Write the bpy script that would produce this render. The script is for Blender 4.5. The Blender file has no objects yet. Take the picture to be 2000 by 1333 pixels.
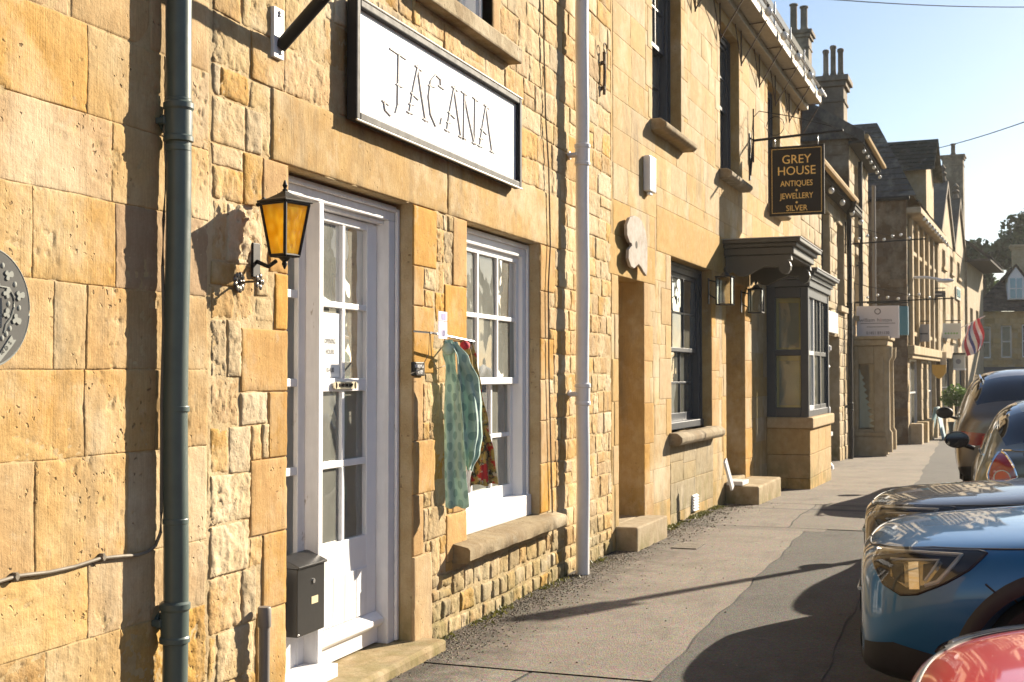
import bpy, bmesh, math, random
import numpy as np
from mathutils import Vector, Matrix
from mathutils.bvhtree import BVHTree
R = math.radians
random.seed(7); RNG = np.random.RandomState(7)
SC = bpy.context.scene
COL = SC.collection

# ------------------------------------------------------------ camera, sky, sun
F_PX, EYE, CAM_X = 2450.0, 1.556, 2.917        # focal length for a 2000 px wide picture, eye height, distance from the shop wall
YAW, PITCH = R(19.76), R(1.60)
cam = bpy.data.objects.new('camera', bpy.data.cameras.new('camera')); COL.objects.link(cam)
cam.location = (CAM_X, 0, EYE); cam.rotation_euler = (R(90)+PITCH, 0, YAW)
cam.data.sensor_width = 36; cam.data.lens = 36*F_PX/2000
cam.data.clip_start = .05; cam.data.clip_end = 3000
cam.data.dof.use_dof = True; cam.data.dof.focus_distance = 6.5; cam.data.dof.aperture_fstop = 8
SC.camera = cam

SUN_AZ, SUN_EL = R(28.5), R(23.0)              # azimuth from the street direction (+y) towards the roadway (+x)
sun_dir = Vector((math.sin(SUN_AZ)*math.cos(SUN_EL), math.cos(SUN_AZ)*math.cos(SUN_EL), math.sin(SUN_EL)))
world = bpy.data.worlds.new('World'); SC.world = world; world.use_nodes = True
wn = world.node_tree.nodes; wl = world.node_tree.links
for n in list(wn): wn.remove(n)
sky = wn.new('ShaderNodeTexSky'); sky.sky_type = 'NISHITA'; sky.sun_disc = False
sky.sun_elevation = SUN_EL; sky.sun_rotation = SUN_AZ; sky.altitude = 200; sky.air_density = 1.0; sky.dust_density = 0.75; sky.ozone_density = 2.4
bg = wn.new('ShaderNodeBackground'); bg.inputs['Strength'].default_value = .052
wo = wn.new('ShaderNodeOutputWorld'); wl.new(sky.outputs[0], bg.inputs[0]); wl.new(bg.outputs[0], wo.inputs[0])
sl = bpy.data.lights.new('sun', 'SUN'); sl.energy = 5.0; sl.angle = R(.5); sl.color = (1, .875, .69)
sun = bpy.data.objects.new('sun', sl); COL.objects.link(sun); sun.location = (8, 12, 14)
sun.rotation_euler = sun_dir.to_track_quat('Z', 'Y').to_euler()
SC.view_settings.view_transform = 'Standard'; SC.view_settings.look = 'None'
SC.view_settings.gamma = 1; SC.view_settings.use_curve_mapping = False
SC.view_settings.exposure = 1.47
SC.render.engine = 'CYCLES'
SC.cycles.use_denoising = True
SC.cycles.max_bounces = 8; SC.cycles.transparent_max_bounces = 12
SC.cycles.caustics_reflective = False; SC.cycles.caustics_refractive = False
SC.cycles.sample_clamp_indirect = 6

# ------------------------------------------------------------ survey helpers
_cp = Vector(cam.location); _rot = cam.rotation_euler.to_matrix()
def ray(px, py):
    d = _rot @ Vector(((px-1000)/F_PX, (666.5-py)/F_PX, -1)); return d.normalized()
def gz(y):                                      # the street falls gently away beyond the grey house
    if y < 14: return 0.0
    if y < 40: return -.018*(y-14) if y > 15 else -.018*.5*(y-14)
    return -.468
class Frame:
    """a facade: x runs along it, y into the wall, z up"""
    def __init__(s, ox, oy, deg, oz=0):
        s.o = Vector((ox, oy, oz)); s.a = R(deg)
        s.dx = Vector((math.cos(s.a), math.sin(s.a), 0)); s.dy = Vector((-math.sin(s.a), math.cos(s.a), 0))
    def at(s, px, py, off=0):                   # where the line of sight meets the facade, off metres out
        d = ray(px, py); c = _cp - s.o
        t = (-off - c.dot(s.dy))/d.dot(s.dy); p = c + d*t
        return p.dot(s.dx), p.z
    def u(s, px, off=0, py=735): return s.at(px, py, off)[0]
    def z(s, px, py, off=0): return s.at(px, py, off)[1]
    def w(s, u, y, z): return s.o + s.dx*u + s.dy*y + Vector((0, 0, z))
def ground_pt(px, py):
    d = ray(px, py); z = 0.0
    for _ in range(6):
        t = (z-_cp.z)/d.z; p = _cp+d*t; z = gz(p.y)
    return p

# ------------------------------------------------------------ object helpers
def tag(o, label=None, cat=None, group=None, kind=None):
    if label: o['label'] = label
    if cat: o['category'] = cat
    if group: o['group'] = group
    if kind: o['kind'] = kind
    return o
def empty(name, loc=(0, 0, 0), rz=0, label=None, cat=None, group=None, parent=None):
    o = bpy.data.objects.new(name, None); COL.objects.link(o); o.location = loc; o.rotation_euler = (0, 0, rz)
    o.empty_display_size = .2
    if parent: o.parent = parent
    return tag(o, label, cat, group)
def on(fr, name, u, off, z, label, cat, group=None):       # a thing standing on a facade
    return empty(name, fr.w(u, -off, z), fr.a, label, cat, group)
def link(name, me, mat=None, parent=None):
    o = bpy.data.objects.new(name, me); COL.objects.link(o)
    if mat and not me.materials: me.materials.append(mat)
    if parent: o.parent = parent
    return o
def copy_tree(o, parent=None):
    c = o.copy(); COL.objects.link(c)
    if parent: c.parent = parent
    for ch in list(o.children): copy_tree(ch, c)
    return c

class MB:
    def __init__(s): s.v = []; s.f = []
    def add(s, vs, fs):
        b = len(s.v); s.v += [tuple(v) for v in vs]; s.f += [tuple(i+b for i in f) for f in fs]; return s
    def box(s, x0, x1, y0, y1, z0, z1, top=None):
        if x0 > x1: x0, x1 = x1, x0
        if y0 > y1: y0, y1 = y1, y0
        if z0 > z1: z0, z1 = z1, z0
        vs = [(x0,y0,z0),(x1,y0,z0),(x1,y1,z0),(x0,y1,z0),(x0,y0,z1),(x1,y0,z1),(x1,y1,z1),(x0,y1,z1)]
        return s.add(vs, [(0,3,2,1),(4,5,6,7),(0,1,5,4),(1,2,6,5),(2,3,7,6),(3,0,4,7)])
    def quad(s, a, b, c, d): return s.add([a, b, c, d], [(0, 1, 2, 3)])
    def prism(s, pts, axis, a, b):              # polygon (2-D) swept along an axis
        n = len(pts)
        def P(p, t): return {'x': (t, p[0], p[1]), 'y': (p[0], t, p[1]), 'z': (p[0], p[1], t)}[axis]
        vs = [P(p, a) for p in pts] + [P(p, b) for p in pts]
        fs = [tuple(range(n))[::-1], tuple(range(n, 2*n))] + [(i, (i+1) % n, n+(i+1) % n, n+i) for i in range(n)]
        return s.add(vs, fs)
    def tube(s, pts, r, n=8, caps=True):
        pts = [Vector(p) for p in pts]; rs = r if isinstance(r, (list, tuple)) else [r]*len(pts)
        vs = []; up = Vector((0, 0, 1))
        for i, p in enumerate(pts):
            t = (pts[min(i+1, len(pts)-1)] - pts[max(i-1, 0)]).normalized()
            a = t.cross(up)
            if a.length < .05: a = t.cross(Vector((1, 0, 0)))
            a.normalize(); b = t.cross(a)
            for k in range(n):
                q = 2*math.pi*k/n; vs.append(p + (a*math.cos(q) + b*math.sin(q))*rs[i])
        fs = [(i*n+k, i*n+(k+1) % n, (i+1)*n+(k+1) % n, (i+1)*n+k) for i in range(len(pts)-1) for k in range(n)]
        if caps: fs += [tuple(range(n))[::-1], tuple(range((len(pts)-1)*n, len(pts)*n))]
        return s.add(vs, fs)
    def lathe(s, prof, n=16, c=(0, 0, 0), axis='z'):
        vs = []
        for r, t in prof:
            for k in range(n):
                q = 2*math.pi*k/n; x, y = r*math.cos(q), r*math.sin(q)
                p = {'z': (x, y, t), 'y': (x, t, y), 'x': (t, x, y)}[axis]
                vs.append((p[0]+c[0], p[1]+c[1], p[2]+c[2]))
        m = len(prof)
        fs = [(i*n+k, i*n+(k+1) % n, (i+1)*n+(k+1) % n, (i+1)*n+k) for i in range(m-1) for k in range(n)]
        fs += [tuple(range(n))[::-1], tuple(range((m-1)*n, m*n))]
        return s.add(vs, fs)
    def sphere(s, c, r, nu=10, nv=6, sc=(1, 1, 1)):
        vs = []; 
        for j in range(nv+1):
            t = math.pi*j/nv
            for i in range(nu):
                q = 2*math.pi*i/nu
                vs.append((c[0]+r*sc[0]*math.sin(t)*math.cos(q), c[1]+r*sc[1]*math.sin(t)*math.sin(q), c[2]+r*sc[2]*math.cos(t)))
        return s.add(vs, [(j*nu+i, (j+1)*nu+i, (j+1)*nu+(i+1) % nu, j*nu+(i+1) % nu) for j in range(nv) for i in range(nu)])
    def build(s, name, mat, parent=None, smooth=False, bevel=0, seg=2, angle=40):
        me = bpy.data.meshes.new(name); me.from_pydata(s.v, [], s.f); 
        bm = bmesh.new(); bm.from_mesh(me); bmesh.ops.recalc_face_normals(bm, faces=bm.faces); bm.to_mesh(me); bm.free()
        if smooth:
            me.polygons.foreach_set('use_smooth', [True]*len(me.polygons))
            me.set_sharp_from_angle(angle=R(angle))
        o = link(name, me, mat, parent)
        if bevel:
            m = o.modifiers.new('bevel', 'BEVEL'); m.width = bevel; m.segments = seg; m.limit_method = 'ANGLE'; m.angle_limit = R(35)
        return o
def mesh_np(name, V, F, smooth=None):
    V = np.asarray(V, np.float32); F = np.asarray(F, np.int32); me = bpy.data.meshes.new(name)
    me.vertices.add(len(V)); me.vertices.foreach_set('co', V.ravel())
    m, k = F.shape
    me.loops.add(m*k); me.loops.foreach_set('vertex_index', F.ravel())
    me.polygons.add(m); me.polygons.foreach_set('loop_start', np.arange(0, m*k, k, dtype=np.int32))
    if smooth is not None: me.polygons.foreach_set('use_smooth', np.broadcast_to(np.asarray(smooth, bool), (m,)).copy())
    me.update(calc_edges=True); me.validate(); return me
_T = RNG.rand(256, 256)
def vnoise(x, y):
    xi = np.floor(x).astype(int); yi = np.floor(y).astype(int); fx = x-xi; fy = y-yi
    fx = fx*fx*(3-2*fx); fy = fy*fy*(3-2*fy)
    a = _T[xi & 255, yi & 255]; b = _T[(xi+1) & 255, yi & 255]; c = _T[xi & 255, (yi+1) & 255]; d = _T[(xi+1) & 255, (yi+1) & 255]
    return (a*(1-fx)+b*fx)*(1-fy)+(c*(1-fx)+d*fx)*fy
def fbm(x, y, o=4):
    t = 0; a = .5
    for i in range(o): t = t + a*(vnoise(x+17.3*i, y+9.1*i)-.5); x = x*2.03; y = y*2.03; a *= .5
    return t

# ------------------------------------------------------------ materials
def nodes_of(m): return m.node_tree.nodes, m.node_tree.links
def base_mat(name):
    m = bpy.data.materials.new(name); m.use_nodes = True; n, l = nodes_of(m)
    return m, n, l, n['Principled BSDF']
def noise_node(n, l, vec, scale, detail=4, rough=.55):
    t = n.new('ShaderNodeTexNoise'); t.inputs['Scale'].default_value = scale; t.inputs['Detail'].default_value = detail
    t.inputs['Roughness'].default_value = rough
    if vec is not None: l.new(vec, t.inputs['Vector'])
    return t.outputs['Fac']
def ramp(n, l, fac, p0, p1, c0=(0, 0, 0, 1), c1=(1, 1, 1, 1)):
    r = n.new('ShaderNodeValToRGB'); r.color_ramp.elements[0].position = p0; r.color_ramp.elements[1].position = p1
    r.color_ramp.elements[0].color = c0; r.color_ramp.elements[1].color = c1; l.new(fac, r.inputs[0]); return r.outputs[0]
def mix(n, l, fac, a, b, mode='MIX'):
    x = n.new('ShaderNodeMix'); x.data_type = 'RGBA'; x.blend_type = mode
    for s_, v in ((x.inputs[0], fac), (x.inputs[6], a), (x.inputs[7], b)):
        if isinstance(v, (int, float)): s_.default_value = v
        elif isinstance(v, tuple): s_.default_value = v if len(v) == 4 else (*v, 1)
        else: l.new(v, s_)
    return x.outputs[2]
def mapping(n, l, scale=(1, 1, 1), loc=(0, 0, 0), coord='Object'):
    tc = n.new('ShaderNodeTexCoord'); mp = n.new('ShaderNodeMapping'); l.new(tc.outputs[coord], mp.inputs[0])
    mp.inputs['Scale'].default_value = scale; mp.inputs['Location'].default_value = loc; return mp.outputs[0]
def bump(n, l, h, strength, dist, bsdf=None, normal=None):
    b = n.new('ShaderNodeBump'); b.inputs['Strength'].default_value = strength; b.inputs['Distance'].default_value = dist
    l.new(h, b.inputs['Height'])
    if normal is not None: l.new(normal, b.inputs['Normal'])
    if bsdf is not None: l.new(b.outputs[0], bsdf.inputs['Normal'])
    return b.outputs[0]
def math_node(n, l, op, a, b=None):
    x = n.new('ShaderNodeMath'); x.operation = op
    for i, v in enumerate((a, b)):
        if v is None: continue
        if isinstance(v, (int, float)): x.inputs[i].default_value = v
        else: l.new(v, x.inputs[i])
    return x.outputs[0]
def stone_mat(name, cA, cB, cDark=(.16, .10, .05), tool=.3, pits=.5, rough=.5, moss=0, stain=.3, vary=.22, scale=1.0):
    m, n, l, b = base_mat(name); v = mapping(n, l)
    big = noise_node(n, l, v, 2.2*scale, 5); mid = noise_node(n, l, v, 11*scale, 6, .6); fine = noise_node(n, l, v, 90*scale, 4, .7)
    c = mix(n, l, ramp(n, l, big, .36, .66), cA, cB)
    c = mix(n, l, math_node(n, l, 'MULTIPLY', ramp(n, l, mid, .38, .66), .55), c, (cA[0]*.74, cA[1]*.64, cA[2]*.5))
    oi = n.new('ShaderNodeObjectInfo')
    hsv = n.new('ShaderNodeHueSaturation'); l.new(c, hsv.inputs['Color'])
    mr = n.new('ShaderNodeMapRange'); l.new(oi.outputs['Random'], mr.inputs[0]); mr.inputs[3].default_value = 1-vary; mr.inputs[4].default_value = 1+vary*.8
    l.new(mr.outputs[0], hsv.inputs['Value'])
    r2 = math_node(n, l, 'FRACT', math_node(n, l, 'MULTIPLY', oi.outputs['Random'], 37.0))
    mr2 = n.new('ShaderNodeMapRange'); l.new(r2, mr2.inputs[0]); mr2.inputs[3].default_value = .80; mr2.inputs[4].default_value = 1.10
    l.new(mr2.outputs[0], hsv.inputs['Saturation'])
    c = hsv.outputs[0]
    vt = mapping(n, l, (150, 150, 7)); streak = noise_node(n, l, vt, 1.0, 3, .6)
    c = mix(n, l, .30*tool+.08, c, mix(n, l, ramp(n, l, streak, .3, .7), (.35, .33, .3), (1, 1, 1)), 'MULTIPLY')
    c = mix(n, l, .28, c, mix(n, l, ramp(n, l, fine, .3, .62), (.55, .5, .45), (1.0, 1.0, 1.0)), 'MULTIPLY')
    # weathering: grey run-off and lichen with a shape of their own
    vs = mapping(n, l, (3.0, 3.0, .55), (3.1, 0, 1.7)); st = noise_node(n, l, vs, 1.0, 6, .62)
    c = mix(n, l, math_node(n, l, 'MULTIPLY', ramp(n, l, st, .55, .72), stain), c, (.15, .13, .10))
    li = noise_node(n, l, mapping(n, l, (1, 1, 1), (9, 4, 2)), 5.5, 7, .7)
    c = mix(n, l, math_node(n, l, 'MULTIPLY', ramp(n, l, li, .60, .70), .35), c, (.50, .46, .36))
    bl = noise_node(n, l, mapping(n, l, (1, 1, .8), (4, 7, 11)), 1.7*scale, 7, .68); c = mix(n, l, math_node(n, l, 'MULTIPLY', ramp(n, l, bl, .50, .66), .50*min(1, stain*1.6)), c, (.64, .55, .40))
    bd = noise_node(n, l, mapping(n, l, (1, 1, .7), (14, 3, 5)), 2.9*scale, 8, .72); c = mix(n, l, math_node(n, l, 'MULTIPLY', ramp(n, l, bd, .56, .66), .42*min(1, stain*1.4)), c, (.24, .165, .085))
    # small dark pits
    vo = n.new('ShaderNodeTexVoronoi'); vo.inputs['Scale'].default_value = 26*scale; vo.inputs['Randomness'].default_value = 1
    wv = n.new('ShaderNodeVectorMath'); wv.operation = 'ADD'
    nz = n.new('ShaderNodeTexNoise'); nz.inputs['Scale'].default_value = 30; l.new(v, nz.inputs['Vector'])
    sc_ = n.new('ShaderNodeVectorMath'); sc_.operation = 'SCALE'; sc_.inputs['Scale'].default_value = .05; l.new(nz.outputs['Color'], sc_.inputs[0])
    l.new(v, wv.inputs[0]); l.new(sc_.outputs[0], wv.inputs[1]); l.new(wv.outputs[0], vo.inputs['Vector'])
    pit = math_node(n, l, 'MULTIPLY', ramp(n, l, vo.outputs['Distance'], .10, .22, (1, 1, 1, 1), (0, 0, 0, 1)), ramp(n, l, noise_node(n, l, v, 4.5, 3), .52, .60))
    c = mix(n, l, math_node(n, l, 'MULTIPLY', pit, .75*pits), c, cDark)
    if moss:
        sx = n.new('ShaderNodeSeparateXYZ'); l.new(v, sx.inputs[0])
        mg = n.new('ShaderNodeMapRange'); l.new(sx.outputs[2], mg.inputs[0]); mg.inputs[1].default_value = moss; mg.inputs[2].default_value = 0.0
        g = math_node(n, l, 'MULTIPLY', math_node(n, l, 'MULTIPLY', mg.outputs[0], .8), ramp(n, l, noise_node(n, l, mapping(n, l, (1, 1, .6), (2, 2, 2)), 6, 6, .65), .40, .60))
        c = mix(n, l, g, c, (.17, .15, .055))
    l.new(c, b.inputs['Base Color']); b.inputs['Roughness'].default_value = .92; b.inputs['Specular IOR Level'].default_value = .15
    h = math_node(n, l, 'ADD', math_node(n, l, 'MULTIPLY', mid, 1.0*rough*2), math_node(n, l, 'MULTIPLY', fine, .22))
    h = math_node(n, l, 'ADD', h, math_node(n, l, 'MULTIPLY', streak, .30*tool))
    h = math_node(n, l, 'SUBTRACT', h, math_node(n, l, 'MULTIPLY', pit, 1.2*pits))
    bump(n, l, h, .68, .011, b)
    return m
def paint(name, col, rough=.5, dirt=.12, spec=.4, coat=0, metallic=0, bumpd=.0015, brush=0, wear=None):
    m, n, l, b = base_mat(name); v = mapping(n, l)
    t = noise_node(n, l, v, 14, 6, .6); t2 = noise_node(n, l, mapping(n, l, (40, 40, 5)), 1, 4)
    c = mix(n, l, math_node(n, l, 'MULTIPLY', ramp(n, l, t, .4, .75), dirt), col, tuple(x*.45 for x in col))
    if brush: c = mix(n, l, math_node(n, l, 'MULTIPLY', ramp(n, l, t2, .35, .75), brush), c, tuple(x*.7 for x in col))
    if wear is not None:
        w = noise_node(n, l, mapping(n, l, (1, 1, .45)), 9, 8, .8); c = mix(n, l, ramp(n, l, w, .63, .66), c, wear)
    l.new(c, b.inputs['Base Color'])
    rr = n.new('ShaderNodeMapRange'); l.new(t, rr.inputs[0]); rr.inputs[3].default_value = max(.03, rough-.12); rr.inputs[4].default_value = min(1, rough+.15)
    l.new(rr.outputs[0], b.inputs['Roughness'])
    b.inputs['Specular IOR Level'].default_value = spec; b.inputs['Metallic'].default_value = metallic; b.inputs['Coat Weight'].default_value = coat
    if bumpd: bump(n, l, math_node(n, l, 'ADD', t, math_node(n, l, 'MULTIPLY', t2, .5)), .35, bumpd, b)
    return m
def plain(name, col, rough=.5, metallic=0, spec=.5, coat=0, emit=None):
    m, n, l, b = base_mat(name); b.inputs['Base Color'].default_value = (*col, 1); b.inputs['Roughness'].default_value = rough
    b.inputs['Metallic'].default_value = metallic; b.inputs['Specular IOR Level'].default_value = spec; b.inputs['Coat Weight'].default_value = coat
    return m
def glass_mat(name, tint=(.85, .9, .88), rough=.0, mixin=0.0, dust_sheen=0.0):
    m = bpy.data.materials.new(name); m.use_nodes = True; n, l = nodes_of(m)
    for x in list(n): n.remove(x)
    o = n.new('ShaderNodeOutputMaterial'); tr = n.new('ShaderNodeBsdfTransparent'); tr.inputs[0].default_value = (*tint, 1)
    gl = n.new('ShaderNodeBsdfGlossy'); gl.inputs['Roughness'].default_value = rough
    fr = n.new('ShaderNodeFresnel'); fr.inputs[0].default_value = 1.5
    v = mapping(n, l); w = noise_node(n, l, v, 2.6, 2); bp = bump(n, l, w, .45, .02); l.new(bp, gl.inputs['Normal'])
    mx = n.new('ShaderNodeMixShader')
    k = math_node(n, l, 'MINIMUM', math_node(n, l, 'ADD', math_node(n, l, 'MULTIPLY', fr.outputs[0], 1.5), mixin), 1.0)
    l.new(k, mx.inputs[0]); l.new(tr.outputs[0], mx.inputs[1]); l.new(gl.outputs[0], mx.inputs[2])
    if dust_sheen:                                    # pale film: part grime, part milky reflection put into the colour
        df = n.new('ShaderNodeBsdfDiffuse'); df.inputs[0].default_value = (.62, .63, .56, 1); m2 = n.new('ShaderNodeMixShader')
        g = math_node(n, l, 'MULTIPLY', ramp(n, l, noise_node(n, l, mapping(n, l, (1, 1, .6)), 4.5, 7, .65), .25, .8, (.55, .55, .55, 1), (1.3, 1.3, 1.3, 1)), dust_sheen)
        l.new(g, m2.inputs[0]); l.new(mx.outputs[0], m2.inputs[1]); l.new(df.outputs[0], m2.inputs[2]); l.new(m2.outputs[0], o.inputs[0])
    else: l.new(mx.outputs[0], o.inputs[0])
    return m
def asphalt_mat(name, c0, c1, grain=1.0, patch=.35):
    m, n, l, b = base_mat(name); v = mapping(n, l, coord='Object')
    vo = n.new('ShaderNodeTexVoronoi'); vo.inputs['Scale'].default_value = 95; l.new(v, vo.inputs['Vector'])
    f = noise_node(n, l, v, 160, 3, .7); big = noise_node(n, l, v, 1.3, 6, .6); mid = noise_node(n, l, v, 7, 5, .65)
    c = mix(n, l, ramp(n, l, f, .3, .72), c0, c1)
    c = mix(n, l, .35*grain, c, vo.outputs['Color'], 'SOFT_LIGHT')
    c = mix(n, l, math_node(n, l, 'MULTIPLY', ramp(n, l, big, .42, .68), patch), c, tuple(x*.55 for x in c0))
    c = mix(n, l, math_node(n, l, 'MULTIPLY', ramp(n, l, mid, .58, .75), .35), c, tuple(x*1.35 for x in c1))
    sp = n.new('ShaderNodeTexVoronoi'); sp.inputs['Scale'].default_value = 5.5; l.new(v, sp.inputs['Vector'])
    c = mix(n, l, math_node(n, l, 'MULTIPLY', ramp(n, l, sp.outputs['Distance'], .05, .12, (1, 1, 1, 1), (0, 0, 0, 1)), .55), c, tuple(x*.45 for x in c0))
    st = noise_node(n, l, mapping(n, l, (.9, .35, 1)), 2.4, 7, .7); c = mix(n, l, math_node(n, l, 'MULTIPLY', ramp(n, l, st, .52, .64), .40), c, tuple(x*.6 for x in c0))
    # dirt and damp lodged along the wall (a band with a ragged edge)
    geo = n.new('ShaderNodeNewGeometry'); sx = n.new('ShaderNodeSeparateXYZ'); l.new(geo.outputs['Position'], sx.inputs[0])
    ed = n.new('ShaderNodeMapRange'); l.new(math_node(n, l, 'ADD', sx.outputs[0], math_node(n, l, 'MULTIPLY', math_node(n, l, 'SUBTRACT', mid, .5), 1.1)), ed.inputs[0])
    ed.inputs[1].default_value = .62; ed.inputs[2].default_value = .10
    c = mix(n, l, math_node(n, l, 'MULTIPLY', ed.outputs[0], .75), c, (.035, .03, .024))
    l.new(c, b.inputs['Base Color']); b.inputs['Roughness'].default_value = .88; b.inputs['Specular IOR Level'].default_value = .25
    h = math_node(n, l, 'ADD', math_node(n, l, 'MULTIPLY', vo.outputs['Distance'], .8), math_node(n, l, 'ADD', f, math_node(n, l, 'MULTIPLY', mid, 1.5)))
    bump(n, l, h, .5*grain, .006, b)
    return m

M = {}
M['ashlar'] = stone_mat('ashlar limestone', (.55, .395, .20), (.52, .315, .115), tool=.75, pits=1.0, rough=.5, stain=.52, vary=.12, moss=.35)
M['ashlar_pale'] = stone_mat('pale ashlar limestone', (.59, .465, .28), (.53, .35, .15), tool=.6, pits=1.0, rough=.6, stain=.5, vary=.12, moss=.35)
M['ashlar_tan'] = stone_mat('tan ashlar', (.40, .26, .13), (.44, .29, .14), tool=.4, pits=.2, rough=.3, stain=.1, vary=.08)
M['rubble'] = stone_mat('ochre rubble', (.51, .315, .105), (.55, .385, .175), tool=.4, pits=1.0, rough=1.1, stain=.72, vary=.20, moss=.45)
M['rubble_pale'] = stone_mat('pale rubble', (.59, .48, .30), (.51, .35, .16), tool=.3, pits=1.0, rough=1.1, stain=.62, vary=.16, moss=.45)
M['rubble_grey'] = stone_mat('weathered rubble', (.43, .33, .18), (.49, .36, .18), tool=.3, pits=1.0, rough=1.1, stain=.7, vary=.18, moss=.5)
M['jamb'] = stone_mat('dressed orange stone', (.54, .32, .095), (.50, .295, .085), tool=.6, pits=.4, rough=.4, stain=.45, vary=.15, moss=.35)
M['lintel'] = stone_mat('dressed lintel stone', (.54, .355, .13), (.52, .38, .20), tool=1.0, pits=.4, rough=.35, stain=.7, vary=.06)
M['sillstone'] = stone_mat('weathered sill stone', (.27, .215, .14), (.34, .28, .18), tool=.2, pits=.8, rough=.8, stain=.7, vary=.08)
M['stepstone'] = stone_mat('worn step stone', (.36, .29, .19), (.42, .34, .22), tool=.1, pits=.3, rough=.5, stain=.5, vary=.05, moss=.2)
M['mortar'] = stone_mat('lime mortar', (.52, .41, .245), (.46, .345, .185), tool=.1, pits=.8, rough=1.0, stain=.45, vary=.0, moss=.4)
M['gh_stone'] = stone_mat('smooth house stone', (.55, .415, .225), (.50, .335, .14), tool=.5, pits=.5, rough=.4, stain=.75, vary=.07, moss=.55)
M['gh_jamb'] = stone_mat('smooth jamb stone', (.55, .37, .155), (.52, .37, .18), tool=.3, pits=.2, rough=.2, stain=.12, vary=.08, moss=.5)
M['gh_stain'] = stone_mat('stained apron stone', (.40, .33, .21), (.46, .37, .22), tool=.6, pits=.6, rough=.5, stain=.95, vary=.06, moss=.7)
M['far_stone'] = stone_mat('far limestone', (.52, .42, .27), (.48, .37, .22), tool=.1, pits=.2, rough=.4, stain=.4, vary=.10, scale=.6)
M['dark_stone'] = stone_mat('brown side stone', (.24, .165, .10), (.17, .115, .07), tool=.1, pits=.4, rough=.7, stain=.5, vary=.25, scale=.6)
M['chim_stone'] = stone_mat('grey chimney stone', (.24, .20, .15), (.19, .155, .12), tool=.1, pits=.4, rough=.6, stain=.5, vary=.12, scale=.6)
M['slate'] = stone_mat('stone roof slate', (.085, .08, .075), (.12, .11, .095), cDark=(.03, .03, .03), tool=.1, pits=.3, rough=.6, stain=.3, vary=.25, scale=.8)
M['white'] = paint('white gloss paint', (.80, .80, .81), .35, .07, .45, brush=.10)
M['white_worn'] = paint('worn white paint', (.78, .78, .79), .5, .15, .4, brush=.35, wear=(.42, .38, .34))
M['greyblue'] = paint('slate blue paint', (.045, .055, .072), .38, .15, .45, brush=.1)
M['greygreen'] = paint('dark grey paint', (.075, .072, .062), .45, .15, .4)
M['iron_green'] = paint('green grey iron paint', (.085, .115, .105), .36, .3, .5, wear=(.13, .12, .09))
M['black'] = paint('black metal', (.018, .017, .016), .55, .2, .3)
M['black_box'] = paint('black enamel', (.022, .022, .022), .32, .4, .5, wear=None)
M['whitepipe'] = paint('white plastic', (.74, .74, .76), .35, .14, .45)
M['greypipe'] = paint('grey plastic', (.20, .18, .16), .5, .2, .4)
M['steel'] = plain('galvanised steel', (.55, .56, .57), .35, 1)
M['cable'] = paint('grey cable', (.20, .17, .13), .6, .3, .3)
M['cable_black'] = paint('black cable', (.03, .028, .025), .6, .1, .3)
M['glass'] = glass_mat('window glass', dust_sheen=.13)
M['glass_old'] = glass_mat('old window glass', (.84, .88, .84), .02, dust_sheen=.27)
M['room'] = paint('room plaster', (.52, .52, .45), .9, .2, .1)
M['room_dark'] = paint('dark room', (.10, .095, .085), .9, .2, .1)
M['curtain'] = paint('white blind', (.72, .72, .70), .8, .1, .1)
M['gold'] = plain('gilt lettering', (.75, .50, .16), .35, .6)
M['sign_black'] = paint('black sign board', (.020, .016, .013), .55, .1, .25)
M['sign_white'] = paint('white sign board', (.88, .88, .88), .25, .02, .5)
M['pave'] = asphalt_mat('pale worn pavement asphalt', (.15, .13, .11), (.265, .23, .19), 1.05, .36)
M['pave_mid'] = asphalt_mat('patched pavement asphalt', (.125, .11, .094), (.215, .19, .16), 1.0, .28)
M['pave_dark'] = asphalt_mat('dark pavement asphalt', (.055, .052, .049), (.125, .117, .107), 1.15, .28)
M['road'] = asphalt_mat('road asphalt', (.055, .053, .05), (.11, .105, .10), 1.0, .2)
M['land'] = paint('field', (.09, .10, .05), .9, .3, .1)
# ------------------------------------------------------------ ground
def sheet(name, poly_x, y0, y1, lift, mat, kind='structure', nx=6, step=.5, label=None):
    """a strip of ground between x = poly_x[0](y) and poly_x[1](y)"""
    ys = np.arange(y0, y1+1e-6, (y1-y0)/max(2, round((y1-y0)/step))); V = []; F = []
    for i, y in enumerate(ys):
        a = poly_x[0](y); b = poly_x[1](y)
        for k in range(nx+1):
            x = a+(b-a)*k/nx; V.append((x, y, gz(y)+lift))
    for i in range(len(ys)-1):
        for k in range(nx):
            q = i*(nx+1)+k; F.append((q, q+1, q+nx+2, q+nx+1))
    o = link(name, mesh_np(name, V, F, True), mat); tag(o, label=label, kind=kind); return o
K = lambda c: (lambda y: c)
def wob(c, a=.012, f=3.0, s=0):
    return lambda y: c + a*math.sin(f*y+s)+a*.6*math.sin(f*2.7*y+1.3+s)
sheet('ground', (K(-700), K(700)), -40, 900, -.02, M['land'], nx=14, step=4.0)
sheet('road', (K(-.8), K(14.0)), -14, 120, 0.0, M['road'], nx=18, step=1.0)
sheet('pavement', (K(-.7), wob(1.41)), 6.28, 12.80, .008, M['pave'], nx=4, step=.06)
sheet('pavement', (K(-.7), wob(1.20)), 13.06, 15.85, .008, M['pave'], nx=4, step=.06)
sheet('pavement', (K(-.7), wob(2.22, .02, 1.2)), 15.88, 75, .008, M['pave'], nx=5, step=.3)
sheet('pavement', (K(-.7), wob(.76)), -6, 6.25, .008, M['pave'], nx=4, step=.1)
sheet('pavement_patch', (wob(.78), wob(1.41)), -6, 6.25, .0075, M['pave_mid'], nx=4, step=.1)
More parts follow.
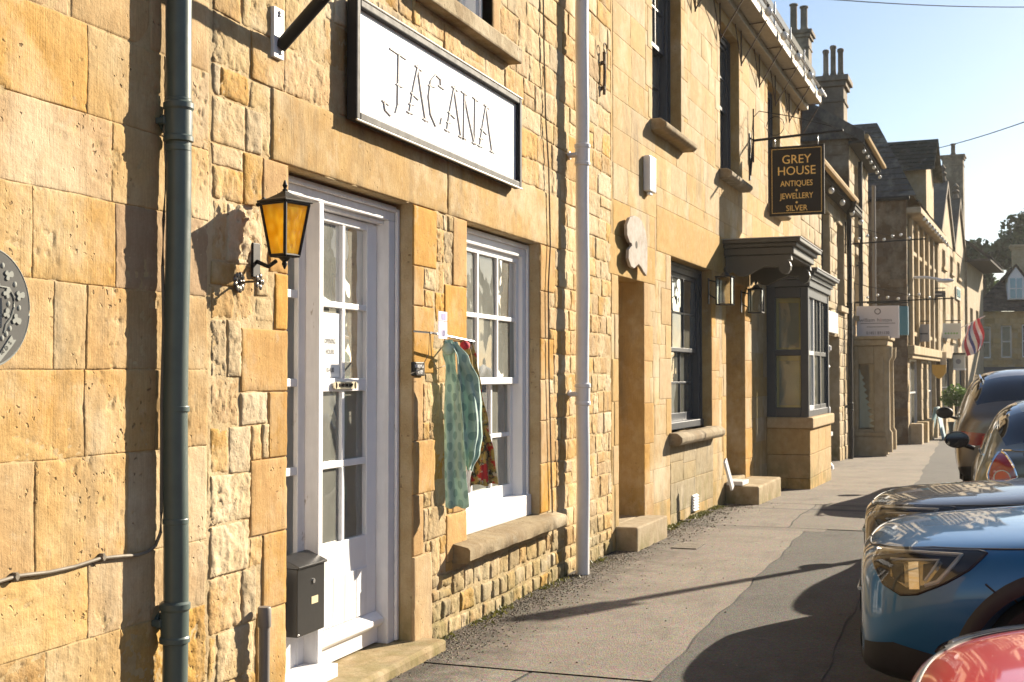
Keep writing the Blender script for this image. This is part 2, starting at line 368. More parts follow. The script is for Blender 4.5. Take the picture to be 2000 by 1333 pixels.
sheet('pavement_patch', (K(-.7), wob(1.60)), 12.81, 13.05, .0065, M['pave_mid'], nx=4, step=.1)
sheet('pavement_patch', (wob(1.215), wob(2.20)), 13.07, 15.83, .0065, M['pave_mid'], nx=4, step=.1)
sheet('pavement_patch', (wob(1.42), wob(2.22)), -6, 13.02, .005, M['pave_dark'], nx=4, step=.1)

# ------------------------------------------------------------ stone laying
def stone_mesh(u0, u1, z0, z1, face=.0, depth=.05, rough=.004, edge=.015, edrop=.010, step=.02, warp=0, holes=0):
    w, h = u1-u0, z1-z0; e = min(edge, w*.22, h*.22)
    def axis(a, b):
        n = max(2, int(round((b-a-2*e)/step))); n = min(n, 70)
        return np.concatenate(([a, a+e*.4], np.linspace(a+e, b-e, n+1), [b-e*.4, b]))
    us = axis(u0, u1); zs = axis(z0, z1); U, Z = np.meshgrid(us, zs, indexing='ij')
    d = np.minimum(np.minimum(U-u0, u1-U), np.minimum(Z-z0, z1-Z))
    el = e*(.55+1.1*vnoise(U*14+3, Z*14+7)) + 1e-5
    t = np.clip(d/el, 0, 1); drop = edrop*(1-t)**3
    sh = RNG.rand(2)*60; amp = .55+.85*RNG.rand(); rough = rough*amp
    UU, ZZ = U, Z; U = U+sh[0]; Z = Z+sh[1]
    nz = fbm(U*5+11, Z*5, 3)*.22 + fbm(U*19, Z*19+5, 3)*.48 + fbm(U*58, Z*58, 2)*.58 + fbm(U*130+3, Z*130, 1)*.25
    U, Z = UU, ZZ
    chip = np.clip((vnoise(U*17+sh[0], Z*17+sh[1])-.70)*4, 0, 1)*np.clip(1-d/(e*3.2), 0, 1)*edrop*1.6
    tl = .013*min(1, max(0, (rough-.0035)*250)); off = face + rough*2*nz - drop - chip + (RNG.rand()-.5)*2*tl*(U-(u0+u1)/2) + (RNG.rand()-.5)*2*tl*(Z-(z0+z1)/2)
    if holes:
        hn = vnoise(U*38+sh[0], Z*(20+14*amp)+sh[1])*.6+vnoise(U*90, Z*70)*.4; msk = np.clip((vnoise(U*6+31, Z*6+3)-.42)*4, 0, 1); off -= holes*msk*np.clip((hn-.66)/.12, 0, 1)
    if warp:
        wu = warp*2*fbm(U*3.1+40, Z*3.1, 3); wz = warp*2*fbm(U*2.3, Z*3.7+70, 3)
        U2 = U+wu; Z2 = Z+wz
    else: U2, Z2 = U, Z
    n, m = U.shape
    V = np.stack([U2, -off, Z2], -1).reshape(-1, 3)
    idx = np.arange(n*m).reshape(n, m)
    F = np.stack([idx[:-1, :-1], idx[1:, :-1], idx[1:, 1:], idx[:-1, 1:]], -1).reshape(-1, 4)
    loop = np.concatenate([idx[:, 0], idx[-1, 1:], idx[-2::-1, -1], idx[0, -2:0:-1]])
    B = V[loop].copy(); B[:, 1] = depth
    nb = len(loop); k = np.arange(nb); b0 = n*m
    S = np.stack([loop[k], b0+k, b0+(k+1) % nb, loop[(k+1) % nb]], -1)
    sm = np.concatenate([np.ones(len(F), bool), np.zeros(len(S), bool)])
    return np.concatenate([V, B]), np.concatenate([F, S]), sm
def lay(house, rect, mat, name='stone', **kw):
    V, F, s = stone_mesh(*rect, **kw)
    return link(name, mesh_np(name, V, F, s), mat, house)
def cut(rects, hole, mind=.05):
    out = []
    a0, a1, b0, b1 = hole
    for (u0, u1, z0, z1) in rects:
        if u1 <= a0 or u0 >= a1 or z1 <= b0 or z0 >= b1: out.append((u0, u1, z0, z1)); continue
        if u0 < a0: out.append((u0, a0, z0, z1))
        if u1 > a1: out.append((a1, u1, z0, z1))
        c0, c1 = max(u0, a0), min(u1, a1)
        if z0 < b0: out.append((c0, c1, z0, b0))
        if z1 > b1: out.append((c0, c1, b1, z1))
    return [r for r in out if r[1]-r[0] > mind and r[3]-r[2] > mind*.8]
def courses(zone, hr, wr, holes=(), rnd=random):
    u0, u1, z0, z1 = zone; out = []; z = z0
    while z < z1-1e-6:
        h = rnd.uniform(*hr); h = z1-z if z+h > z1-hr[0]*.6 else h
        u = u0-rnd.uniform(0, wr[0]*.8)
        while u < u1:
            w = rnd.uniform(*wr); a, b = max(u, u0), min(u+w, u1)
            if u1-b < wr[0]*.4: b = u1
            if b-a > .04:
                if h > hr[0]*1.35 and rnd.random() < .16:
                    s_ = rnd.uniform(.4, .6); out += [(a, b, z, z+h*s_), (a, b, z+h*s_, z+h)]
                else: out.append((a, b, z, z+h))
            u = u+w if b < u1 else u1+1
        z += h
    for h_ in holes: out = cut(out, h_)
    return out
def wall_core(house, name, mat, u0, u1, z0, z1, holes, y=.012, thick=.35, rough=0, step=.0):
    """the wall body behind its facing stones, with the openings left open and lined"""
    us = sorted({u0, u1, *[c for h in holes for c in h[:2] if u0 < c < u1]}); zs = sorted({z0, z1, *[c for h in holes for c in h[2:] if z0 < c < z1]})
    if step:
        def den(v):
            o = []
            for a, b in zip(v[:-1], v[1:]): o += list(np.linspace(a, b, max(1, int((b-a)/step))+1)[:-1])
            return o+[v[-1]]
        us, zs = den(us), den(zs)
    V = []; F = []; idx = {}
    def vid(u, z, yy):
        k = (round(u, 5), round(z, 5), round(yy, 4))
        if k not in idx:
            dy = -rough*2*float(fbm(np.array([u*9.0]), np.array([z*9.0+3]), 4)[0]) if (rough and yy == y) else 0
            idx[k] = len(V); V.append((u, yy+dy, z))
        return idx[k]
    inside = lambda a, b: any(h[0] <= a <= h[1] and h[2] <= b <= h[3] for h in holes)
    for i in range(len(us)-1):
        for j in range(len(zs)-1):
            a, b, c, d = us[i], us[i+1], zs[j], zs[j+1]
            if inside((a+b)/2, (c+d)/2): continue
            F.append((vid(a, c, y), vid(b, c, y), vid(b, d, y), vid(a, d, y)))
    yb = y+thick
    for (a, b, c, d) in holes:
        for q in (((a, c), (a, d)), ((b, c), (b, d)), ((a, c), (b, c)), ((a, d), (b, d))):
            (p0, q0), (p1, q1) = q
            F.append((vid(p0, q0, y), vid(p1, q1, y), vid(p1, q1, yb), vid(p0, q0, yb)))
    for (p0, q0), (p1, q1) in (((u0, z0), (u0, z1)), ((u1, z0), (u1, z1)), ((u0, z1), (u1, z1))):
        F.append((vid(p0, q0, y), vid(p1, q1, y), vid(p1, q1, yb), vid(p0, q0, yb)))
    return link(name, mesh_np(name, V, F, False), mat, house)
def room(house, name, u0, u1, z0, z1, y0, deep, mat):
    """the room behind an opening: floor, ceiling, side and back walls, seen from inside"""
    b = MB(); y1 = y0+deep
    b.quad((u0,y1,z0),(u1,y1,z0),(u1,y1,z1),(u0,y1,z1)); b.quad((u0,y0,z0),(u1,y0,z0),(u1,y1,z0),(u0,y1,z0))
    b.quad((u0,y0,z1),(u1,y0,z1),(u1,y1,z1),(u0,y1,z1)); b.quad((u0,y0,z0),(u0,y1,z0),(u0,y1,z1),(u0,y0,z1)); b.quad((u1,y0,z0),(u1,y1,z0),(u1,y1,z1),(u1,y0,z1))
    return b.build(name, mat, house)
def sash_window(house, u0, u1, z0, z1, rec, cols, rows, mat, fw=.09, meet=None, panes=True, glass='glass', barw=.022, sillh=.07, name='window', back='room', deep=1.2, blind=None, seams=True):
    """box-sash window: outer frame (part) > two sashes, their panes, the timber sill"""
    fr = MB(); d = rec
    fr.box(u0, u0+fw, d, d+.10, z0, z1); fr.box(u1-fw, u1, d, d+.10, z0, z1)
    fr.box(u0+fw, u1-fw, d+.002, d+.10, z1-fw*.9, z1)
    # moulded edge of the frame
    fr.box(u0, u0+fw*.35, d-.018, d-.001, z0, z1); fr.box(u1-fw*.35, u1, d-.018, d-.001, z0, z1); fr.box(u0+fw*.35, u1-fw*.35, d-.017, d-.001, z1-fw*.32, z1)
    w = fr.build(name, mat, house, bevel=.005)
    s = MB(); s.box(u0+.002, u1-.002, d-.035, d+.09, z0-.002, z0+sillh); s.build('timber_sill', mat, w, bevel=.008)
    a0, a1 = u0+fw, u1-fw; b0, b1 = z0+sillh, z1-fw*.9
    zm = meet if meet else (b0+b1)/2
    for k, (s0, s1, yy) in enumerate(((zm-.02, b1, d+.03), (b0, zm+.02, d+.075))):
        st = .05; g = MB()
        g.box(a0, a0+st, yy, yy+.04, s0, s1); g.box(a1-st, a1, yy, yy+.04, s0, s1)
        lo = .045 if k == 0 else .085
        g.box(a0+st, a1-st, yy+.001, yy+.04, s1-.045, s1); g.box(a0+st, a1-st, yy+.001, yy+.04, s0, s0+lo)
        gu0, gu1, gz0, gz1 = a0+st, a1-st, s0+lo, s1-.045
        for c in range(1, cols): x = gu0+(gu1-gu0)*c/cols; g.box(x-barw/2, x+barw/2, yy+.004, yy+.036, gz0, gz1)
        for r in range(1, rows): z = gz0+(gz1-gz0)*r/rows; g.box(gu0, gu1, yy+.006, yy+.034, z-barw/2, z+barw/2)
        sh = g.build('sash', mat, w, bevel=.003)
        for c in range(cols):
            for r in range(rows):
                xa, xb = gu0+(gu1-gu0)*c/cols, gu0+(gu1-gu0)*(c+1)/cols; za, zb = gz0+(gz1-gz0)*r/rows, gz0+(gz1-gz0)*(r+1)/rows
                ti = random.uniform(-.003, .003); tj = random.uniform(-.003, .003); q = MB(); ym = yy+.022
                q.quad((xa, ym-ti-tj, za), (xb, ym+ti-tj, za), (xb, ym+ti+tj, zb), (xa, ym-ti+tj, zb)); q.build('pane', M[glass], w)
    if back: room(w, 'room', u0-.1, u1+.1, z0-.1, z1+.1, d+.16, deep, M[back])
    if blind:
        c = MB(); n = 14; bz0, bz1 = blind
        for i in range(n):
            xa = a0+(a1-a0)*i/n; xb = a0+(a1-a0)*(i+1)/n; oo = .012*(i % 2)
            c.quad((xa, d+.18+oo, bz0), (xb, d+.18+.012-oo, bz0), (xb, d+.18+.012-oo, bz1), (xa, d+.18+oo, bz1))
        c.build('blind', M['curtain'], w)
    return w
def roof_slab(house, name, u0, u1, z_eave, over, pitch, run, mat, y_back=None, gut=None, thick=.12, rows=None):
    """front slope of a pitched roof laid in stepped courses, ridge, and the back slope"""
    t = math.tan(R(pitch)); n = rows or max(4, int(run/math.cos(R(pitch))/.22)); b = MB(); rnd = random.Random(len(name)*7+int(u0*10))
    for i in range(n):
        y0 = -over+(run+over)*i/n; y1 = -over+(run+over)*(i+1)/n
        z0 = z_eave+(y0+over)*t; z1 = z_eave+(y1+over)*t; cols = max(1, min(40, int((u1-u0)/.32)))
        for c in range(cols):
            a = u0+(u1-u0)*(c+(.5 if i % 2 and c else 0)*.0)/cols; e = u0+(u1-u0)*(c+1)/cols; k = .03+rnd.uniform(-.008, .012)
            b.add([(a+.004,y0,z0),(e-.004,y0,z0),(e-.004,y0,z0+k),(a+.004,y0,z0+k),(a+.004,y1,z1),(e-.004,y1,z1),(e-.004,y1,z1+.004),(a+.004,y1,z1+.004)],
                  [(0,1,2,3),(3,2,6,7),(0,3,7,4),(1,5,6,2)])
    zr = z_eave+(run+over)*t
    b.add([(u0,-over,z_eave-.01),(u1,-over,z_eave-.01),(u1,run,zr-.01),(u0,run,zr-.01),(u0,run*2+over,z_eave-.01),(u1,run*2+over,z_eave-.01)], [(0,1,2,3),(3,2,5,4),(0,3,4),(1,5,2)])
    o = b.build(name, mat, house)
    r = MB(); r.tube([(u0, run, zr+.02), (u1, run, zr+.02)], .10, 8); r.build('ridge_tile', mat, house, smooth=True)
    return o

F1 = Frame(0, 0, 90)
# ------------------------------------------------------------ left house (smooth ashlar)
LEND = F1.u(409)
left_house = empty('ashlar_house', F1.w(0, 0, 0), F1.a, 'smooth pale ashlar house wall behind the dark green downpipe, at the left edge', 'house')
wall_core(left_house, 'wall', M['mortar'], -4.0, LEND, -.3, 6.4, [], y=.004, thick=.5)
def zrow(px, py): return F1.z(px, py)
Z0 = [zrow(30, 1290), zrow(30, 1133), zrow(30, 905), zrow(30, 722), zrow(30, 540), zrow(30, 355), zrow(30, 183), zrow(60, 5)]
rows = [(-.25, .0, []), (.0, Z0[0]*.5, [150, 330]), (Z0[0]*.5, Z0[0], [95, 240]), (Z0[0], Z0[1], [175, 300]), (Z0[1], Z0[2], [70, 252]), (Z0[2], Z0[3], [165, 305]),
        (Z0[3], Z0[4], [103, 168, 252]), (Z0[4], Z0[5], [59, 224]), (Z0[5], Z0[6], [217]), (Z0[6], Z0[7], [165, 318])]
for i, (za, zb, cuts) in enumerate(rows):
    us = [2.05]+[F1.u(c) for c in cuts]+[LEND-.012]
    if not cuts: us = [2.05, 2.7, 3.2, LEND-.012]
    for k in range(len(us)-1):
        mat = M['ashlar']
        if (i, k) == (7, 2): mat = M['ashlar_tan']
        elif (i, k) in ((8, 1), (9, 1), (9, 2), (3, 0), (3, 1), (6, 1), (4, 2)): mat = M['ashlar_pale']
        elif i < 3: mat = M['rubble'] if k != 1 else M['ashlar_pale']
        rg = .003 if i > 2 else .008
        lay(left_house, (us[k]+.0008, us[k+1]-.0008, za+.0008, zb-.0008), mat, face=random.uniform(-.0012, .002), rough=rg, edge=.006, edrop=.0032, step=.0085, warp=.010, depth=.06, holes=.007 if i % 3 else .010)
for (a, b, c, d) in courses((-3.9, 2.05, -.2, 2.5), (.25, .31), (.4, .7)):
    lay(left_house, (a+.002, b-.002, c+.002, d-.002), M['ashlar'], rough=.004, step=.05, depth=.05)
for (a, b, c, d) in courses((-3.9, LEND-.01, Z0[7], 6.3), (.26, .34), (.45, .8)):
    lay(left_house, (a+.002, b-.002, c+.002, d-.002), M['ashlar'], rough=.004, step=.08, depth=.05)
roof_slab(left_house, 'roof', -4.0, LEND, 6.4, .3, 48, 3.2, M['slate'])

# ------------------------------------------------------------ shop house (coursed rubble, door, sash window)
SEND = 10.71
shop = empty('shop_house', F1.w(0, 0, 0), F1.a, 'ochre rubble stone shop with white glazed door, sash window and white sign', 'house')
dl, dr = F1.u(561), F1.u(806.3); dtop = (F1.z(561, 321.5)+F1.z(806.3, 399.5))/2
wl_, wr_ = F1.u(911), F1.u(1055); wtop = (F1.z(911, 431.3)+F1.z(1055, 477))/2
wbot = (F1.z(896, 1060)+F1.z(1072, 1006))/2
REC = .10
H_DOOR = (dl, dr, .0, dtop); H_WIN = (wl_, wr_, wbot, wtop)
usl, usr = F1.u(812), F1.u(965); uws = F1.z(990, 95)   # upper window sill
uw0, uw1 = F1.u(838), F1.u(962)
H_UP = (uw0, uw1, uws+.02, uws+1.75)
core = wall_core(shop, 'mortar', M['mortar'], LEND, SEND, -.3, 6.6, [H_DOOR, H_WIN, H_UP], y=.0045, thick=.345, rough=.005, step=.04)
dressed = []
def dress(px0, px1, y0, y1, mat='jamb', uu=None, zz=None, **kw):
    u0, u1 = (uu if uu else (F1.u(px0), F1.u(px1))); xm = (px0+px1)/2
    z0, z1 = (zz if zz else (F1.z(xm, y1), F1.z(xm, y0)))
    p = dict(face=.004, rough=.0022, edge=.007, edrop=.005, step=.02, depth=.345, holes=0); p.update(kw)
    lay(shop, (u0+.002, u1-.002, z0+.0025, z1-.0025), M[mat], **p); dressed.append((u0, u1, z0, z1))
lj = [(511, 332), (525, 430), (536, 535), (470, 645), (525, 765), (490, 893), (515, 1037), (504, 1182)]
zt = dtop
for i, (px, y) in enumerate(lj):
    zb = F1.z(548, lj[i+1][1]) if i+1 < len(lj) else -.12
    dress(px, 561, 0, 0, uu=(F1.u(px), dl), zz=(zb, zt), mat='jamb'); zt = zb
rj = [(852, 402), (828, 520), (847, 598), (826, 730), (850, 862), (827, 966), (842, 1085)]
zt = dtop
for i, (px, y) in enumerate(rj):
    zb = F1.z(818, rj[i+1][1]) if i+1 < len(rj) else -.1
    dress(806, px, 0, 0, uu=(dr, F1.u(px)), zz=(zb, zt), mat='jamb' if i < 6 else 'lintel', face=.004 if i < 6 else .012); zt = zb
wj = [(884, 440), (868, 560), (886, 668), (870, 782), (884, 900), (872, 1000)]
zt = wtop
for i, (px, y) in enumerate(wj):
    zb = F1.z(898, wj[i+1][1]) if i+1 < len(wj) else wbot-.09
    dress(px, 911, 0, 0, uu=(F1.u(px), wl_), zz=(zb, zt), mat='jamb'); zt = zb
wj2 = [(1084, 480), (1073, 570), (1081, 662), (1072, 742), (1083, 822), (1074, 905)]
zt = wtop
for i, (px, y) in enumerate(wj2):
    zb = F1.z(1065, wj2[i+1][1]) if i+1 < len(wj2) else wbot+.02
    dress(1055, px, 0, 0, uu=(wr_, F1.u(px)), zz=(zb, zt), mat='jamb'); zt = zb
lz = F1.z(535, 172)
dress(528, 872, 0, 0, uu=(F1.u(528), F1.u(872)), zz=(dtop, lz), mat='lintel', face=.006, rough=.003)
dress(872, 1096, 0, 0, uu=(F1.u(874), F1.u(1096)), zz=(wtop, wtop+.40), mat='lintel', face=.005, rough=.003)
# window sill stone, overhanging
sb = MB(); s0, s1 = F1.u(884), F1.u(1079)
prof = [(-.10, wbot-.095), (-.112, wbot-.085), (-.112, wbot-.022), (-.098, wbot-.006), (.0, wbot+.012), (.30, wbot+.02), (.30, wbot-.12), (-.085, wbot-.10)]
n = 26; vs = []; fs = []
for i in range(n+1):
    u = s0+(s1-s0)*i/n
    for (y, z) in prof:
        k = float(fbm(np.array([u*6.0]), np.array([z*17+y*9]), 3)[0])*.026; vs.append((u, y+k, z+k*.6))
m = len(prof)
fs = [(i*m+k, i*m+(k+1) % m, (i+1)*m+(k+1) % m, (i+1)*m+k) for i in range(n) for k in range(m)]+[tuple(range(m)), tuple(range(n*m, n*m+m))[::-1]]
sb.add(vs, fs); sb.build('stone_sill', M['sillstone'], shop, smooth=True, angle=50)
dressed.append((s0, s1, wbot-.12, wbot+.02))
# upper sill + window
sb = MB(); a0, a1 = F1.u(806), F1.u(997)
sb.box(a0, a1, -.09, .28, uws-.10, uws+.01); sb.build('stone_sill', M['sillstone'], shop, bevel=.012)
dressed.append((a0, a1, uws-.10, uws+.01))
for (q0, q1) in ((uw0-.16, uw0), (uw1, uw1+.15)):
    zt = uws+.01
    for hgt in (.32, .28, .36, .3, .35): lay(shop, (q0, q1, zt+.003, zt+hgt), M['jamb'], face=.004, rough=.0025, depth=.345, step=.03, edge=.008, edrop=.005); dressed.append((q0, q1, zt, zt+hgt)); zt += hgt
sash_window(shop, uw0, uw1, uws+.02, uws+1.75, .09, 3, 2, M['white'], fw=.08, back='room')
# threshold stone
st = MB(); t0, t1 = F1.u(632)-.25, F1.u(818)+.05
st.box(t0, t1, -.155, .30, -.1, .07)
tmp = st.build('door_step', M['stepstone'], shop, bevel=.02)
dressed.append((dl, dr+.06, -.2, .09))
holes = [H_DOOR, H_WIN, H_UP]+dressed
uA = F1.u(515); zones = [((LEND+.012, dl-.02, -.12, 1.35), (.17, .25), (.20, .36), 'a'), ((LEND+.012, dl-.02, 1.35, lz), (.17, .26), (.14, .30), 'a'),
         ((dr, wl_, .38, wtop+.02), (.14, .23), (.13, .30), 'b'), ((dr+.01, wr_+.25, -.12, .38), (.10, .13), (.12, .24), 'c'), ((wl_, wr_+.25, .38, wbot), (.12, .17), (.13, .32), 'c'),
         ((wr_, SEND, .38, wtop+.02), (.14, .20), (.16, .34), 'd'), ((wr_+.25, SEND, -.12, .38), (.10, .15), (.14, .26), 'c'),
         ((LEND+.012, dl+1.5, lz, 5.0), (.19, .27), (.25, .50), 'e'), ((dl+1.5, SEND, wtop+.02, 5.0), (.15, .22), (.24, .46), 'd')]
nst = 0
for zone, hr, wr, key in zones:
    rnd = random.Random(hash(zone) % 997 + nst)
    for (a, b, c, d) in courses(zone, hr, wr, holes, rnd):
        vis = c < 4.2; r_ = rnd.random()
        mt = 'rubble' if r_ < .52 else ('rubble_pale' if r_ < .80 else 'rubble_grey')
        if key == 'c': mt = 'rubble_grey' if r_ < .62 else ('rubble' if r_ < .9 else 'rubble_pale')
        if key == 'd' and r_ > .5: mt = 'rubble_pale'
        g = .003 if key != 'c' else .006
        lay(shop, (a+g, b-g, c+g, d-g), M[mt], face=rnd.uniform(-.003, .006) if key != 'c' else rnd.uniform(-.002, .012), rough=rnd.uniform(.005, .010), edge=.016, edrop=.014 if key == 'c' else rnd.uniform(.003, .009),
            step=(.0105 if a < 6 else .013 if a < 7.6 else .02) if vis else .1, warp=.018, depth=.05, holes=.013 if rnd.random() < .6 else .004); nst += 1
print('shop stones', nst)
for (a, b, c, d) in courses((LEND, SEND, 5.0, 6.5), (.25, .35), (.5, .9), holes):
    lay(shop, (a+.004, b-.004, c+.004, d-.004), M['rubble'], rough=.006, step=.12, depth=.05)
roof_slab(shop, 'roof', LEND, SEND, 6.6, .3, 48, 3.2, M['slate'])

# ---- shop window
meet_z = F1.z(970, 745, -.13)
shop_win = sash_window(shop, wl_+.012, wr_-.004, wbot+.015, wtop-.012, REC, 3, 2, M['white'], fw=.105, meet=meet_z, glass='glass_old', barw=.03, sillh=.15, deep=1.5, back='room')
# ---- shop door and sidelight
doorfr = MB(); R2 = .173; uj = 6.36; um0, um1 = 5.55, 5.598; ztr = F1.z(700, 432, -R2)+.10
zdt = F1.z(736, 439, -R2)                                        # top of the leaf
zdb = .075
doorfr.box(uj, dr-.004, REC, .30, .07, dtop-.10); doorfr.box(dl+.004, dl+.075, REC+.02, .30, .07, dtop-.10)
doorfr.box(dl+.004, dr-.004, REC+.001, .30, dtop-.10, dtop-.012)
doorfr.box(dr-.035, dr-.005, REC-.02, REC-.001, .075, dtop-.03); doorfr.box(dl+.005, dr-.036, REC-.019, REC-.001, dtop-.05, dtop-.03)
doorfr.box(um1+.001, uj-.001, REC+.03, .29, zdt, dtop-.101); doorfr.box(dl+.076, um0-.001, R2-.01, .29, zdt+.01, dtop-.101)
doorfr.box(um0, um1, REC-.002, .29, .072, dtop-.101)
door_frame = doorfr.build('door_frame', M['white_worn'], shop, bevel=.006)
zb1, zb2, zb3 = F1.z(676, 598, -R2), F1.z(676, 752, -R2), F1.z(676, 905, -R2)
zgt, zgb = F1.z(720, 452, -R2), F1.z(676, 1055, -R2)
zwb = F1.z(680, 1232, -R2)
leaf = MB(); y0, y1 = R2, R2+.045; ul, ur = um1+.003, uj-.003; gl, gr = ul+.105, ur-.12; gm = (gl+gr)/2
leaf.box(ul, gl, y0, y1, zdb, zdt-.004); leaf.box(gr, ur, y0, y1, zdb, zdt-.004)
leaf.box(gl, gr, y0+.001, y1, zgt, zdt-.005); leaf.box(gl, gr, y0+.001, y1, zdb, zgb-.0)
for z, hh in ((zb1, .016), (zb2, .034), (zb3, .018)): leaf.box(gl, gr, y0+.004, y1-.002, z-hh, z+hh)
for a, b in ((zgb, zb3-.018), (zb3+.018, zb2-.034), (zb2+.034, zb1-.016), (zb1+.016, zgt)): leaf.box(gm-.016, gm+.016, y0+.006, y1-.003, a, b)
door = leaf.build('door', M['white'], shop, bevel=.004)
for a, b in ((gl, gm), (gm, gr)):
    for c, d in ((zgb, zb3), (zb3, zb2), (zb2, zb1), (zb1, zgt)):
        q = MB(); t = random.uniform(-.002, .002); q.quad((a, y0+.026+t, c), (b, y0+.026-t, c), (b, y0+.026-t, d), (a, y0+.026+t, d)); q.build('pane', M['glass_old'], door)
wb = MB(); wb.prism([(y0-.002, zwb+.05), (y0-.05, zwb+.012), (y0-.05, zwb-.012), (y0-.035, zwb-.03), (y0-.002, zwb-.03)], 'x', ul, ur); wb.build('weather_bar', M['white'], door, bevel=.004)
kb = MB(); kb.box(ul+.002, ur-.002, y0-.014, y0-.001, zdb+.005, zwb-.032); kb.build('kick_board', M['white'], door, bevel=.004)
bd = MB(); nb = 4; zt_ = zgb-.17
for i in range(nb):
    a = gl+.0+(gr-gl)*i/nb; b = gl+(gr-gl)*(i+1)/nb
    bd.box(a+.0025, b-.0025, y0-.007, y0-.0005, zwb+.055, zt_-random.uniform(0, .004))
bd.build('panel_boards', M['white_worn'], door, bevel=.003)
hd = MB(); hd.tube([(gl+.02, y1+.03, F1.z(645, 835, -R2)), (gl+.10, y1+.035, F1.z(645, 838, -R2)), (gl+.15, y1+.04, F1.z(645, 830, -R2))], .011, 8); hd.build('handle', M['gold'], door, smooth=True)
# sidelight
sd = MB(); sl0, sl1 = dl+.076, um0; gs1 = 5.478
sd.box(gs1, sl1, R2, R2+.045, .07, zdt+.01); sd.box(sl0, sl0+.03, R2, R2+.045, .07, zdt+.01)
zs = [F1.z(565, 573, -R2), F1.z(565, 748, -R2), F1.z(565, 923, -R2)]; zsb = F1.z(560, 1090, -R2)
for z in zs: sd.box(sl0+.03, gs1, R2+.004, R2+.042, z-.02, z+.02)
sd.box(sl0+.03, gs1, R2+.001, R2+.045, .07, zsb); sd.box(sl0+.03, gs1, R2+.001, R2+.045, zdt-.05, zdt+.01)
side = sd.build('side_light', M['white_worn'], shop, bevel=.004)
zz = [zsb]+sorted(zs)+[zdt-.05]
for a, b in zip(zz[:-1], zz[1:]):
    q = MB(); q.quad((sl0+.03, R2+.025, a), (gs1, R2+.025, a), (gs1, R2+.025, b), (sl0+.03, R2+.025, b)); q.build('pane', M['glass_old'], side)
ss = MB(); ss.box(dl+.01, um0+.05, .01, R2-.001, -.02, .135); ss.build('sill_board', M['white_worn'], side, bevel=.006)
room(shop, 'room', dl-.3, dr+.6, -.05, dtop+.1, .40, 2.2, M['room'])
cu = MB(); n = 18; c0, c1 = dl+.07, um0+.05
for i in range(n):
    a = c0+(c1-c0)*i/n; b = c0+(c1-c0)*(i+1)/n; o_ = .012*math.sin(i*1.3); o2 = .012*math.sin((i+1)*1.3)
    cu.quad((a, .30+o_, .1), (b, .30+o2, .1), (b, .30+o2, 2.3), (a, .30+o_, 2.3))
cu.build('curtain', M['curtain'], side, smooth=True)
# ------------------------------------------------------------ grey house: smooth stone front, bay, canopy
F2 = Frame(0, 10.73, 88.36)
GEND = F2.u(1566)
grey = empty('grey_house', F2.w(0, 0, 0), F2.a, 'tall smooth stone house with slate blue sash windows, canopied door and bay window', 'house')
def zz2(px, py, off=0): return F2.z(px, py, off)
gz_top = zz2(1564, 204)                                        # wall head under the gutter
n0, n1 = F2.u(1208), F2.u(1258); nt, nb_ = zz2(1232, 545), zz2(1232, 1018)
g0, g1 = F2.u(1311), F2.u(1390); gt, gb = (zz2(1311, 499)+zz2(1390, 530))/2, (zz2(1311, 842)+zz2(1390, 836))/2
d0, d1 = F2.u(1418), F2.u(1455); dt, db = zz2(1436, 553), zz2(1436, 938)
ut, ub = zz2(1409, 41), zz2(1410, 333)
ups = [(F2.u(1275.5), F2.u(1332)), (F2.u(1408.5), F2.u(1446)), (F2.u(1502), F2.u(1526))]
bay0, bay1 = F2.u(1497), F2.u(1497)+2.35
H2 = [(n0, n1, nb_-.16, nt), (g0, g1, gb, gt), (d0, d1, .1, dt), (bay0+.15, bay1-.15, .9, 2.75)] + [(a, b, ub, ut) for a, b in ups]
wall_core(grey, 'mortar', M['gh_stone'], 0.0, GEND, -.4, gz_top, H2, y=.0035, thick=.45)
gdress = []
def gd(u0, u1, z0, z1, mat='gh_jamb', **kw):
    p = dict(face=.002, rough=.0025, edge=.005, edrop=.0022, step=.04, depth=.44); p.update(kw)
    lay(grey, (u0+.002, u1-.002, z0+.0022, z1-.0022), M[mat], **p); gdress.append((u0, u1, z0, z1))
def jambs(u, side, z0, z1, hs=(.34, .42), ws=(.16, .34), mat='gh_jamb', seed=0, depth=.44):
    rnd = random.Random(seed); z = z1; k = seed % 2
    while z > z0+.02:
        h = rnd.uniform(*hs); zb = z-h if z-h > z0+.15 else z0; w = ws[k % 2]*rnd.uniform(.85, 1.1); k += 1
        gd(u-w if side < 0 else u, u if side < 0 else u+w, zb, z, mat, depth=depth); z = zb
jambs(n0, -1, -.2, nt, seed=1, ws=(.12, .2), depth=.6); jambs(n1, 1, -.2, nt, seed=2, ws=(.2, .38), depth=.6, mat='jamb')
gd(n0-.3, n1+.42, nt, nt+.36, depth=.6)
jambs(g0, -1, gb-.02, gt, seed=4, ws=(.24, .46)); jambs(g1, 1, gb-.02, gt, seed=5, ws=(.22, .40), mat='jamb')
gd(F2.u(1283), F2.u(1416), gt, gt+.46, 'gh_jamb')
jambs(d0, -1, -.1, dt, seed=6, ws=(.16, .26), hs=(.4, .6)); jambs(d1, 1, -.1, dt, seed=7, ws=(.4, .55), hs=(.4, .6), mat='jamb'); gd(d0-.2, d1+.5, dt, dt+.3)
for i, (a, b) in enumerate(ups):
    jambs(a, -1, ub, ut, seed=10+i, ws=(.16, .28), mat='gh_stone'); jambs(b, 1, ub, ut, seed=20+i, ws=(.16, .28), mat='gh_stone'); gd(a-.22, b+.22, ut, ut+.38, 'gh_stone')
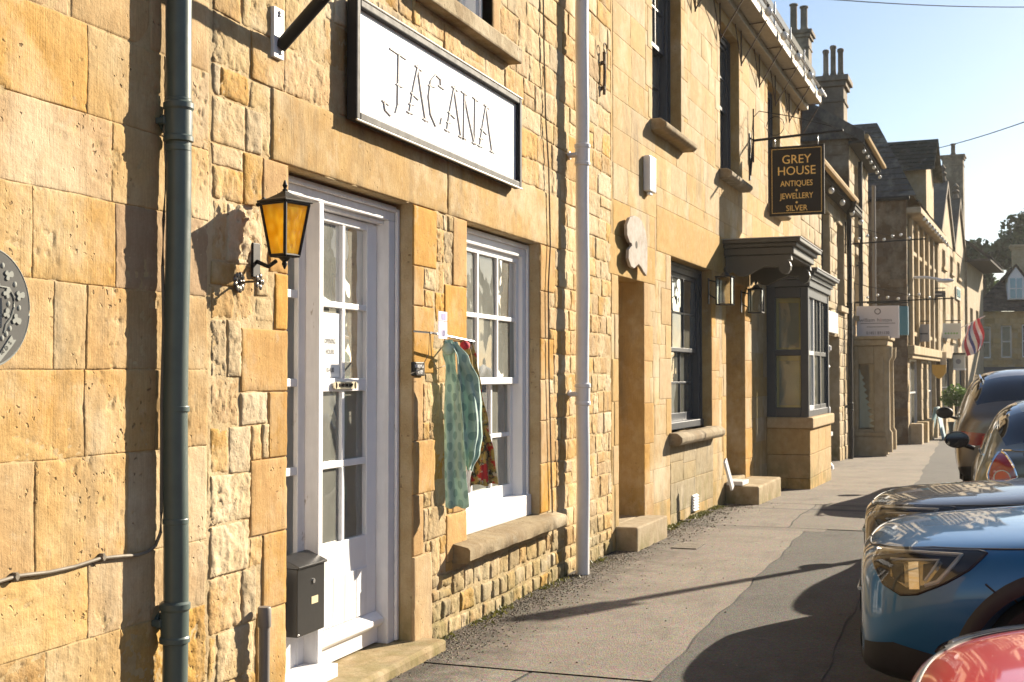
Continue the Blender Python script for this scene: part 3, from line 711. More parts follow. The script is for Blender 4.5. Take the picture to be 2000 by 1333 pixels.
# apron under the ground floor window: one broad stained panel of stones
for (a, b, c, d) in courses((g0-.05, g1+.05, .12, gb-.13), (.26, .34), (.5, .9)): gd(a, b, c, d, 'gh_stain', rough=.005)
rnd = random.Random(3)
for (a, b, c, d) in courses((.05, GEND, -.3, gz_top-.02), (.27, .34), (.50, .95), H2+gdress, rnd):
    mt = 'gh_stone' if rnd.random() < .8 else 'gh_jamb'
    lay(grey, (a+.0008, b-.0008, c+.0008, d-.0008), M[mt], face=rnd.uniform(-.0008, .0012), rough=.0035, edge=.006, edrop=.0013, step=.05 if c < 5.2 else .15, depth=.04, warp=.003)
# sills
def stone_sill(house, u0, u1, z, out=.12, h=.12, name='stone_sill', mat='sillstone'):
    s = MB(); pr = [(.26, z), (-out*.6, z), (-out, z-h*.35), (-out, z-h*.7), (-out*.75, z-h), (.26, z-h)]
    s.prism([(p[0], p[1]) for p in pr], 'x', u0, u1); return s.build(name, M[mat], house, bevel=.012)
for k, (q0, q1) in enumerate(((g0-.1, (g0+g1)/2-.004), ((g0+g1)/2+.004, g1+.12))): stone_sill(grey, q0, q1, gb, .14, .13)
for a, b in ups: stone_sill(grey, a-.06, b+.1, ub, .16, .12)
# windows
sash_window(grey, g0+.01, g1-.004, gb+.01, gt-.01, .13, 3, 2, M['greyblue'], fw=.11, barw=.022, sillh=.08, glass='glass', blind=(gb+.5, gt), meet=zz2(1330, 684, -.15), deep=1.4)
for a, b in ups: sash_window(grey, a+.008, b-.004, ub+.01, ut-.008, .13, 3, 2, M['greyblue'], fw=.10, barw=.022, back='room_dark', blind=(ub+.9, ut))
# alley door, deep in its recess
al = MB(); al.box(n0+.02, n1-.02, .52, .58, nb_, nt-.02)
for i in range(4): al.box(n0+.03+i*(n1-n0-.06)/4, n0+.03+(i+1)*(n1-n0-.06)/4-.012, .505, .519, nb_+.02, nt-.05)
al.build('door', paint('brown door paint', (.08, .05, .03), .5, .3), grey, bevel=.004)
b = MB(); b.box(n0+.001, n1-.001, .05, .6, nb_-.16, nb_-.002); b.box(n0-.10, n1+.10, -.20, .049, -.1, nb_+.0); b.build('door_step', M['stepstone'], grey, bevel=.014)
# front door in its reveal
fd = MB(); fd.box(d0+.01, d1-.01, .36, .41, db+.03, dt-.02); fd.box(d0+.01, d0+.08, .30, .42, db, dt-.01); fd.box(d1-.08, d1-.01, .30, .42, db, dt-.01); fd.box(d0+.08, d1-.08, .30, .42, dt-.09, dt-.01)
gd_ = fd.build('door', M['greyblue'], grey, bevel=.006)
pn = MB()
for (c, d) in ((db+.15, db+.85), (db+1.0, db+1.45), (db+1.55, dt-.15)):
    m_ = (d0+d1)/2; pn.box(d0+.13, m_-.04, .345, .359, c, d); pn.box(m_+.04, d1-.13, .345, .359, c, d)
pn.build('door_panel', M['greyblue'], gd_, bevel=.012)
sx0, sx1 = F2.u(1428, .0), F2.u(1470)
b = MB(); b.box(d0-.10, d1+.30, -.42, .0, -.15, db-.02); b.box(d0+.002, d1-.002, .001, .40, -.1, db+.02); b.build('door_step', M['stepstone'], grey, bevel=.02)
# canopy over the door
cz1 = zz2(1412, 470); cz0 = zz2(1412, 515); c0u, c1u = F2.u(1412), F2.u(1412)+1.9; co = .95
cn = MB()
cn.box(c0u-.02, c1u+.02, -co, -.002, cz1-.05, cz1); cn.box(c0u+.03, c1u-.03, -co+.05, -.002, cz1-.10, cz1-.051)
cn.box(c0u+.07, c1u-.07, -co+.09, -.002, cz1-.19, cz1-.101); cn.box(c0u+.10, c1u-.10, -co+.13, -.002, cz1-.215, cz1-.191)
canopy = cn.build('canopy', M['greygreen'], grey, bevel=.01)
top = MB(); top.box(c0u-.03, c1u+.03, -co-.01, -.001, cz1+.001, cz1+.012); top.build('lead_cover', paint('lead sheet', (.35, .34, .33), .5, .3), canopy)
def bracket_profile():
    pts = [(-.02, 0), (-.82, 0), (-.83, -.05)]
    for k in range(9): a = R(70-k*32); pts.append((-.745+.075*math.cos(a)*-1, -.115+.075*math.sin(a)))
    pts += [(-.62, -.115), (-.52, -.10), (-.42, -.13), (-.33, -.17), (-.24, -.20), (-.16, -.19), (-.10, -.15), (-.05, -.16), (-.02, -.20)]
    return pts
for q in (c0u+.09, c1u-.19):
    b = MB(); b.prism([(y, cz1-.20+z*1.25) for y, z in bracket_profile()], 'x', q, q+.10); b.build('canopy_bracket', M['greygreen'], canopy)
# bay window: stone base, timber casing, sashes on three sides
bo = .62; bz0 = zz2(1497, 815, .0); bz1 = zz2(1497, 562); bb = -.2
bs = MB()
basez = bz0-.16
for (c, d) in ((bb, .08), (.08, .42), (.42, basez)):
    zt = d-.003
    for (a, e) in ((bay0, bay0+.9), (bay0+.905, bay0+1.7), (bay0+1.705, bay1)): 
        bk = MB(); bk.box(a, e-.004, -bo, .0, c+.002, zt); bk.build('base_stone', M['gh_jamb'], grey, bevel=.008)
bk = MB(); bk.box(bay0-.04, bay1+.04, -bo-.05, -.001, basez, bz0); bk.build('bay_sill', M['gh_jamb'], grey, bevel=.02)
bw = MB(); p = .11; y0b = -bo+.02
zc = bz1                                                        # underside of the bay cornice
sl = [(bay0+.02, y0b), (bay0+.02, -.001)]
bw.box(bay0+.02, bay0+.02+p, y0b, y0b+p, bz0+.001, zc); bw.box(bay1-.02-p, bay1-.02, y0b, y0b+p, bz0+.001, zc)
bw.box(bay0+.021, bay0+.02+p, -.13, -.001, bz0+.001, zc); bw.box(bay1-.02-p, bay1-.021, -.13, -.001, bz0+.001, zc)
bw.box(bay0+.024, bay0+.02+p-.01, y0b+p, -.13, bz0+.001, bz0+.14); bw.box(bay0+.024, bay0+.02+p-.01, y0b+p, -.13, zc-.16, zc)
bw.box(bay1-.02-p+.01, bay1-.024, y0b+p, -.13, bz0+.001, bz0+.14); bw.box(bay1-.02-p+.01, bay1-.024, y0b+p, -.13, zc-.16, zc)
bw.box(bay0+.02+p, bay1-.02-p, y0b+.01, y0b+p, bz0+.001, bz0+.10); bw.box(bay0+.02+p, bay1-.02-p, y0b+.01, y0b+p, zc-.14, zc)
zmb = bz0+.14+(zc-.16-bz0-.14)*.50
bw.box(bay0+.03, bay0+.02+p-.015, y0b+p, -.13, zmb-.045, zmb+.045)
bay = bw.build('bay_window', M['greyblue'], grey, bevel=.008)
cn = MB()
for k, (o_, za, zb) in enumerate(((.03, zc+.001, zc+.10), (.06, zc+.101, zc+.16), (.10, zc+.161, zc+.20), (.15, zc+.201, zc+.245))):
    cn.box(bay0-o_+.02, bay1+o_-.02, -bo-o_+.02, -.001, za, zb)
cn.build('bay_cornice', M['greyblue'], bay, bevel=.006)
q = MB(); q.box(bay0-.14, bay1+.14, -bo-.14, -.001, zc+.246, zc+.262); q.build('lead_roof', paint('bay lead', (.40, .39, .38), .45, .3), bay)
for (c, d) in ((bz0+.14, zmb-.045), (zmb+.045, zc-.16)):
    q = MB(); x = bay0+.02+.06; q.quad((x, y0b+p, c), (x, -.13, c), (x, -.13, d), (x, y0b+p, d)); q.build('pane', M['glass'], bay)
    fr = MB(); x0 = x+.02
    for (ya, yb, za, zb) in ((y0b+p, y0b+p+.035, c, d), (-.165, -.13, c, d), (y0b+p+.035, -.165, c, c+.03), (y0b+p+.035, -.165, d-.07, d)): fr.box(x0, x0+.02, ya, yb, za, zb)
    fr.build('blind_edge', paint('yellow blind binding', (.42, .36, .14), .7, .1), bay)
    q = MB(); q.box(x0+.10, x0+.11, y0b+p+.01, -.14, c, d); q.build('blind', paint('grey blind', (.30, .29, .24), .8, .1), bay)
fx0, fx1 = bay0+.02+p, bay1-.02-p; nfc = 3
for k in range(nfc):
    a = fx0+(fx1-fx0)*k/nfc; e = fx0+(fx1-fx0)*(k+1)/nfc; f = MB()
    f.box(a, a+.05, y0b+.03, y0b+.08, bz0+.10, zc-.14); f.box(e-.05, e, y0b+.03, y0b+.08, bz0+.10, zc-.14); f.box(a+.05, e-.05, y0b+.031, y0b+.08, zmb-.03, zmb+.03)
    f.box((a+e)/2-.012, (a+e)/2+.012, y0b+.04, y0b+.07, zmb+.03, zc-.14); f.box(a+.05, e-.05, y0b+.032, y0b+.08, bz0+.10, bz0+.16)
    f.build('sash', M['white'] if k == 0 else M['greyblue'], bay, bevel=.003)  # nearest front sash coloured white to stand for sunlight on it
    for c, d in ((bz0+.16, zmb-.03), (zmb+.03, zc-.14)):
        q = MB(); q.quad((a+.05, y0b+.055, c), (e-.05, y0b+.055, c), (e-.05, y0b+.055, d), (a+.05, y0b+.055, d)); q.build('pane', M['glass'], bay)
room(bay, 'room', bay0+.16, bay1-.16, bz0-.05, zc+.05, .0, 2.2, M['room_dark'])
# eaves: soffit board, lead gutter on iron stays, low screen above it
roof_slab(grey, 'roof', 0, GEND, gz_top+.22, .25, 40, 3.4, M['slate'])
go = .33
gm_ = paint('pale lead gutter', (.42, .37, .29), .6, .4, brush=.3)
g_ = MB(); g_.box(.0, GEND, -go, -.002, gz_top-.03, gz_top+.02); g_.box(.0, GEND, -go-.03, -go-.001, gz_top-.05, gz_top+.10); g_.box(.0, GEND, -.14, -.001, gz_top-.13, gz_top-.031)
gut = g_.build('gutter', gm_, grey, bevel=.008)
t = MB(); t.tube([(0, -go-.07, gz_top+.14), (GEND+.25, -go-.07, gz_top+.14)], .022, 8); t.build('gutter_rail', M['whitepipe'], gut, smooth=True)
nb_st = 9
for i in range(nb_st):
    u = .5+(GEND-.55)*i/(nb_st-1); s = MB()
    s.tube([(u, -.03, gz_top-.60), (u, -.03, gz_top-.05)], .010, 6); s.tube([(u, -.03, gz_top-.58), (u, -go-.04, gz_top-.02)], .009, 6); s.tube([(u, -.03, gz_top-.06), (u, -go, gz_top-.045)], .009, 6)
    s.tube([(u, -.03, gz_top-.58), (u-.35, -.02, gz_top-.12)], .007, 6)
    s.build('gutter_stay', paint('rusty iron', (.10, .065, .04), .7, .4) if i == 0 else bpy.data.materials['rusty iron'], gut, smooth=True)
scr = bpy.data.materials.new('grey screen sheet'); scr.use_nodes = True; sb__ = scr.node_tree.nodes['Principled BSDF']; sb__.inputs['Base Color'].default_value = (.24, .24, .22, 1); sb__.inputs['Roughness'].default_value = .9; sb__.inputs['Alpha'].default_value = .62; sb__.inputs['Specular IOR Level'].default_value = .1
for i in range(8):
    a = GEND*i/8; e = GEND*(i+1)/8
    q = MB(); q.box(a+.02, e-.02, -go+.06, -go+.066, gz_top+.10, gz_top+.52); q.build('screen_panel', scr, gut)
    q = MB(); q.box(a-.012, a+.012, -go+.04, -go+.055, gz_top+.02, gz_top+.56); q.build('screen_post', M['whitepipe'], gut)

# ------------------------------------------------------------ helpers for the houses farther off
def project(p):
    q = _rot.transposed() @ (Vector(p)-_cp); return 1000+F_PX*q.x/-q.z, 666.5-F_PX*q.y/-q.z
def chimney(house, u, y, z0, z1, wu, wy, pots, poth=.55, mat='chim_stone', name='chimney'):
    b = MB(); b.box(u-wu/2, u+wu/2, y-wy/2, y+wy/2, z0, z1-.25); b.box(u-wu/2-.06, u+wu/2+.06, y-wy/2-.06, y+wy/2+.06, z1-.249, z1-.13); b.box(u-wu/2-.12, u+wu/2+.12, y-wy/2-.12, y+wy/2+.12, z1-.129, z1)
    b.box(u-wu/2-.03, u+wu/2+.03, y-wy/2-.03, y+wy/2+.03, z1-.62, z1-.55)
    c = b.build(name, M[mat], house, bevel=.015)
    for k in range(pots):
        yy = y+(k-(pots-1)/2)*wy*.92/max(1, pots); p = MB(); s = .86+.12*(k % 2); q_ = min(.15, wy*.92/max(1, pots)*.47)/.155
        p.lathe([(.17*q_, z1), (.16*q_, z1+.1), (.125*q_, z1+.18), (.12*q_, z1+poth*s), (.155*q_, z1+poth*s+.03), (.15*q_, z1+poth*s+.08), (.10*q_, z1+poth*s+.10)], 12, (u, yy, 0)); p.build('chimney_pot', M['chim_stone'], c, smooth=True)
    return c
def gutter(house, u0, u1, z, off, mat, name='gutter'):
    b = MB(); b.tube([(u0, -off, z), (u1, -off, z)], .06, 8); return b.build(name, mat, house, smooth=True)
def far_window(house, u0, u1, z0, z1, mat, rec=.14, mull=1, name='window', glass='glass', frame='white', sill=True, hood=False):
    f = MB(); w = .06
    f.box(u0, u0+w, rec, rec+.06, z0, z1); f.box(u1-w, u1, rec, rec+.06, z0, z1); f.box(u0+w, u1-w, rec, rec+.06, z1-w, z1); f.box(u0+w, u1-w, rec, rec+.06, z0, z0+w)
    f.box(u0+w, u1-w, rec+.01, rec+.05, (z0+z1)/2-.025, (z0+z1)/2+.025)
    for k in range(1, mull+1): x = u0+(u1-u0)*k/(mull+1); f.box(x-.02, x+.02, rec+.012, rec+.048, z0+w, z1-w)
    o = f.build(name, M[frame], house)
    q = MB(); q.quad((u0, rec+.035, z0), (u1, rec+.035, z0), (u1, rec+.035, z1), (u0, rec+.035, z1)); q.build('pane', M[glass], o)
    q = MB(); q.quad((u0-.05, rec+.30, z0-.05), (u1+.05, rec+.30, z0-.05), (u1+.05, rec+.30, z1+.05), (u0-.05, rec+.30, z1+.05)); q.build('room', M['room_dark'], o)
    if sill: s = MB(); s.box(u0-.08, u1+.08, -.09, rec-.01, z0-.12, z0-.002); s.build('stone_sill', M['far_stone'], house, bevel=.01)
    return o
def coarse_wall(house, zone, mat, holes=(), hr=(.22, .32), wr=(.4, .8), step=.25, face=0, rough=.006, seed=1, gap=.004):
    rnd = random.Random(seed)
    for (a, b, c, d) in courses(zone, hr, wr, holes, rnd):
        lay(house, (a+gap, b-gap, c+gap, d-gap), M[mat], face=face+rnd.uniform(-.004, .008), rough=rough, edge=.02, edrop=.010, step=step, depth=.04)

# ------------------------------------------------------------ low house beyond the grey house
gzl = gz(26)
L0, L1 = GEND+.02, F2.u(1661)
lowh = empty('low_house', F2.w(0, 0, 0), F2.a, 'low stone house behind the bay window, with white board over its dark door', 'house')
lez = F2.z(1640, 363, .30)
lw = [(F2.u(1606), F2.u(1623), F2.z(1614, 590), F2.z(1614, 412)), (F2.u(1637), F2.u(1650), F2.z(1643, 600), F2.z(1643, 440))]
ld = (F2.u(1608.5), F2.u(1640), gzl-.1, F2.z(1625, 656))
lh = lw+[ld]
wall_core(lowh, 'mortar', M['mortar'], L0, L1, -.8, lez, lh, thick=.4)
coarse_wall(lowh, (L0, L1, -.5, lez-.02), 'far_stone', lh, wr=(.4, .75), step=.2, seed=4)
for w in lw: far_window(lowh, w[0]+.01, w[1]-.01, w[2], w[3], 'far_stone', frame='greyblue')
b = MB(); b.box(ld[0]+.01, ld[1]-.01, .30, .36, gzl-.05, ld[3]-.01); do_ = b.build('door', M['greyblue'], lowh, bevel=.01)
roof_slab(lowh, 'roof', L0, L1, lez, .30, 44, 3.2, M['slate'])
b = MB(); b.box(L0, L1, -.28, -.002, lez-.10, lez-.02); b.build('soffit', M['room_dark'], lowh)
gutter(lowh, L0, F2.u(1675, .36), lez-.0, .36, M['gh_jamb'])
# ------------------------------------------------------------ tall house with a gable above the low roof
T0, T1 = L1+.02, F2.u(1698)
tall = empty('tall_house', F2.w(0, 0, 0), F2.a, 'tall stone house whose dark gable side rises over the low roof', 'house')
tez = F2.z(1654, 258)
tw = [(F2.u(1671), F2.u(1681), F2.z(1676, 470), F2.z(1676, 330)), (F2.u(1671), F2.u(1681), F2.z(1676, 620), F2.z(1676, 500))]
wall_core(tall, 'mortar', M['mortar'], T0, T1, -.8, tez, tw, thick=.4)
coarse_wall(tall, (T0, T1, -.6, tez-.02), 'far_stone', tw, step=.3, seed=9)
for w in tw: far_window(tall, w[0], w[1], w[2], w[3], 'far_stone', frame='white')
FG = Frame(*F2.w(T0, 0, 0)[:2], math.degrees(F2.a)-90)           # gable side: x runs from the street inwards is -x
gab = empty('gable_wall', (0, 0, 0), 0, parent=tall)
run = 3.6; pt = 33
def gy(y): return tez+(min(y, 2*run-y))*math.tan(R(pt))
# gable stones: frame local to the house, laid on the plane u = T0
rnd = random.Random(8)
z = lez-.6
bm_all = []
while z < gy(run):
    h = rnd.uniform(.2, .28); y = 0.0
    while y < 2*run:
        w = rnd.uniform(.4, .8); ya, yb = y, min(y+w, 2*run)
        top = min(z+h, max(gy(ya), gy(yb)) if ya < run < yb else max(gy(ya), gy(yb)))
        lo0, lo1 = min(z+h, gy(ya)), min(z+h, gy(yb))
        if max(lo0, lo1) > z+.03 and yb-ya > .05:
            lo0 = max(lo0, z+.01); lo1 = max(lo1, z+.01); f = rnd.uniform(0, .02); g = .006; s = MB()
            x = T0-.02-f
            s.add([(x, ya+g, z+g), (x, yb-g, z+g), (x, yb-g, lo1-g), (x, ya+g, lo0-g), (T0+.2, ya+g, z+g), (T0+.2, yb-g, z+g), (T0+.2, yb-g, lo1-g), (T0+.2, ya+g, lo0-g)],
                  [(0,1,2,3),(0,4,5,1),(1,5,6,2),(2,6,7,3),(3,7,4,0)])
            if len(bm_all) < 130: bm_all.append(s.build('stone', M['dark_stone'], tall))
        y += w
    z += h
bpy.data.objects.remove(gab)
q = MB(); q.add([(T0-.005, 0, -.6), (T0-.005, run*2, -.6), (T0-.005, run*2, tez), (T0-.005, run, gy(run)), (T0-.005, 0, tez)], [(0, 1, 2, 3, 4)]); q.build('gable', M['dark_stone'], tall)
roof_slab(tall, 'roof', T0-.15, T1+.1, tez-.10, .34, pt-1, run, M['slate'])
bb_ = MB(); t_ = math.tan(R(pt-1))
bb_.add([(T0-.19, -.36, tez-.24), (T0-.19, run, tez-.24+(run+.36)*t_), (T0-.19, run, tez+.03+(run+.36)*t_), (T0-.19, -.36, tez+.03),
         (T0-.152, -.36, tez-.24), (T0-.152, run, tez-.24+(run+.36)*t_), (T0-.152, run, tez+.03+(run+.36)*t_), (T0-.152, -.36, tez+.03)], [(0,1,2,3),(4,7,6,5),(0,3,7,4),(0,4,5,1),(3,2,6,7)])
bb_.build('verge_board', M['slate'], tall)
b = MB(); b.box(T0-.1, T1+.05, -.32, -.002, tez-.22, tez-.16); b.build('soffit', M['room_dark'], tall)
gutter(tall, T0-.1, T1+.1, tez-.08, .40, M['gh_jamb'])
def cross(fr, px, py, uu):
    d = ray(px, py); c_ = _cp-fr.o; t_ = (uu-c_.dot(fr.dx))/d.dot(fr.dx); q = c_+d*t_; return q.dot(fr.dy), (_cp+d*t_).z
ca, cz1_ = cross(F2, 1596, 152, T0+.4); cb, _z = cross(F2, 1652, 152, T0+.4)
chimney(tall, T0+.75, (ca+cb)/2, lez+1.0, cz1_, .75, abs(ca-cb)-.1, 3, .72)
lu_ = F2.u(1556, -3.3); ca, cz2_ = cross(F2, 1532, 62, lu_-.4); cb, _z = cross(F2, 1582, 62, lu_-.4)
chimney(lowh, lu_, (ca+cb)/2, lez+1.5, cz2_, .75, abs(ca-cb)-.1, 2, .95)
# ground floor stone shopfront bay of the tall house
so = .66; s0 = F2.u(1668, .0)
cz_ = F2.z(1690, 668, .6); base = gz(30)
b = MB()
sw0, sw1 = -.44, -.09                                          # camera side window opening (along y)
wz0, wz1 = base+.62, cz_-.42
b.box(s0, s0+.25, -so, sw0, base-.2, cz_); b.box(s0, s0+.25, sw1, -.002, base-.2, cz_); b.box(s0, s0+.25, sw0, sw1, base-.2, wz0); b.box(s0, s0+.25, sw0, sw1, wz1, cz_)
b.box(s0+.251, s0+1.5, -so+.02, -so+.25, base-.2, base+.7); b.box(s0+1.2, s0+1.49, -so+.021, -.002, base-.2, cz_)
b.box(s0-.06, s0+1.56, -so-.08, -.001, cz_+.001, cz_+.14); b.box(s0-.10, s0+1.6, -so-.13, -.001, cz_+.141, cz_+.22)
b.box(s0-.05, s0, -so-.05, -.002, base-.2, base+.45); b.box(s0-.04, s0, -so-.04, -.003, base+.46, base+.56)
sf = b.build('stone_shopfront', M['dark_stone'] if False else M['far_stone'], tall, bevel=.02)
for (a, zt) in ((s0+.05, cz_), (s0+1.15, cz_)):
    c = MB(); c.lathe([(.16, base+.1), (.16, base+.55), (.11, base+.62), (.10, zt-.35), (.16, zt-.25), (.17, zt-.02)], 12, (a+.1, -so-.02, 0)); c.build('column', M['far_stone'], sf, smooth=True)
q = MB(); q.quad((s0+.12, sw0, wz0), (s0+.12, sw1, wz0), (s0+.12, sw1, wz1), (s0+.12, sw0, wz1)); q.build('pane', M['glass'], sf)
q = MB(); q.quad((s0+.28, -so+.1, cz_-.3), (s0+1.2, -so+.1, cz_-.3), (s0+1.2, -so+.1, base+.72), (s0+.28, -so+.1, base+.72)); q.build('pane', M['glass'], sf)
tr = MB()                                                         # white cut-out tree standing in the shop window
tp = []; hgt = wz1-wz0
for k in range(9):
    z = wz0+.05+hgt*.85*k/9; r_ = .30*(1-k/9.5); tp += [(r_+.05, z), (r_*.72, z+hgt*.06)]
tp = [(.0, wz0+.02)]+tp+[(0, wz0+hgt*.93)]
tr.prism([(-.10-y*1.0, z) for y, z in tp], 'x', s0+.20, s0+.205); dt_ = bpy.data.materials.new('white display card'); dt_.use_nodes = True; dn, dl_ = nodes_of(dt_); dd = dn.new('ShaderNodeBsdfTranslucent'); dd.inputs[0].default_value = (.8, .85, .78, 1); d2 = dn['Principled BSDF']; d2.inputs['Base Color'].default_value = (.82, .86, .80, 1); dm_ = dn.new('ShaderNodeMixShader'); dm_.inputs[0].default_value = .5; dl_.new(d2.outputs[0], dm_.inputs[1]); dl_.new(dd.outputs[0], dm_.inputs[2]); dl_.new(dm_.outputs[0], [x for x in dn if x.type == 'OUTPUT_MATERIAL'][0].inputs[0]); tr.build('display_tree', dt_, sf)
# ------------------------------------------------------------ bank-like house with its brown side wall
F4 = Frame(1.42, 38.1, 86.0)
b4 = empty('eaves_house', F4.w(0, 0, 0), F4.a, 'stone house with brown shaded side wall, slate roof and mossy dormer, beyond the tall house', 'house')
z4 = gz(38); e4 = F4.z(1776, 410)
U4 = F4.u(1829)
w4 = []
nb4 = 5
for k in range(nb4):
    a = .9+k*(U4-1.2)/nb4; w4 += [(a, a+.85, z4+3.3, z4+5.0), (a, a+.85, z4+5.7, e4-.55)]
sh4 = [(.5, U4*.42, z4+.45, z4+2.5), (U4*.48, U4*.62, z4, z4+2.4), (U4*.68, U4-.3, z4+.45, z4+2.5)]
wall_core(b4, 'mortar', M['mortar'], 0, U4, z4-.5, e4, w4+sh4, thick=.4)
coarse_wall(b4, (0, U4, z4-.4, e4-.05), 'far_stone', w4+sh4, hr=(.3, .4), wr=(.7, 1.3), step=.5, seed=12)
for w in w4: far_window(b4, *w[:2], w[2], w[3], 'far_stone', frame='white', hood=True)
for w in sh4: far_window(b4, w[0], w[1], w[2], w[3], 'far_stone', frame='white' if w[3]-w[2] < 2.2 else 'greyblue', sill=False)
for k in range(6):                                                # pilasters between the windows
    a = .35+k*(U4-.75)/5; q = MB(); q.box(a, a+.34, -.12, -.012, z4+2.9, e4-.3); q.build('pilaster', M['far_stone'], b4, bevel=.01)
    q = MB(); q.box(a-.05, a+.42, -.35, -.012, z4-.1, z4+.6); q.build('pilaster_base', M['far_stone'], b4, bevel=.02)
q = MB(); q.box(-.1, U4, -.20, -.012, z4+2.62, z4+2.88); q.box(-.05, U4, -.14, -.0115, z4+2.5, z4+2.619); q.build('string_course', M['far_stone'], b4, bevel=.02)
q = MB(); q.box(-.15, U4+.1, -.42, -.012, e4-.22, e4-.04); q.build('eaves_cornice', M['far_stone'], b4, bevel=.03)
# camera-facing side wall
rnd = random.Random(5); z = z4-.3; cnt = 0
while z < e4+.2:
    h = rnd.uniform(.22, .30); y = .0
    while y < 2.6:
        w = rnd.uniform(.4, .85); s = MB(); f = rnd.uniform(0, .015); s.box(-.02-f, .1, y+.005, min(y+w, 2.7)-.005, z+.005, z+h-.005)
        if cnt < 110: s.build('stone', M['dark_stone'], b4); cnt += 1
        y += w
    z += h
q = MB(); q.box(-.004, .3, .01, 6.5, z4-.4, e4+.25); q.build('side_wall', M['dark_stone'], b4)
q = MB(); q.tube([(-.12, -.1, e4+.25), (-.12, 6.5, e4+.25)], .07, 8); q.build('gutter', M['black'], b4, smooth=True)
def slope(name, house, pts, mat, rows=9, cols=10):
    """a roof plane of lapped slate courses: pts = eave left, eave right, ridge right, ridge left"""
    a, b_, c, d = [Vector(p) for p in pts]; m = MB(); nrm = (b_-a).cross(d-a).normalized()
    if nrm.z < 0: nrm = -nrm
    for i in range(rows):
        t0, t1 = i/rows, (i+1)/rows
        p0, p1 = a.lerp(d, t0), b_.lerp(c, t0); q0, q1 = a.lerp(d, t1), b_.lerp(c, t1)
        for k in range(cols):
            s0_, s1_ = (k+.02)/cols, (k+.98)/cols; j = .03+random.uniform(-.01, .01)
            A, B, C, D = p0.lerp(p1, s0_), p0.lerp(p1, s1_), q0.lerp(q1, s1_), q0.lerp(q1, s0_)
            m.add([A, B, B+nrm*j, A+nrm*j, C+nrm*.004, D+nrm*.004], [(0, 1, 2, 3), (3, 2, 4, 5), (0, 3, 5), (1, 4, 2)])
    m.add([a, b_, c, d], [(0, 1, 2, 3)])
    return m.build(name, mat, house)
rh = 3.1
slope('roof', b4, [(-.15, -.3, e4+.28), (-.15, 6.4, e4+.28), (3.0, 6.4, e4+rh), (3.0, 1.2, e4+rh)], M['slate'], 14, 14)
slope('roof', b4, [(U4, -.35, e4+.0), (-.15, -.35, e4+.1), (3.0, 1.9, e4+rh), (U4, 1.9, e4+rh)], M['slate'], 12, 22)
# mossy dormer gable standing on the front slope
mossy = stone_mat('mossy slate', (.055, .06, .045), (.09, .085, .07), tool=.1, pits=.3, rough=.7, stain=.3, vary=.2, scale=.8)
dz = e4+.9; du0, du1 = 2.9, 5.3
slope('dormer_roof', b4, [(du0-.3, -.55, dz+.55), (du0-.3, 3.2, dz+.55), ((du0+du1)/2, 3.2, dz+1.75), ((du0+du1)/2, -.55, dz+1.75)], mossy, 8, 12)
slope('dormer_roof', b4, [(du1+.3, 3.2, dz+.55), (du1+.3, -.55, dz+.55), ((du0+du1)/2, -.55, dz+1.75), ((du0+du1)/2, 3.2, dz+1.75)], mossy, 8, 12)
q = MB(); q.prism([(du0, dz-1.0), (du1, dz-1.0), (du1, dz+.6), ((du0+du1)/2, dz+1.6), (du0, dz+.6)], 'y', -.28, 2.5); q.build('dormer', M['far_stone'], b4)
# ------------------------------------------------------------ gabled house farther on
F5 = Frame(*F4.w(U4+.05, -.12, 0)[:2], 85.0)
b5 = empty('gabled_house', F5.w(0, 0, 0), F5.a, 'farther stone house with two pointed gables, finials and a tall chimney', 'house')
z5 = gz(60); e5 = F5.z(1840, 470)
U5 = F5.u(1886)
w5 = []
for k in range(3):
    a = 1.0+k*(U5-1.5)/3; w5 += [(a, a+1.1, z5+3.4, z5+5.1), (a, a+1.1, z5+6.0, min(e5-.3, z5+7.6))]
s5 = [(.6, U5*.45, z5+.5, z5+2.7), (U5*.55, U5-.4, z5+.5, z5+2.7)]
wall_core(b5, 'wall', M['far_stone'], 0, U5, z5-.5, e5, w5+s5, y=0, thick=.4)
coarse_wall(b5, (0, U5, z5-.4, e5), 'far_stone', w5+s5, hr=(.45, .6), wr=(1.0, 1.8), step=1.0, seed=15, gap=.006)
for w in w5: far_window(b5, *w, 'far_stone', frame='white')
for w in s5: far_window(b5, *w, 'far_stone', frame='greyblue', sill=False)
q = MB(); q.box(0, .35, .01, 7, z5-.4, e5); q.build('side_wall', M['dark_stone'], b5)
gw = U5/2
for k in range(2):
    a, c = k*gw, (k+1)*gw; q = MB(); q.prism([(a+.1, e5), (c-.1, e5), ((a+c)/2, e5+gw*.40)], 'y', -.02, .35); gb5 = q.build('gable', M['far_stone'], b5)
    q = MB(); q.prism([(a-.05, e5-.05), ((a+c)/2, e5+gw*.43), (c+.05, e5-.05), (c+.05, e5+.15), ((a+c)/2, e5+gw*.43+.25), (a-.05, e5+.15)], 'y', -.10, .45); q.build('gable_coping', M['chim_stone'], b5)
    q = MB(); q.lathe([(.16, e5+gw*.43+.2), (.10, e5+gw*.43+.4), (.16, e5+gw*.43+.5), (.07, e5+gw*.43+.58), (.13, e5+gw*.43+.7), (.02, e5+gw*.43+.85)], 8, ((a+c)/2, .1, 0)); q.build('finial', M['chim_stone'], b5, smooth=True)
    slope('roof', b5, [(a, .3, e5), (a, 7, e5), ((a+c)/2, 7, e5+gw*.39), ((a+c)/2, .3, e5+gw*.39)], M['slate'], 8, 6); slope('roof', b5, [(c, 7, e5), (c, .3, e5), ((a+c)/2, .3, e5+gw*.39), ((a+c)/2, 7, e5+gw*.39)], M['slate'], 8, 6)
cu5 = F5.u(1866, -2.0); ct5 = F5.z(1866, 312, -2.0)
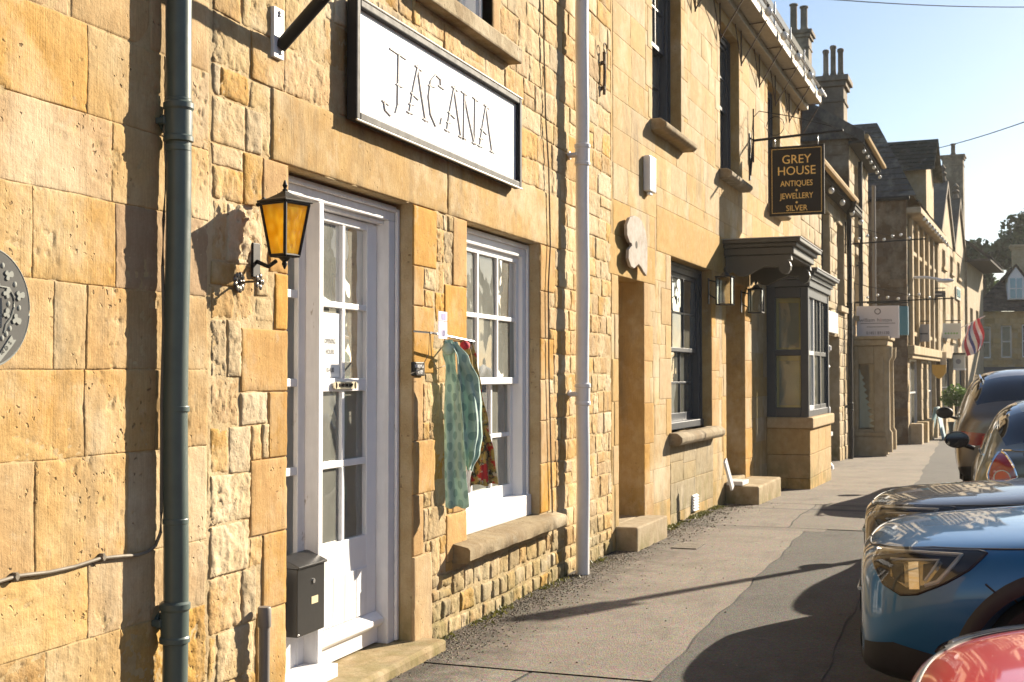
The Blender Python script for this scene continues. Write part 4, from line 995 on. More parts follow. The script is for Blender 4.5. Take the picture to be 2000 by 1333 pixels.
chimney(b5, cu5, 2.0, e5-.5, ct5, .9, 1.1, 1, .7, name='chimney')
# ------------------------------------------------------------ end of the row: house with a hood eaves
F6 = Frame(*F5.w(U5+.05, -.1, 0)[:2], 84.0)
b6 = empty('corner_house', F6.w(0, 0, 0), F6.a, 'last stone house of the row, its eaves jutting out against the sky', 'house')
z6 = gz(70); e6 = F6.z(1893, 505)
wall_core(b6, 'wall', M['far_stone'], 0, 7, z6-.5, e6, [(1, 2.2, z6+3.3, z6+5), (3.5, 4.7, z6+3.3, z6+5)], y=0, thick=.4)
for a in (1, 3.5): far_window(b6, a, a+1.2, z6+3.3, z6+5, 'far_stone', frame='white')
slope('roof', b6, [(7, -1.0, e6-.1), (-.1, -1.0, e6-.1), (-.1, 3.5, e6+3.4), (7, 3.5, e6+3.4)], M['slate'], 12, 14)
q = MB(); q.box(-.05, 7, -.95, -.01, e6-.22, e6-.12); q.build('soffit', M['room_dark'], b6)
chimney(b6, 3.2, 1.6, e6+.2, e6+2.6, .8, .9, 1, .5)
# ------------------------------------------------------------ house across the end of the street
F7 = Frame(2.6, 66.0, 2.0)
b7 = empty('end_house', F7.w(0, 0, 0), F7.a, 'stone house across the end of the street with dark roof, white dormer and sash windows', 'house')
z7 = gz(66); e7 = F7.z(1960, 609); ur0 = F7.u(1905)
w7 = [(F7.u(1917), F7.u(1936), F7.z(1926, 700), F7.z(1926, 638)), (F7.u(1956), F7.u(1977), F7.z(1966, 699), F7.z(1966, 636)), (F7.u(1997), F7.u(2018), F7.z(2007, 698), F7.z(2007, 634))]
for k in range(3): w7.append((w7[2][0]+1.25*(k+1), w7[2][1]+1.25*(k+1)-.1, w7[2][2], w7[2][3]))
s7 = (ur0+.3, ur0+7.2, z7+.35, z7+2.05)
wall_core(b7, 'mortar', M['mortar'], ur0, ur0+9, z7-.5, e7, w7+[s7], y=0.012, thick=.4)
M['end_stone'] = stone_mat('brown ochre rubble', (.52, .39, .20), (.44, .33, .18), tool=.1, pits=.4, rough=.8, stain=.4, vary=.15, scale=.7)
coarse_wall(b7, (ur0, ur0+9, z7-.3, e7-.02), 'end_stone', w7+[s7], hr=(.2, .28), wr=(.3, .6), step=.4, seed=21)
for w in w7: far_window(b7, *w, 'end_stone', frame='white', mull=0)
far_window(b7, *s7, 'end_stone', frame='black', mull=4, sill=False)
q = MB(); q.box(ur0+.2, ur0+7.4, -.10, -.012, s7[3]+.02, s7[3]+.42); q.build('fascia_board', M['greyblue'], b7, bevel=.01)
M['roof_dark'] = stone_mat('dark roof tile', (.035, .033, .035), (.055, .05, .05), tool=.1, pits=.2, rough=.5, stain=.2, vary=.2)
rt = F7.z(1985, 522, -2.6)
slope('roof', b7, [(ur0-.15, -.3, e7), (ur0+9, -.3, e7), (ur0+9, 2.8, rt), (ur0+1.9, 2.8, rt)], M['roof_dark'], 10, 22)
slope('roof', b7, [(ur0-.15, 5.6, e7), (ur0-.15, -.3, e7), (ur0+1.9, 2.8, rt), (ur0+1.9, 2.81, rt)], M['roof_dark'], 8, 10)
dw0, dw1 = F7.u(1974, .0), F7.u(1999, .0); dzb, dzt = F7.z(1986, 585), F7.z(1986, 543)
q = MB(); q.prism([(dw0-.08, dzb), (dw1+.08, dzb), (dw1+.08, dzt), ((dw0+dw1)/2, dzt+.55), (dw0-.08, dzt)], 'y', .02, 2.4); dm = q.build('dormer', M['white'], b7)
q = MB(); q.box(dw0+.02, dw1-.02, -.002, .0195, dzb+.06, dzt-.02); q.build('pane', paint('painted sky reflection', (.10, .25, .36), .1, .05, .8, coat=.6), dm)  # sky reflection painted into the pane's blue
q = MB()
for (a, c, e, f) in ((dw0+.02, dw1-.02, (dzb+dzt)/2-.02, (dzb+dzt)/2+.02), ((dw0+dw1)/2-.02, (dw0+dw1)/2+.02, dzb+.06, dzt-.02)): q.box(a, c, -.03, -.003, e, f)
q.build('glazing_bar', M['white'], dm)
m_ = (dw0+dw1)/2
slope('dormer_roof', b7, [(dw0-.28, -.12, dzt-.12), (dw0-.28, 2.4, dzt-.12), (m_, 2.4, dzt+.68), (m_, -.12, dzt+.68)], M['roof_dark'], 4, 5); slope('dormer_roof', b7, [(dw1+.28, 2.4, dzt-.12), (dw1+.28, -.12, dzt-.12), (m_, -.12, dzt+.68), (m_, 2.4, dzt+.68)], M['roof_dark'], 4, 5)
chimney(b7, F7.u(1996, -2.6), 2.6, rt-.6, rt+1.1, .8, .8, 0, mat='end_stone')
# ------------------------------------------------------------ parked cars
def car_paint(name, col, metallic=.35, flake=.25):
    m, n, l, b = base_mat(name); v = mapping(n, l)
    t = noise_node(n, l, v, 900, 2); d = noise_node(n, l, v, 3.5, 6, .6)
    c = mix(n, l, math_node(n, l, 'MULTIPLY', t, flake), col, tuple(min(1, x*1.6+.01) for x in col))
    c = mix(n, l, math_node(n, l, 'MULTIPLY', ramp(n, l, d, .5, .8), .10), c, (.16, .14, .11))
    l.new(c, b.inputs['Base Color']); b.inputs['Metallic'].default_value = metallic; b.inputs['Roughness'].default_value = .42
    b.inputs['Coat Weight'].default_value = 1.0
    cr = n.new('ShaderNodeMapRange'); l.new(d, cr.inputs[0]); cr.inputs[3].default_value = .02; cr.inputs[4].default_value = .07; l.new(cr.outputs[0], b.inputs['Coat Roughness'])
    bp = bump(n, l, noise_node(n, l, v, 2.2, 2), .05, .02); l.new(bp, b.inputs['Coat Normal']); return m
M['clad'] = paint('black bumper plastic', (.022, .022, .023), .55, .3, .4)
M['rubber'] = plain('tyre rubber', (.018, .018, .018), .8, 0, .3)
M['alloy'] = plain('alloy wheel', (.45, .45, .46), .3, .9)
M['carglass'] = plain('dark car glass', (.008, .010, .013), .03, 0, .6, 1.0)
M['chrome'] = plain('chrome', (.72, .72, .72), .08, 1)
M['lens'] = glass_mat('clear lamp lens', (.95, .95, .95), .02)
M['reflector'] = plain('lamp reflector', (.30, .27, .21), .16, .95)
M['lampgrey'] = plain('lamp housing', (.05, .05, .05), .3, .5)
M['drl'] = plain('light guide', (.80, .77, .68), .25, 0, .6, .5)
M['redlens'] = plain('red lamp lens', (.30, .012, .012), .12, 0, .6, 1.0)
M['redlens2'] = plain('bright red lamp lens', (.62, .05, .03), .15, 0, .6, 1.0)
CROSS = [
 (0.00, .30, .50, (.56,.36),(.58,.50),(.57,.63),(.54,.71),(.40,.745),(.20,.755),.76),
 (0.06, .26, .62, (.70,.36),(.73,.52),(.72,.66),(.68,.765),(.50,.81),(.25,.825),.83),
 (0.22, .24, .72, (.80,.36),(.835,.55),(.83,.69),(.78,.815),(.58,.855),(.29,.872),.875),
 (0.50, .22, .78, (.86,.36),(.885,.58),(.88,.74),(.815,.86),(.60,.888),(.30,.902),.905),
 (0.95, .22, .80, (.875,.36),(.89,.62),(.885,.80),(.825,.90),(.62,.928),(.31,.944),.948),
 (1.20, .22, .80, (.875,.36),(.89,.62),(.885,.82),(.825,.945),(.65,.98),(.33,.998),1.0),
 (1.95, .22, .80, (.875,.36),(.89,.62),(.885,.85),(.83,1.03),(.72,1.30),(.58,1.52),1.56),
 (2.75, .22, .80, (.875,.36),(.89,.62),(.885,.86),(.83,1.05),(.73,1.32),(.59,1.545),1.60),
 (3.60, .22, .80, (.875,.36),(.89,.64),(.88,.86),(.82,1.07),(.71,1.33),(.57,1.52),1.57),
 (3.98, .24, .78, (.87,.38),(.885,.64),(.875,.86),(.80,1.03),(.66,1.10),(.34,1.12),1.12),
 (4.15, .28, .72, (.82,.40),(.84,.62),(.82,.82),(.74,.96),(.58,1.01),(.29,1.03),1.03),
 (4.20, .34, .60, (.68,.42),(.70,.60),(.68,.78),(.61,.90),(.45,.94),(.22,.955),.955)]
def car(name, label, loc, heading, body_mat, spec=CROSS, scale=(1, 1, 1), wheels=(.84, 3.42), wr=.335, group='cars parked along the street', clad=True, dz=0):
    """body grown from cross-sections; nose at the local origin, tail towards -x"""
    sx, sy, sz = scale; V = []; F = []; mi = []
    n = len(spec); ring = []
    for st in spec:
        s, zb, y1 = st[0], st[1], st[2]; half = [(0, zb), (y1, zb)]+list(st[3:9])+[(0, st[9])]
        left = [(y, z) for y, z in half]; right = [(-y, z) for y, z in half[1:-1]][::-1]
        r = []
        for y, z in left+right: r.append(len(V)); V.append((-s*sx, y*sy, z*sz))
        ring.append(r)
    m = len(ring[0])                                          # 9 left/centre + 7 right = 16
    def jcol(k): return k if k < 8 else 15-k                  # interval index on the half section
    for i in range(n-1):
        for k in range(m):
            j = jcol(k); a = 0
            F.append((ring[i][k], ring[i][(k+1) % m], ring[i+1][(k+1) % m], ring[i+1][k]))
            if j in (0, 1): a = 1 if clad else 0
            if i == 5 and j in (6, 7): a = 2
            if i in (6, 7) and j in (5, 6): a = 3
            if i == 8 and j == 7: a = 4
            if i == 8 and j == 6: a = 4
            if i == 5 and j == 5: a = 0
            mi.append(a)
    for e, rg in ((0, ring[0]), (n-1, ring[-1])):             # caps: join left and right points of the same height
        L = rg[:9]; Rr = [rg[0]]+[rg[16-k] for k in range(1, 8)]+[rg[8]]
        for k in range(8):
            q = [L[k], L[k+1], Rr[k+1], Rr[k]]; q2 = []
            for x in q:
                if x not in q2: q2.append(x)
            F.append(tuple(q2)); mi.append(1 if (k < 2 and clad) else 0)
    me = bpy.data.meshes.new('cage'); me.from_pydata(V, [], F)
    for p, a in zip(me.polygons, mi): p.material_index = a
    for k in range(6): me.materials.append(bpy.data.materials[0])
    bm = bmesh.new(); bm.from_mesh(me); bmesh.ops.recalc_face_normals(bm, faces=bm.faces); bm.to_mesh(me); bm.free()
    o = bpy.data.objects.new('cage', me); COL.objects.link(o)
    sb_ = o.modifiers.new('s', 'SUBSURF'); sb_.levels = 3; sb_.render_levels = 3
    cutm = MB()
    for ws in wheels:
        for sd in (-1, 1): cutm.lathe([(wr*1.17, sd*.52*sy), (wr*1.17, sd*1.3*sy)], 40, (-ws*sx, 0, wr+.01), 'y')
    cm = cutm.build('cutter', body_mat); bo_ = o.modifiers.new('b', 'BOOLEAN'); bo_.object = cm; bo_.operation = 'DIFFERENCE'; bo_.solver = 'EXACT'
    dg = bpy.context.evaluated_depsgraph_get(); full = bpy.data.meshes.new_from_object(o.evaluated_get(dg))
    bpy.data.objects.remove(o); bpy.data.objects.remove(cm)
    root = empty(name, loc, heading, label, 'car', group); root.location.z = loc[2]
    bvh = BVHTree.FromPolygons([v.co for v in full.vertices], [list(p.vertices) for p in full.polygons])
    groups = {}
    for p in full.polygons: groups.setdefault(p.material_index, []).append(list(p.vertices))
    parts = {}
    if 3 in groups:
        g3 = groups.pop(3); groups[3] = [f for f in g3 if full.vertices[f[0]].co.y > 0]; groups[5] = [f for f in g3 if full.vertices[f[0]].co.y <= 0]
    for a, nm, mt in ((0, 'body', body_mat), (1, 'lower_cladding', M['clad']), (2, 'windscreen', M['carglass']), (3, 'side_window', M['carglass']), (5, 'side_window', M['carglass']), (4, 'rear_window', M['carglass'])):
        if a not in groups: continue
        used = sorted({v for f in groups[a] for v in f}); mp = {v: i for i, v in enumerate(used)}
        me2 = bpy.data.meshes.new(nm); me2.from_pydata([full.vertices[v].co for v in used], [], [[mp[v] for v in f] for f in groups[a]])
        me2.polygons.foreach_set('use_smooth', [True]*len(me2.polygons)); me2.set_sharp_from_angle(angle=R(38)); parts[nm] = link(nm, me2, mt, root)
    well = MB()
    for ws in wheels:
        for sd in (-1, 1):
            c = (-ws*sx, sd*(.80*sy-.10), wr+.01); w = MB()
            prof = [(wr*.62, -.10), (wr*.96, -.10), (wr, -.07), (wr, .07), (wr*.96, .10), (wr*.62, .10)]
            w.lathe([(r, t) for r, t in prof], 36, c, 'y'); ty = w.build('tyre', M['rubber'], root, smooth=True)
            rim = MB()
            yo = c[1]+sd*.085
            rim.lathe([(wr*.64, yo-sd*.12), (wr*.64, yo), (wr*.58, yo+sd*.004), (wr*.56, yo-sd*.05)], 32, (c[0], 0, c[2]), 'y')
            for k in range(5):
                q = 2*math.pi*k/5+.3
                for e in (-.10, .10):
                    rim.tube([(c[0]+.05*math.cos(q+e*3), yo-sd*.01, c[2]+.05*math.sin(q+e*3)), (c[0]+wr*.6*math.cos(q+e), yo-sd*.005, c[2]+wr*.6*math.sin(q+e))], .016, 6)
            rim.build('wheel_rim', M['alloy'], ty, smooth=True)
            d = MB(); d.lathe([(wr*.6, c[1]-sd*.02), (wr*.6, c[1]+sd*.0)], 24, (c[0], 0, c[2]), 'y'); d.build('brake_disc', M['lampgrey'], ty)
    root['bvh'] = 0
    del root['bvh']
    return root, bvh, parts
def shoot(bvh, axis, a, b, side=1, off=.004):
    """point on the body seen from the side ('y': a=x, b=z) or from an end ('x': a=y, b=z)"""
    if axis == 'y': o_ = Vector((a, side*3, b)); d = Vector((0, -side, 0))
    else: o_ = Vector((side*8, a, b)); d = Vector((-side, 0, 0))
    h, nrm, _, _ = bvh.ray_cast(o_, d)
    if h is None: return None
    if nrm.dot(d) > 0: nrm = -nrm
    return h+nrm*off
def patch(root, bvh, axis, poly, mat, name, side=1, off=.005, step=.02, parent=None, thick=.0):
    """a panel lying on the bodywork: the polygon is filled on a fine grid and dropped onto the surface"""
    from mathutils.geometry import delaunay_2d_cdt
    P = [Vector(p) for p in poly]; dens = []
    for i, p in enumerate(P):
        q = P[(i+1) % len(P)]; k = max(1, int((q-p).length/step))
        dens += [p.lerp(q, t/k) for t in range(k)]
    nb = len(dens); xs = [p.x for p in P]; ys = [p.y for p in P]; pts = list(dens); x = min(xs)
    def ins(x, y):
        r = False; j = nb-1
        for i in range(nb):
            if (dens[i].y > y) != (dens[j].y > y) and x < (dens[j].x-dens[i].x)*(y-dens[i].y)/(dens[j].y-dens[i].y)+dens[i].x: r = not r
            j = i
        return r
    while x < max(xs):
        y = min(ys)
        while y < max(ys):
            if ins(x, y) and min((Vector((x, y))-d).length for d in dens) > step*.5: pts.append(Vector((x, y)))
            y += step
        x += step
    v2, e2, f2, *_ = delaunay_2d_cdt(pts, [(i, (i+1) % nb) for i in range(nb)], [list(range(nb))], 1, 1e-6)
    V = []; ok = []
    for v in v2:
        h = shoot(bvh, axis, v.x, v.y, side, off); ok.append(h is not None); V.append(h if h is not None else Vector((0, 0, 0)))
    F = [f for f in f2 if all(ok[i] for i in f)]
    if not F: return None
    me = bpy.data.meshes.new(name); me.from_pydata(V, [], F); bm = bmesh.new(); bm.from_mesh(me)
    bmesh.ops.delete(bm, geom=[v for v in bm.verts if not v.link_faces], context='VERTS'); bmesh.ops.recalc_face_normals(bm, faces=bm.faces); bm.to_mesh(me); bm.free()
    me.polygons.foreach_set('use_smooth', [True]*len(me.polygons)); return link(name, me, mat, parent or root)
def strip(root, bvh, axis, line, r, mat, name, side=1, off=.0, parent=None, n=14, closed=False):
    pts = []
    L = list(line)+([line[0]] if closed else [])
    for i in range(len(L)-1):
        for t in range(n): pts.append((L[i][0]+(L[i+1][0]-L[i][0])*t/n, L[i][1]+(L[i+1][1]-L[i][1])*t/n))
    pts.append(L[-1]); pp = [shoot(bvh, axis, a, b, side, off) for a, b in pts]; pp = [p for p in pp if p is not None]
    if len(pp) < 2: return None
    t = MB(); t.tube(pp, r, 6); return t.build(name, mat, parent or root, smooth=True)
def arch_trim(root, bvh, ws, wr, sx, sides=(1, -1), w0=1.17, w1=1.36):
    for sd in sides:
        V = []; F = []; n = 30; k = 3
        for i in range(n+1):
            q = R(-8+196*i/n)
            for j in range(k+1):
                r = wr*(w0+(w1-w0)*j/k); h = shoot(bvh, 'y', -ws*sx+r*math.cos(q), wr+.01+r*math.sin(q), sd, .010 if 0 < j < k else .001)
                V.append(h if h is not None else (V[-1] if V else Vector((0, 0, 0))))
        for i in range(n):
            for j in range(k): a = i*(k+1)+j; F.append((a, a+1, a+k+2, a+k+1))
        me = bpy.data.meshes.new('wheel_arch_trim'); me.from_pydata(V, [], F); bm = bmesh.new(); bm.from_mesh(me); bmesh.ops.remove_doubles(bm, verts=bm.verts, dist=1e-5); bm.to_mesh(me); bm.free()
        me.polygons.foreach_set('use_smooth', [True]*len(me.polygons)); link('wheel_arch_trim', me, M['clad'], root)
def mirror(root, x, y, z, mat, sc=1.0, glassdir=-1):
    b = MB(); b.sphere((x, y+.10*(1 if y > 0 else -1), z+.03), .105*sc, 14, 10, (.62, 1.05, .72)); m = b.build('door_mirror', mat, root, smooth=True)
    b = MB(); b.lathe([(.082*sc, x-.055*sc), (.085*sc, x-.068*sc)], 20, (0, 0, 0), 'x'); 
    for i, v in enumerate(b.v): b.v[i] = (v[0], v[1]*1.15+y+.10*(1 if y > 0 else -1), v[2]*.78+z+.03)
    b.build('mirror_glass', M['carglass'], m, smooth=True); b = MB(); b.tube([(x+.02, y*.94, z-.05), (x, y+.06*(1 if y > 0 else -1), z-.01)], .022, 8); b.build('mirror_arm', M['clad'], m, smooth=True)
HL = [(x, z+.032) for x, z in [(-.075, .735), (-.10, .775), (-.30, .800), (-.60, .815), (-.64, .81), (-.55, .745), (-.44, .69), (-.30, .635), (-.22, .625), (-.13, .66)]]
def dress_front(root, bvh, sx=1, sz=1, sides=(1, -1), seam=True):
    S = lambda P: [(x*sx, z*sz) for x, z in P]
    H = lambda P: S([(-.085+(x+.085)*.80, z) for x, z in P])
    for sd in sides:
        h = patch(root, bvh, 'y', H(HL), M['lampgrey'], 'headlight', sd, .003)
        if h is None: continue
        patch(root, bvh, 'y', H([(-.16, 0.787), (-.40, 0.807), (-.43, 0.792), (-.35, 0.707), (-.25, 0.687), (-.17, 0.722)]), M['reflector'], 'reflector', sd, .006, parent=h)
        patch(root, bvh, 'y', H([(-.26, 0.782), (-.31, 0.789), (-.315, 0.687), (-.265, 0.682)]), M['chrome'], 'projector', sd, .009, parent=h)
        patch(root, bvh, 'y', H([(-.17, 0.767), (-.235, 0.777), (-.24, 0.702), (-.19, 0.712)]), M['lampgrey'], 'lamp_bowl', sd, .009, .01, parent=h)
        patch(root, bvh, 'y', H([(-.335, 0.782), (-.385, 0.789), (-.345, 0.722), (-.33, 0.722)]), M['lampgrey'], 'lamp_bowl', sd, .009, .01, parent=h)
        strip(root, bvh, 'y', H([(-.12, 0.807), (-.30, 0.820), (-.52, 0.827), (-.40, 0.722), (-.34, 0.704)]), .009, M['drl'], 'light_guide', sd, .006, h, 8)
        strip(root, bvh, 'y', H([(-.17, 0.787), (-.41, 0.802), (-.34, 0.722)]), .006, M['drl'], 'light_guide', sd, .006, h, 8)
        patch(root, bvh, 'y', H(HL), M['lens'], 'lamp_lens', sd, .016, parent=h)
        strip(root, bvh, 'y', H(HL), .0065, M['clad'], 'lamp_seal', sd, .002, h, 4, True)
        if seam:
            strip(root, bvh, 'y', S([(-.03, 0.794), (-.10, 0.817), (-.32, 0.844), (-.62, 0.860), (-.9, 0.877), (-1.25, 0.912)]), .0055, M['clad'], 'bonnet_seam', sd, .0)
            strip(root, bvh, 'y', S([(-.52, .728), (-.60, .66), (-.66, .60), (-.70, .575)]), .0045, M['clad'], 'bumper_seam', sd, .0)
    patch(root, bvh, 'x', [(-.42, .50), (.42, .50), (.48, .64), (-.48, .64)], M['clad'], 'grille', 1, .004, .03)
    patch(root, bvh, 'x', [(-.50, .33), (.50, .33), (.45, .42), (-.45, .42)], M['clad'], 'air_intake', 1, .004, .03)
    strip(root, bvh, 'x', [(-.46, .62), (0, .60), (.46, .62)], .010, M['chrome'], 'grille_bar', 1, .006)
    # dark lower corner of the bumper
    for sd in sides: patch(root, bvh, 'y', [(-.04*sx, .43*sz), (-.16*sx, .455*sz), (-.34*sx, .42*sz), (-.44*sx, .34*sz), (-.46*sx, .25*sz), (-.03*sx, .25*sz)], M['clad'], 'bumper_insert', sd, .004, .025)

blue = car_paint('blue metallic paint', (.004, .105, .26), .30)
bc, bv, _ = car('parked_car', 'blue crossover parked nose to the pavement, clear swept headlight, black bumper insert', (2.46, 6.28, -.01), R(181), blue)
dress_front(bc, bv); arch_trim(bc, bv, .84, .335, 1); arch_trim(bc, bv, 3.42, .335, 1); mirror(bc, -1.45, .92, 1.0, M['clad']); mirror(bc, -1.45, -.92, 1.0, M['clad'])
dark = car_paint('dark bronze paint', (.030, .024, .018), .5)
dc, dv, _ = car('parked_car', 'dark bronze car whose bonnet rises just behind the blue crossover', (2.33, 8.42, 0), R(180), dark, scale=(1.03, 1, .95))
dress_front(dc, dv, 1.03, .95); mirror(dc, -1.48, .92, 1.0, dark); mirror(dc, -1.48, -.92, 1.0, dark)
redp = car_paint('red paint', (.52, .008, .006), .0)
rc, rv, _ = car('parked_car', 'red car nearest the camera, only its glossy bonnet showing in the corner', (2.77, 2.98, 0), R(180), redp, scale=(1.0, 1, 1.04), clad=False)
dress_front(rc, rv, 1.0, 1.04); mirror(rc, -1.45, .92, 1.0, redp); mirror(rc, -1.45, -.92, 1.0, redp)
HATCH = [list(s) for s in CROSS]
def tail(spec, rows):
    out = list(spec[:8])+rows; return out
MINI = tail(CROSS, [
 (3.50, .22, .80, (.875,.36),(.89,.66),(.88,.90),(.82,1.09),(.72,1.34),(.60,1.50),1.55),
 (3.90, .24, .80, (.89,.38),(.91,.66),(.89,.90),(.80,1.07),(.66,1.12),(.34,1.135),1.135),
 (4.12, .26, .76, (.86,.40),(.89,.64),(.86,.86),(.76,1.02),(.60,1.07),(.30,1.085),1.085),
 (4.20, .34, .62, (.74,.42),(.78,.60),(.74,.82),(.64,.95),(.48,.99),(.24,1.005),1.005)])
grn = car_paint('grey green paint', (.105, .125, .105), .45)
mc, mv, mp_ = car('parked_car', 'grey green hatchback seen from behind, rounded red tail lamp in a chrome ring', (3.82, 14.05, 0), R(90), grn, spec=MINI, scale=(.90, .93, .885), wheels=(.84, 3.40), wr=.30, clad=True)
def tail_oval(sd, k=1.0): 
    P = []
    for i in range(20):
        q = 2*math.pi*i/20; w = .098 if math.sin(q) < 0 else .098-.035*math.sin(q); P.append((sd*(.625+w*math.cos(q)*k), .80+.155*math.sin(q)*k))
    return P
for sd in (1, -1):
    t = patch(mc, mv, 'x', tail_oval(sd), M['redlens'], 'tail_lamp', -1, .008, .02)
    if t:
        strip(mc, mv, 'x', tail_oval(sd, 1.04), .011, M['chrome'], 'lamp_ring', -1, .006, t, 2, True)
        c = [(sd*.625+.058*math.cos(2*math.pi*i/18), .775+.058*math.sin(2*math.pi*i/18)) for i in range(18)]
        patch(mc, mv, 'x', c, M['redlens2'], 'brake_light', -1, .014, .012, parent=t); strip(mc, mv, 'x', c, .005, M['drl'], 'lamp_ring', -1, .014, t, 2, True)
strip(mc, mv, 'x', [(-.62, .975), (0, .985), (.62, .975)], .008, M['chrome'], 'window_trim', -1, .004)
strip(mc, mv, 'x', [(.47, .96), (.43, .80), (.40, .62), (.40, .50)], .005, M['clad'], 'tailgate_seam', -1, .0); strip(mc, mv, 'x', [(-.47, .96), (-.43, .80), (-.40, .62), (-.40, .50)], .005, M['clad'], 'tailgate_seam', -1, .0)
strip(mc, mv, 'y', [(-3.35, .93), (-2.2, .92), (-1.3, .88)], .008, M['chrome'], 'window_trim', 1, .003)
for sd in (1, -1): mirror(mc, -1.55, sd*.86, .93, M['black'], 1.05)
arch_trim(mc, mv, .84, .30, .9); arch_trim(mc, mv, 3.40, .30, .9)
dress_front(mc, mv, .9, .885)
SUV = tail(CROSS, [
 (3.72, .22, .80, (.875,.36),(.89,.66),(.88,.88),(.82,1.07),(.72,1.33),(.58,1.52),1.57),
 (4.05, .24, .79, (.88,.38),(.895,.66),(.885,.88),(.80,1.05),(.68,1.12),(.34,1.14),1.14),
 (4.17, .28, .74, (.84,.40),(.86,.64),(.84,.86),(.76,1.0),(.60,1.05),(.30,1.065),1.065),
 (4.22, .34, .60, (.72,.42),(.74,.60),(.72,.80),(.64,.93),(.48,.97),(.24,.985),.985)])
brn = car_paint('dark grey brown paint', (.15, .128, .10), .55)
sc_, sv, _ = car('parked_car', 'dark grey estate car ahead of the hatchback, wide red tail lamps and roof rails', (3.68, 21.4, gz(19)+.05), R(91), brn, spec=SUV, scale=(1.09, 1.05, 1.08), wheels=(.86, 3.46), wr=.35)
for sd in (1, -1):
    P = [(sd*.40, .86), (sd*.86, .90), (sd*.90, .80), (sd*.78, .72), (sd*.42, .74)]
    t = patch(sc_, sv, 'x', P, M['redlens'], 'tail_lamp', -1, .008, .03)
    if t: patch(sc_, sv, 'x', [(sd*.46, .83), (sd*.62, .845), (sd*.62, .77), (sd*.46, .77)], M['redlens2'], 'brake_light', -1, .014, .03, parent=t)
    t = patch(sc_, sv, 'y', [(-4.36, .90), (-4.55, .87), (-4.57, .75), (-4.40, .74)], M['redlens'], 'tail_lamp', sd, .007, .03)
    r_ = MB(); r_.tube([(-2.1, sd*.62, 1.545), (-2.25, sd*.63, 1.60), (-3.8, sd*.62, 1.60), (-3.95, sd*.61, 1.55)], .018, 6); r_.build('roof_rail', M['chrome'], sc_, smooth=True)
    mirror(sc_, -1.62, sd*.95, 1.02, M['black'], 1.15)
strip(sc_, sv, 'y', [(-4.0, 1.075), (-3.0, 1.06), (-1.6, 1.01)], .010, M['chrome'], 'window_trim', 1, .004)
dress_front(sc_, sv, 1.09, 1.05)
# ------------------------------------------------------------ things fixed to the shop and the ashlar house
def text(body, size, mat, parent, loc, rot=(R(90), 0, 0), ext=.002, align='CENTER', sx=1, name='lettering', space=1.0, bevel=0):
    cu = bpy.data.curves.new(name, 'FONT'); cu.body = body; cu.size = size; cu.extrude = ext; cu.align_x = align; cu.align_y = 'CENTER'; cu.space_character = space; cu.offset = 0; cu.resolution_u = 3
    cu.materials.append(mat); o = bpy.data.objects.new(name, cu); COL.objects.link(o); o.parent = parent; o.location = loc; o.rotation_euler = rot; o.scale = (sx, 1, 1); return o
def downpipe(fr, name, u, off, r, z0, z1, mat, label, collars, rings=(), ear=True, group=None):
    """rainwater pipe with socket collars and wall ears"""
    t = on(fr, name, u, off, 0, label, 'downpipe', group)
    p = MB(); n = 26; p.tube([(.004*math.sin(i*.7), .003*math.sin(i*1.1+1), z0+(z1-z0)*i/n) for i in range(n+1)], r, 20); p.build('pipe', mat, t, smooth=True)
    for z in collars:
        c = MB(); k = r/.05; c.lathe([(r*1.02, z-.085*k), (r*1.22, z-.08*k), (r*1.22, z-.062*k), (r*1.12, z-.055*k), (r*1.12, z+.045*k), (r*1.24, z+.055*k), (r*1.24, z+.075*k), (r*1.02, z+.085*k)], 22)
        cc = c.build('collar', mat, t, smooth=True, angle=30)
        if ear:
            e = MB(); e.box(-.014, .014, r*.8, off, z-.02, z+.02); e.lathe([(.034, off-.012), (.034, off+.004)], 14, (0, 0, z), 'y'); e.lathe([(.012, off-.03), (.012, off-.012)], 8, (0, 0, z), 'y')
            e.box(-.055, -.028, r*.6, off, z-.012, z+.012); e.box(-.05, .0, r*.55, r*.85, z-.016, z+.016); e.build('wall_ear', mat, cc, bevel=.003)
    for z in rings:
        c = MB(); c.lathe([(r*1.0, z-.012), (r*1.05, z-.008), (r*1.05, z+.008), (r*1.0, z+.012)], 20); c.box(r, r*1.28, -.006, .006, z-.006, z+.006); c.build('clip', mat, t, smooth=True, angle=30)
    return t
F1z = lambda px, py, off=0: F1.z(px, py, off)
gu = F1.u(345, .068)
downpipe(F1, 'downpipe', gu, .068, .0475, -.1, 6.35, M['iron_green'], 'dark green iron downpipe on the pale ashlar wall at the left', [F1z(345, 232, .1), F1z(338, 1222, .1)], [F1z(345, 192, .1), F1z(345, 285, .1), F1z(342, 800, .1), F1z(340, 1022, .1)])
wu = F1.u(1138, .11)
downpipe(F1, 'downpipe', wu, .11, .052, .01, 6.4, M['whitepipe'], 'white plastic downpipe between the shop window and the grey house', [F1z(1138, 303, .11), F1z(1143, 770, .11)], [], True)
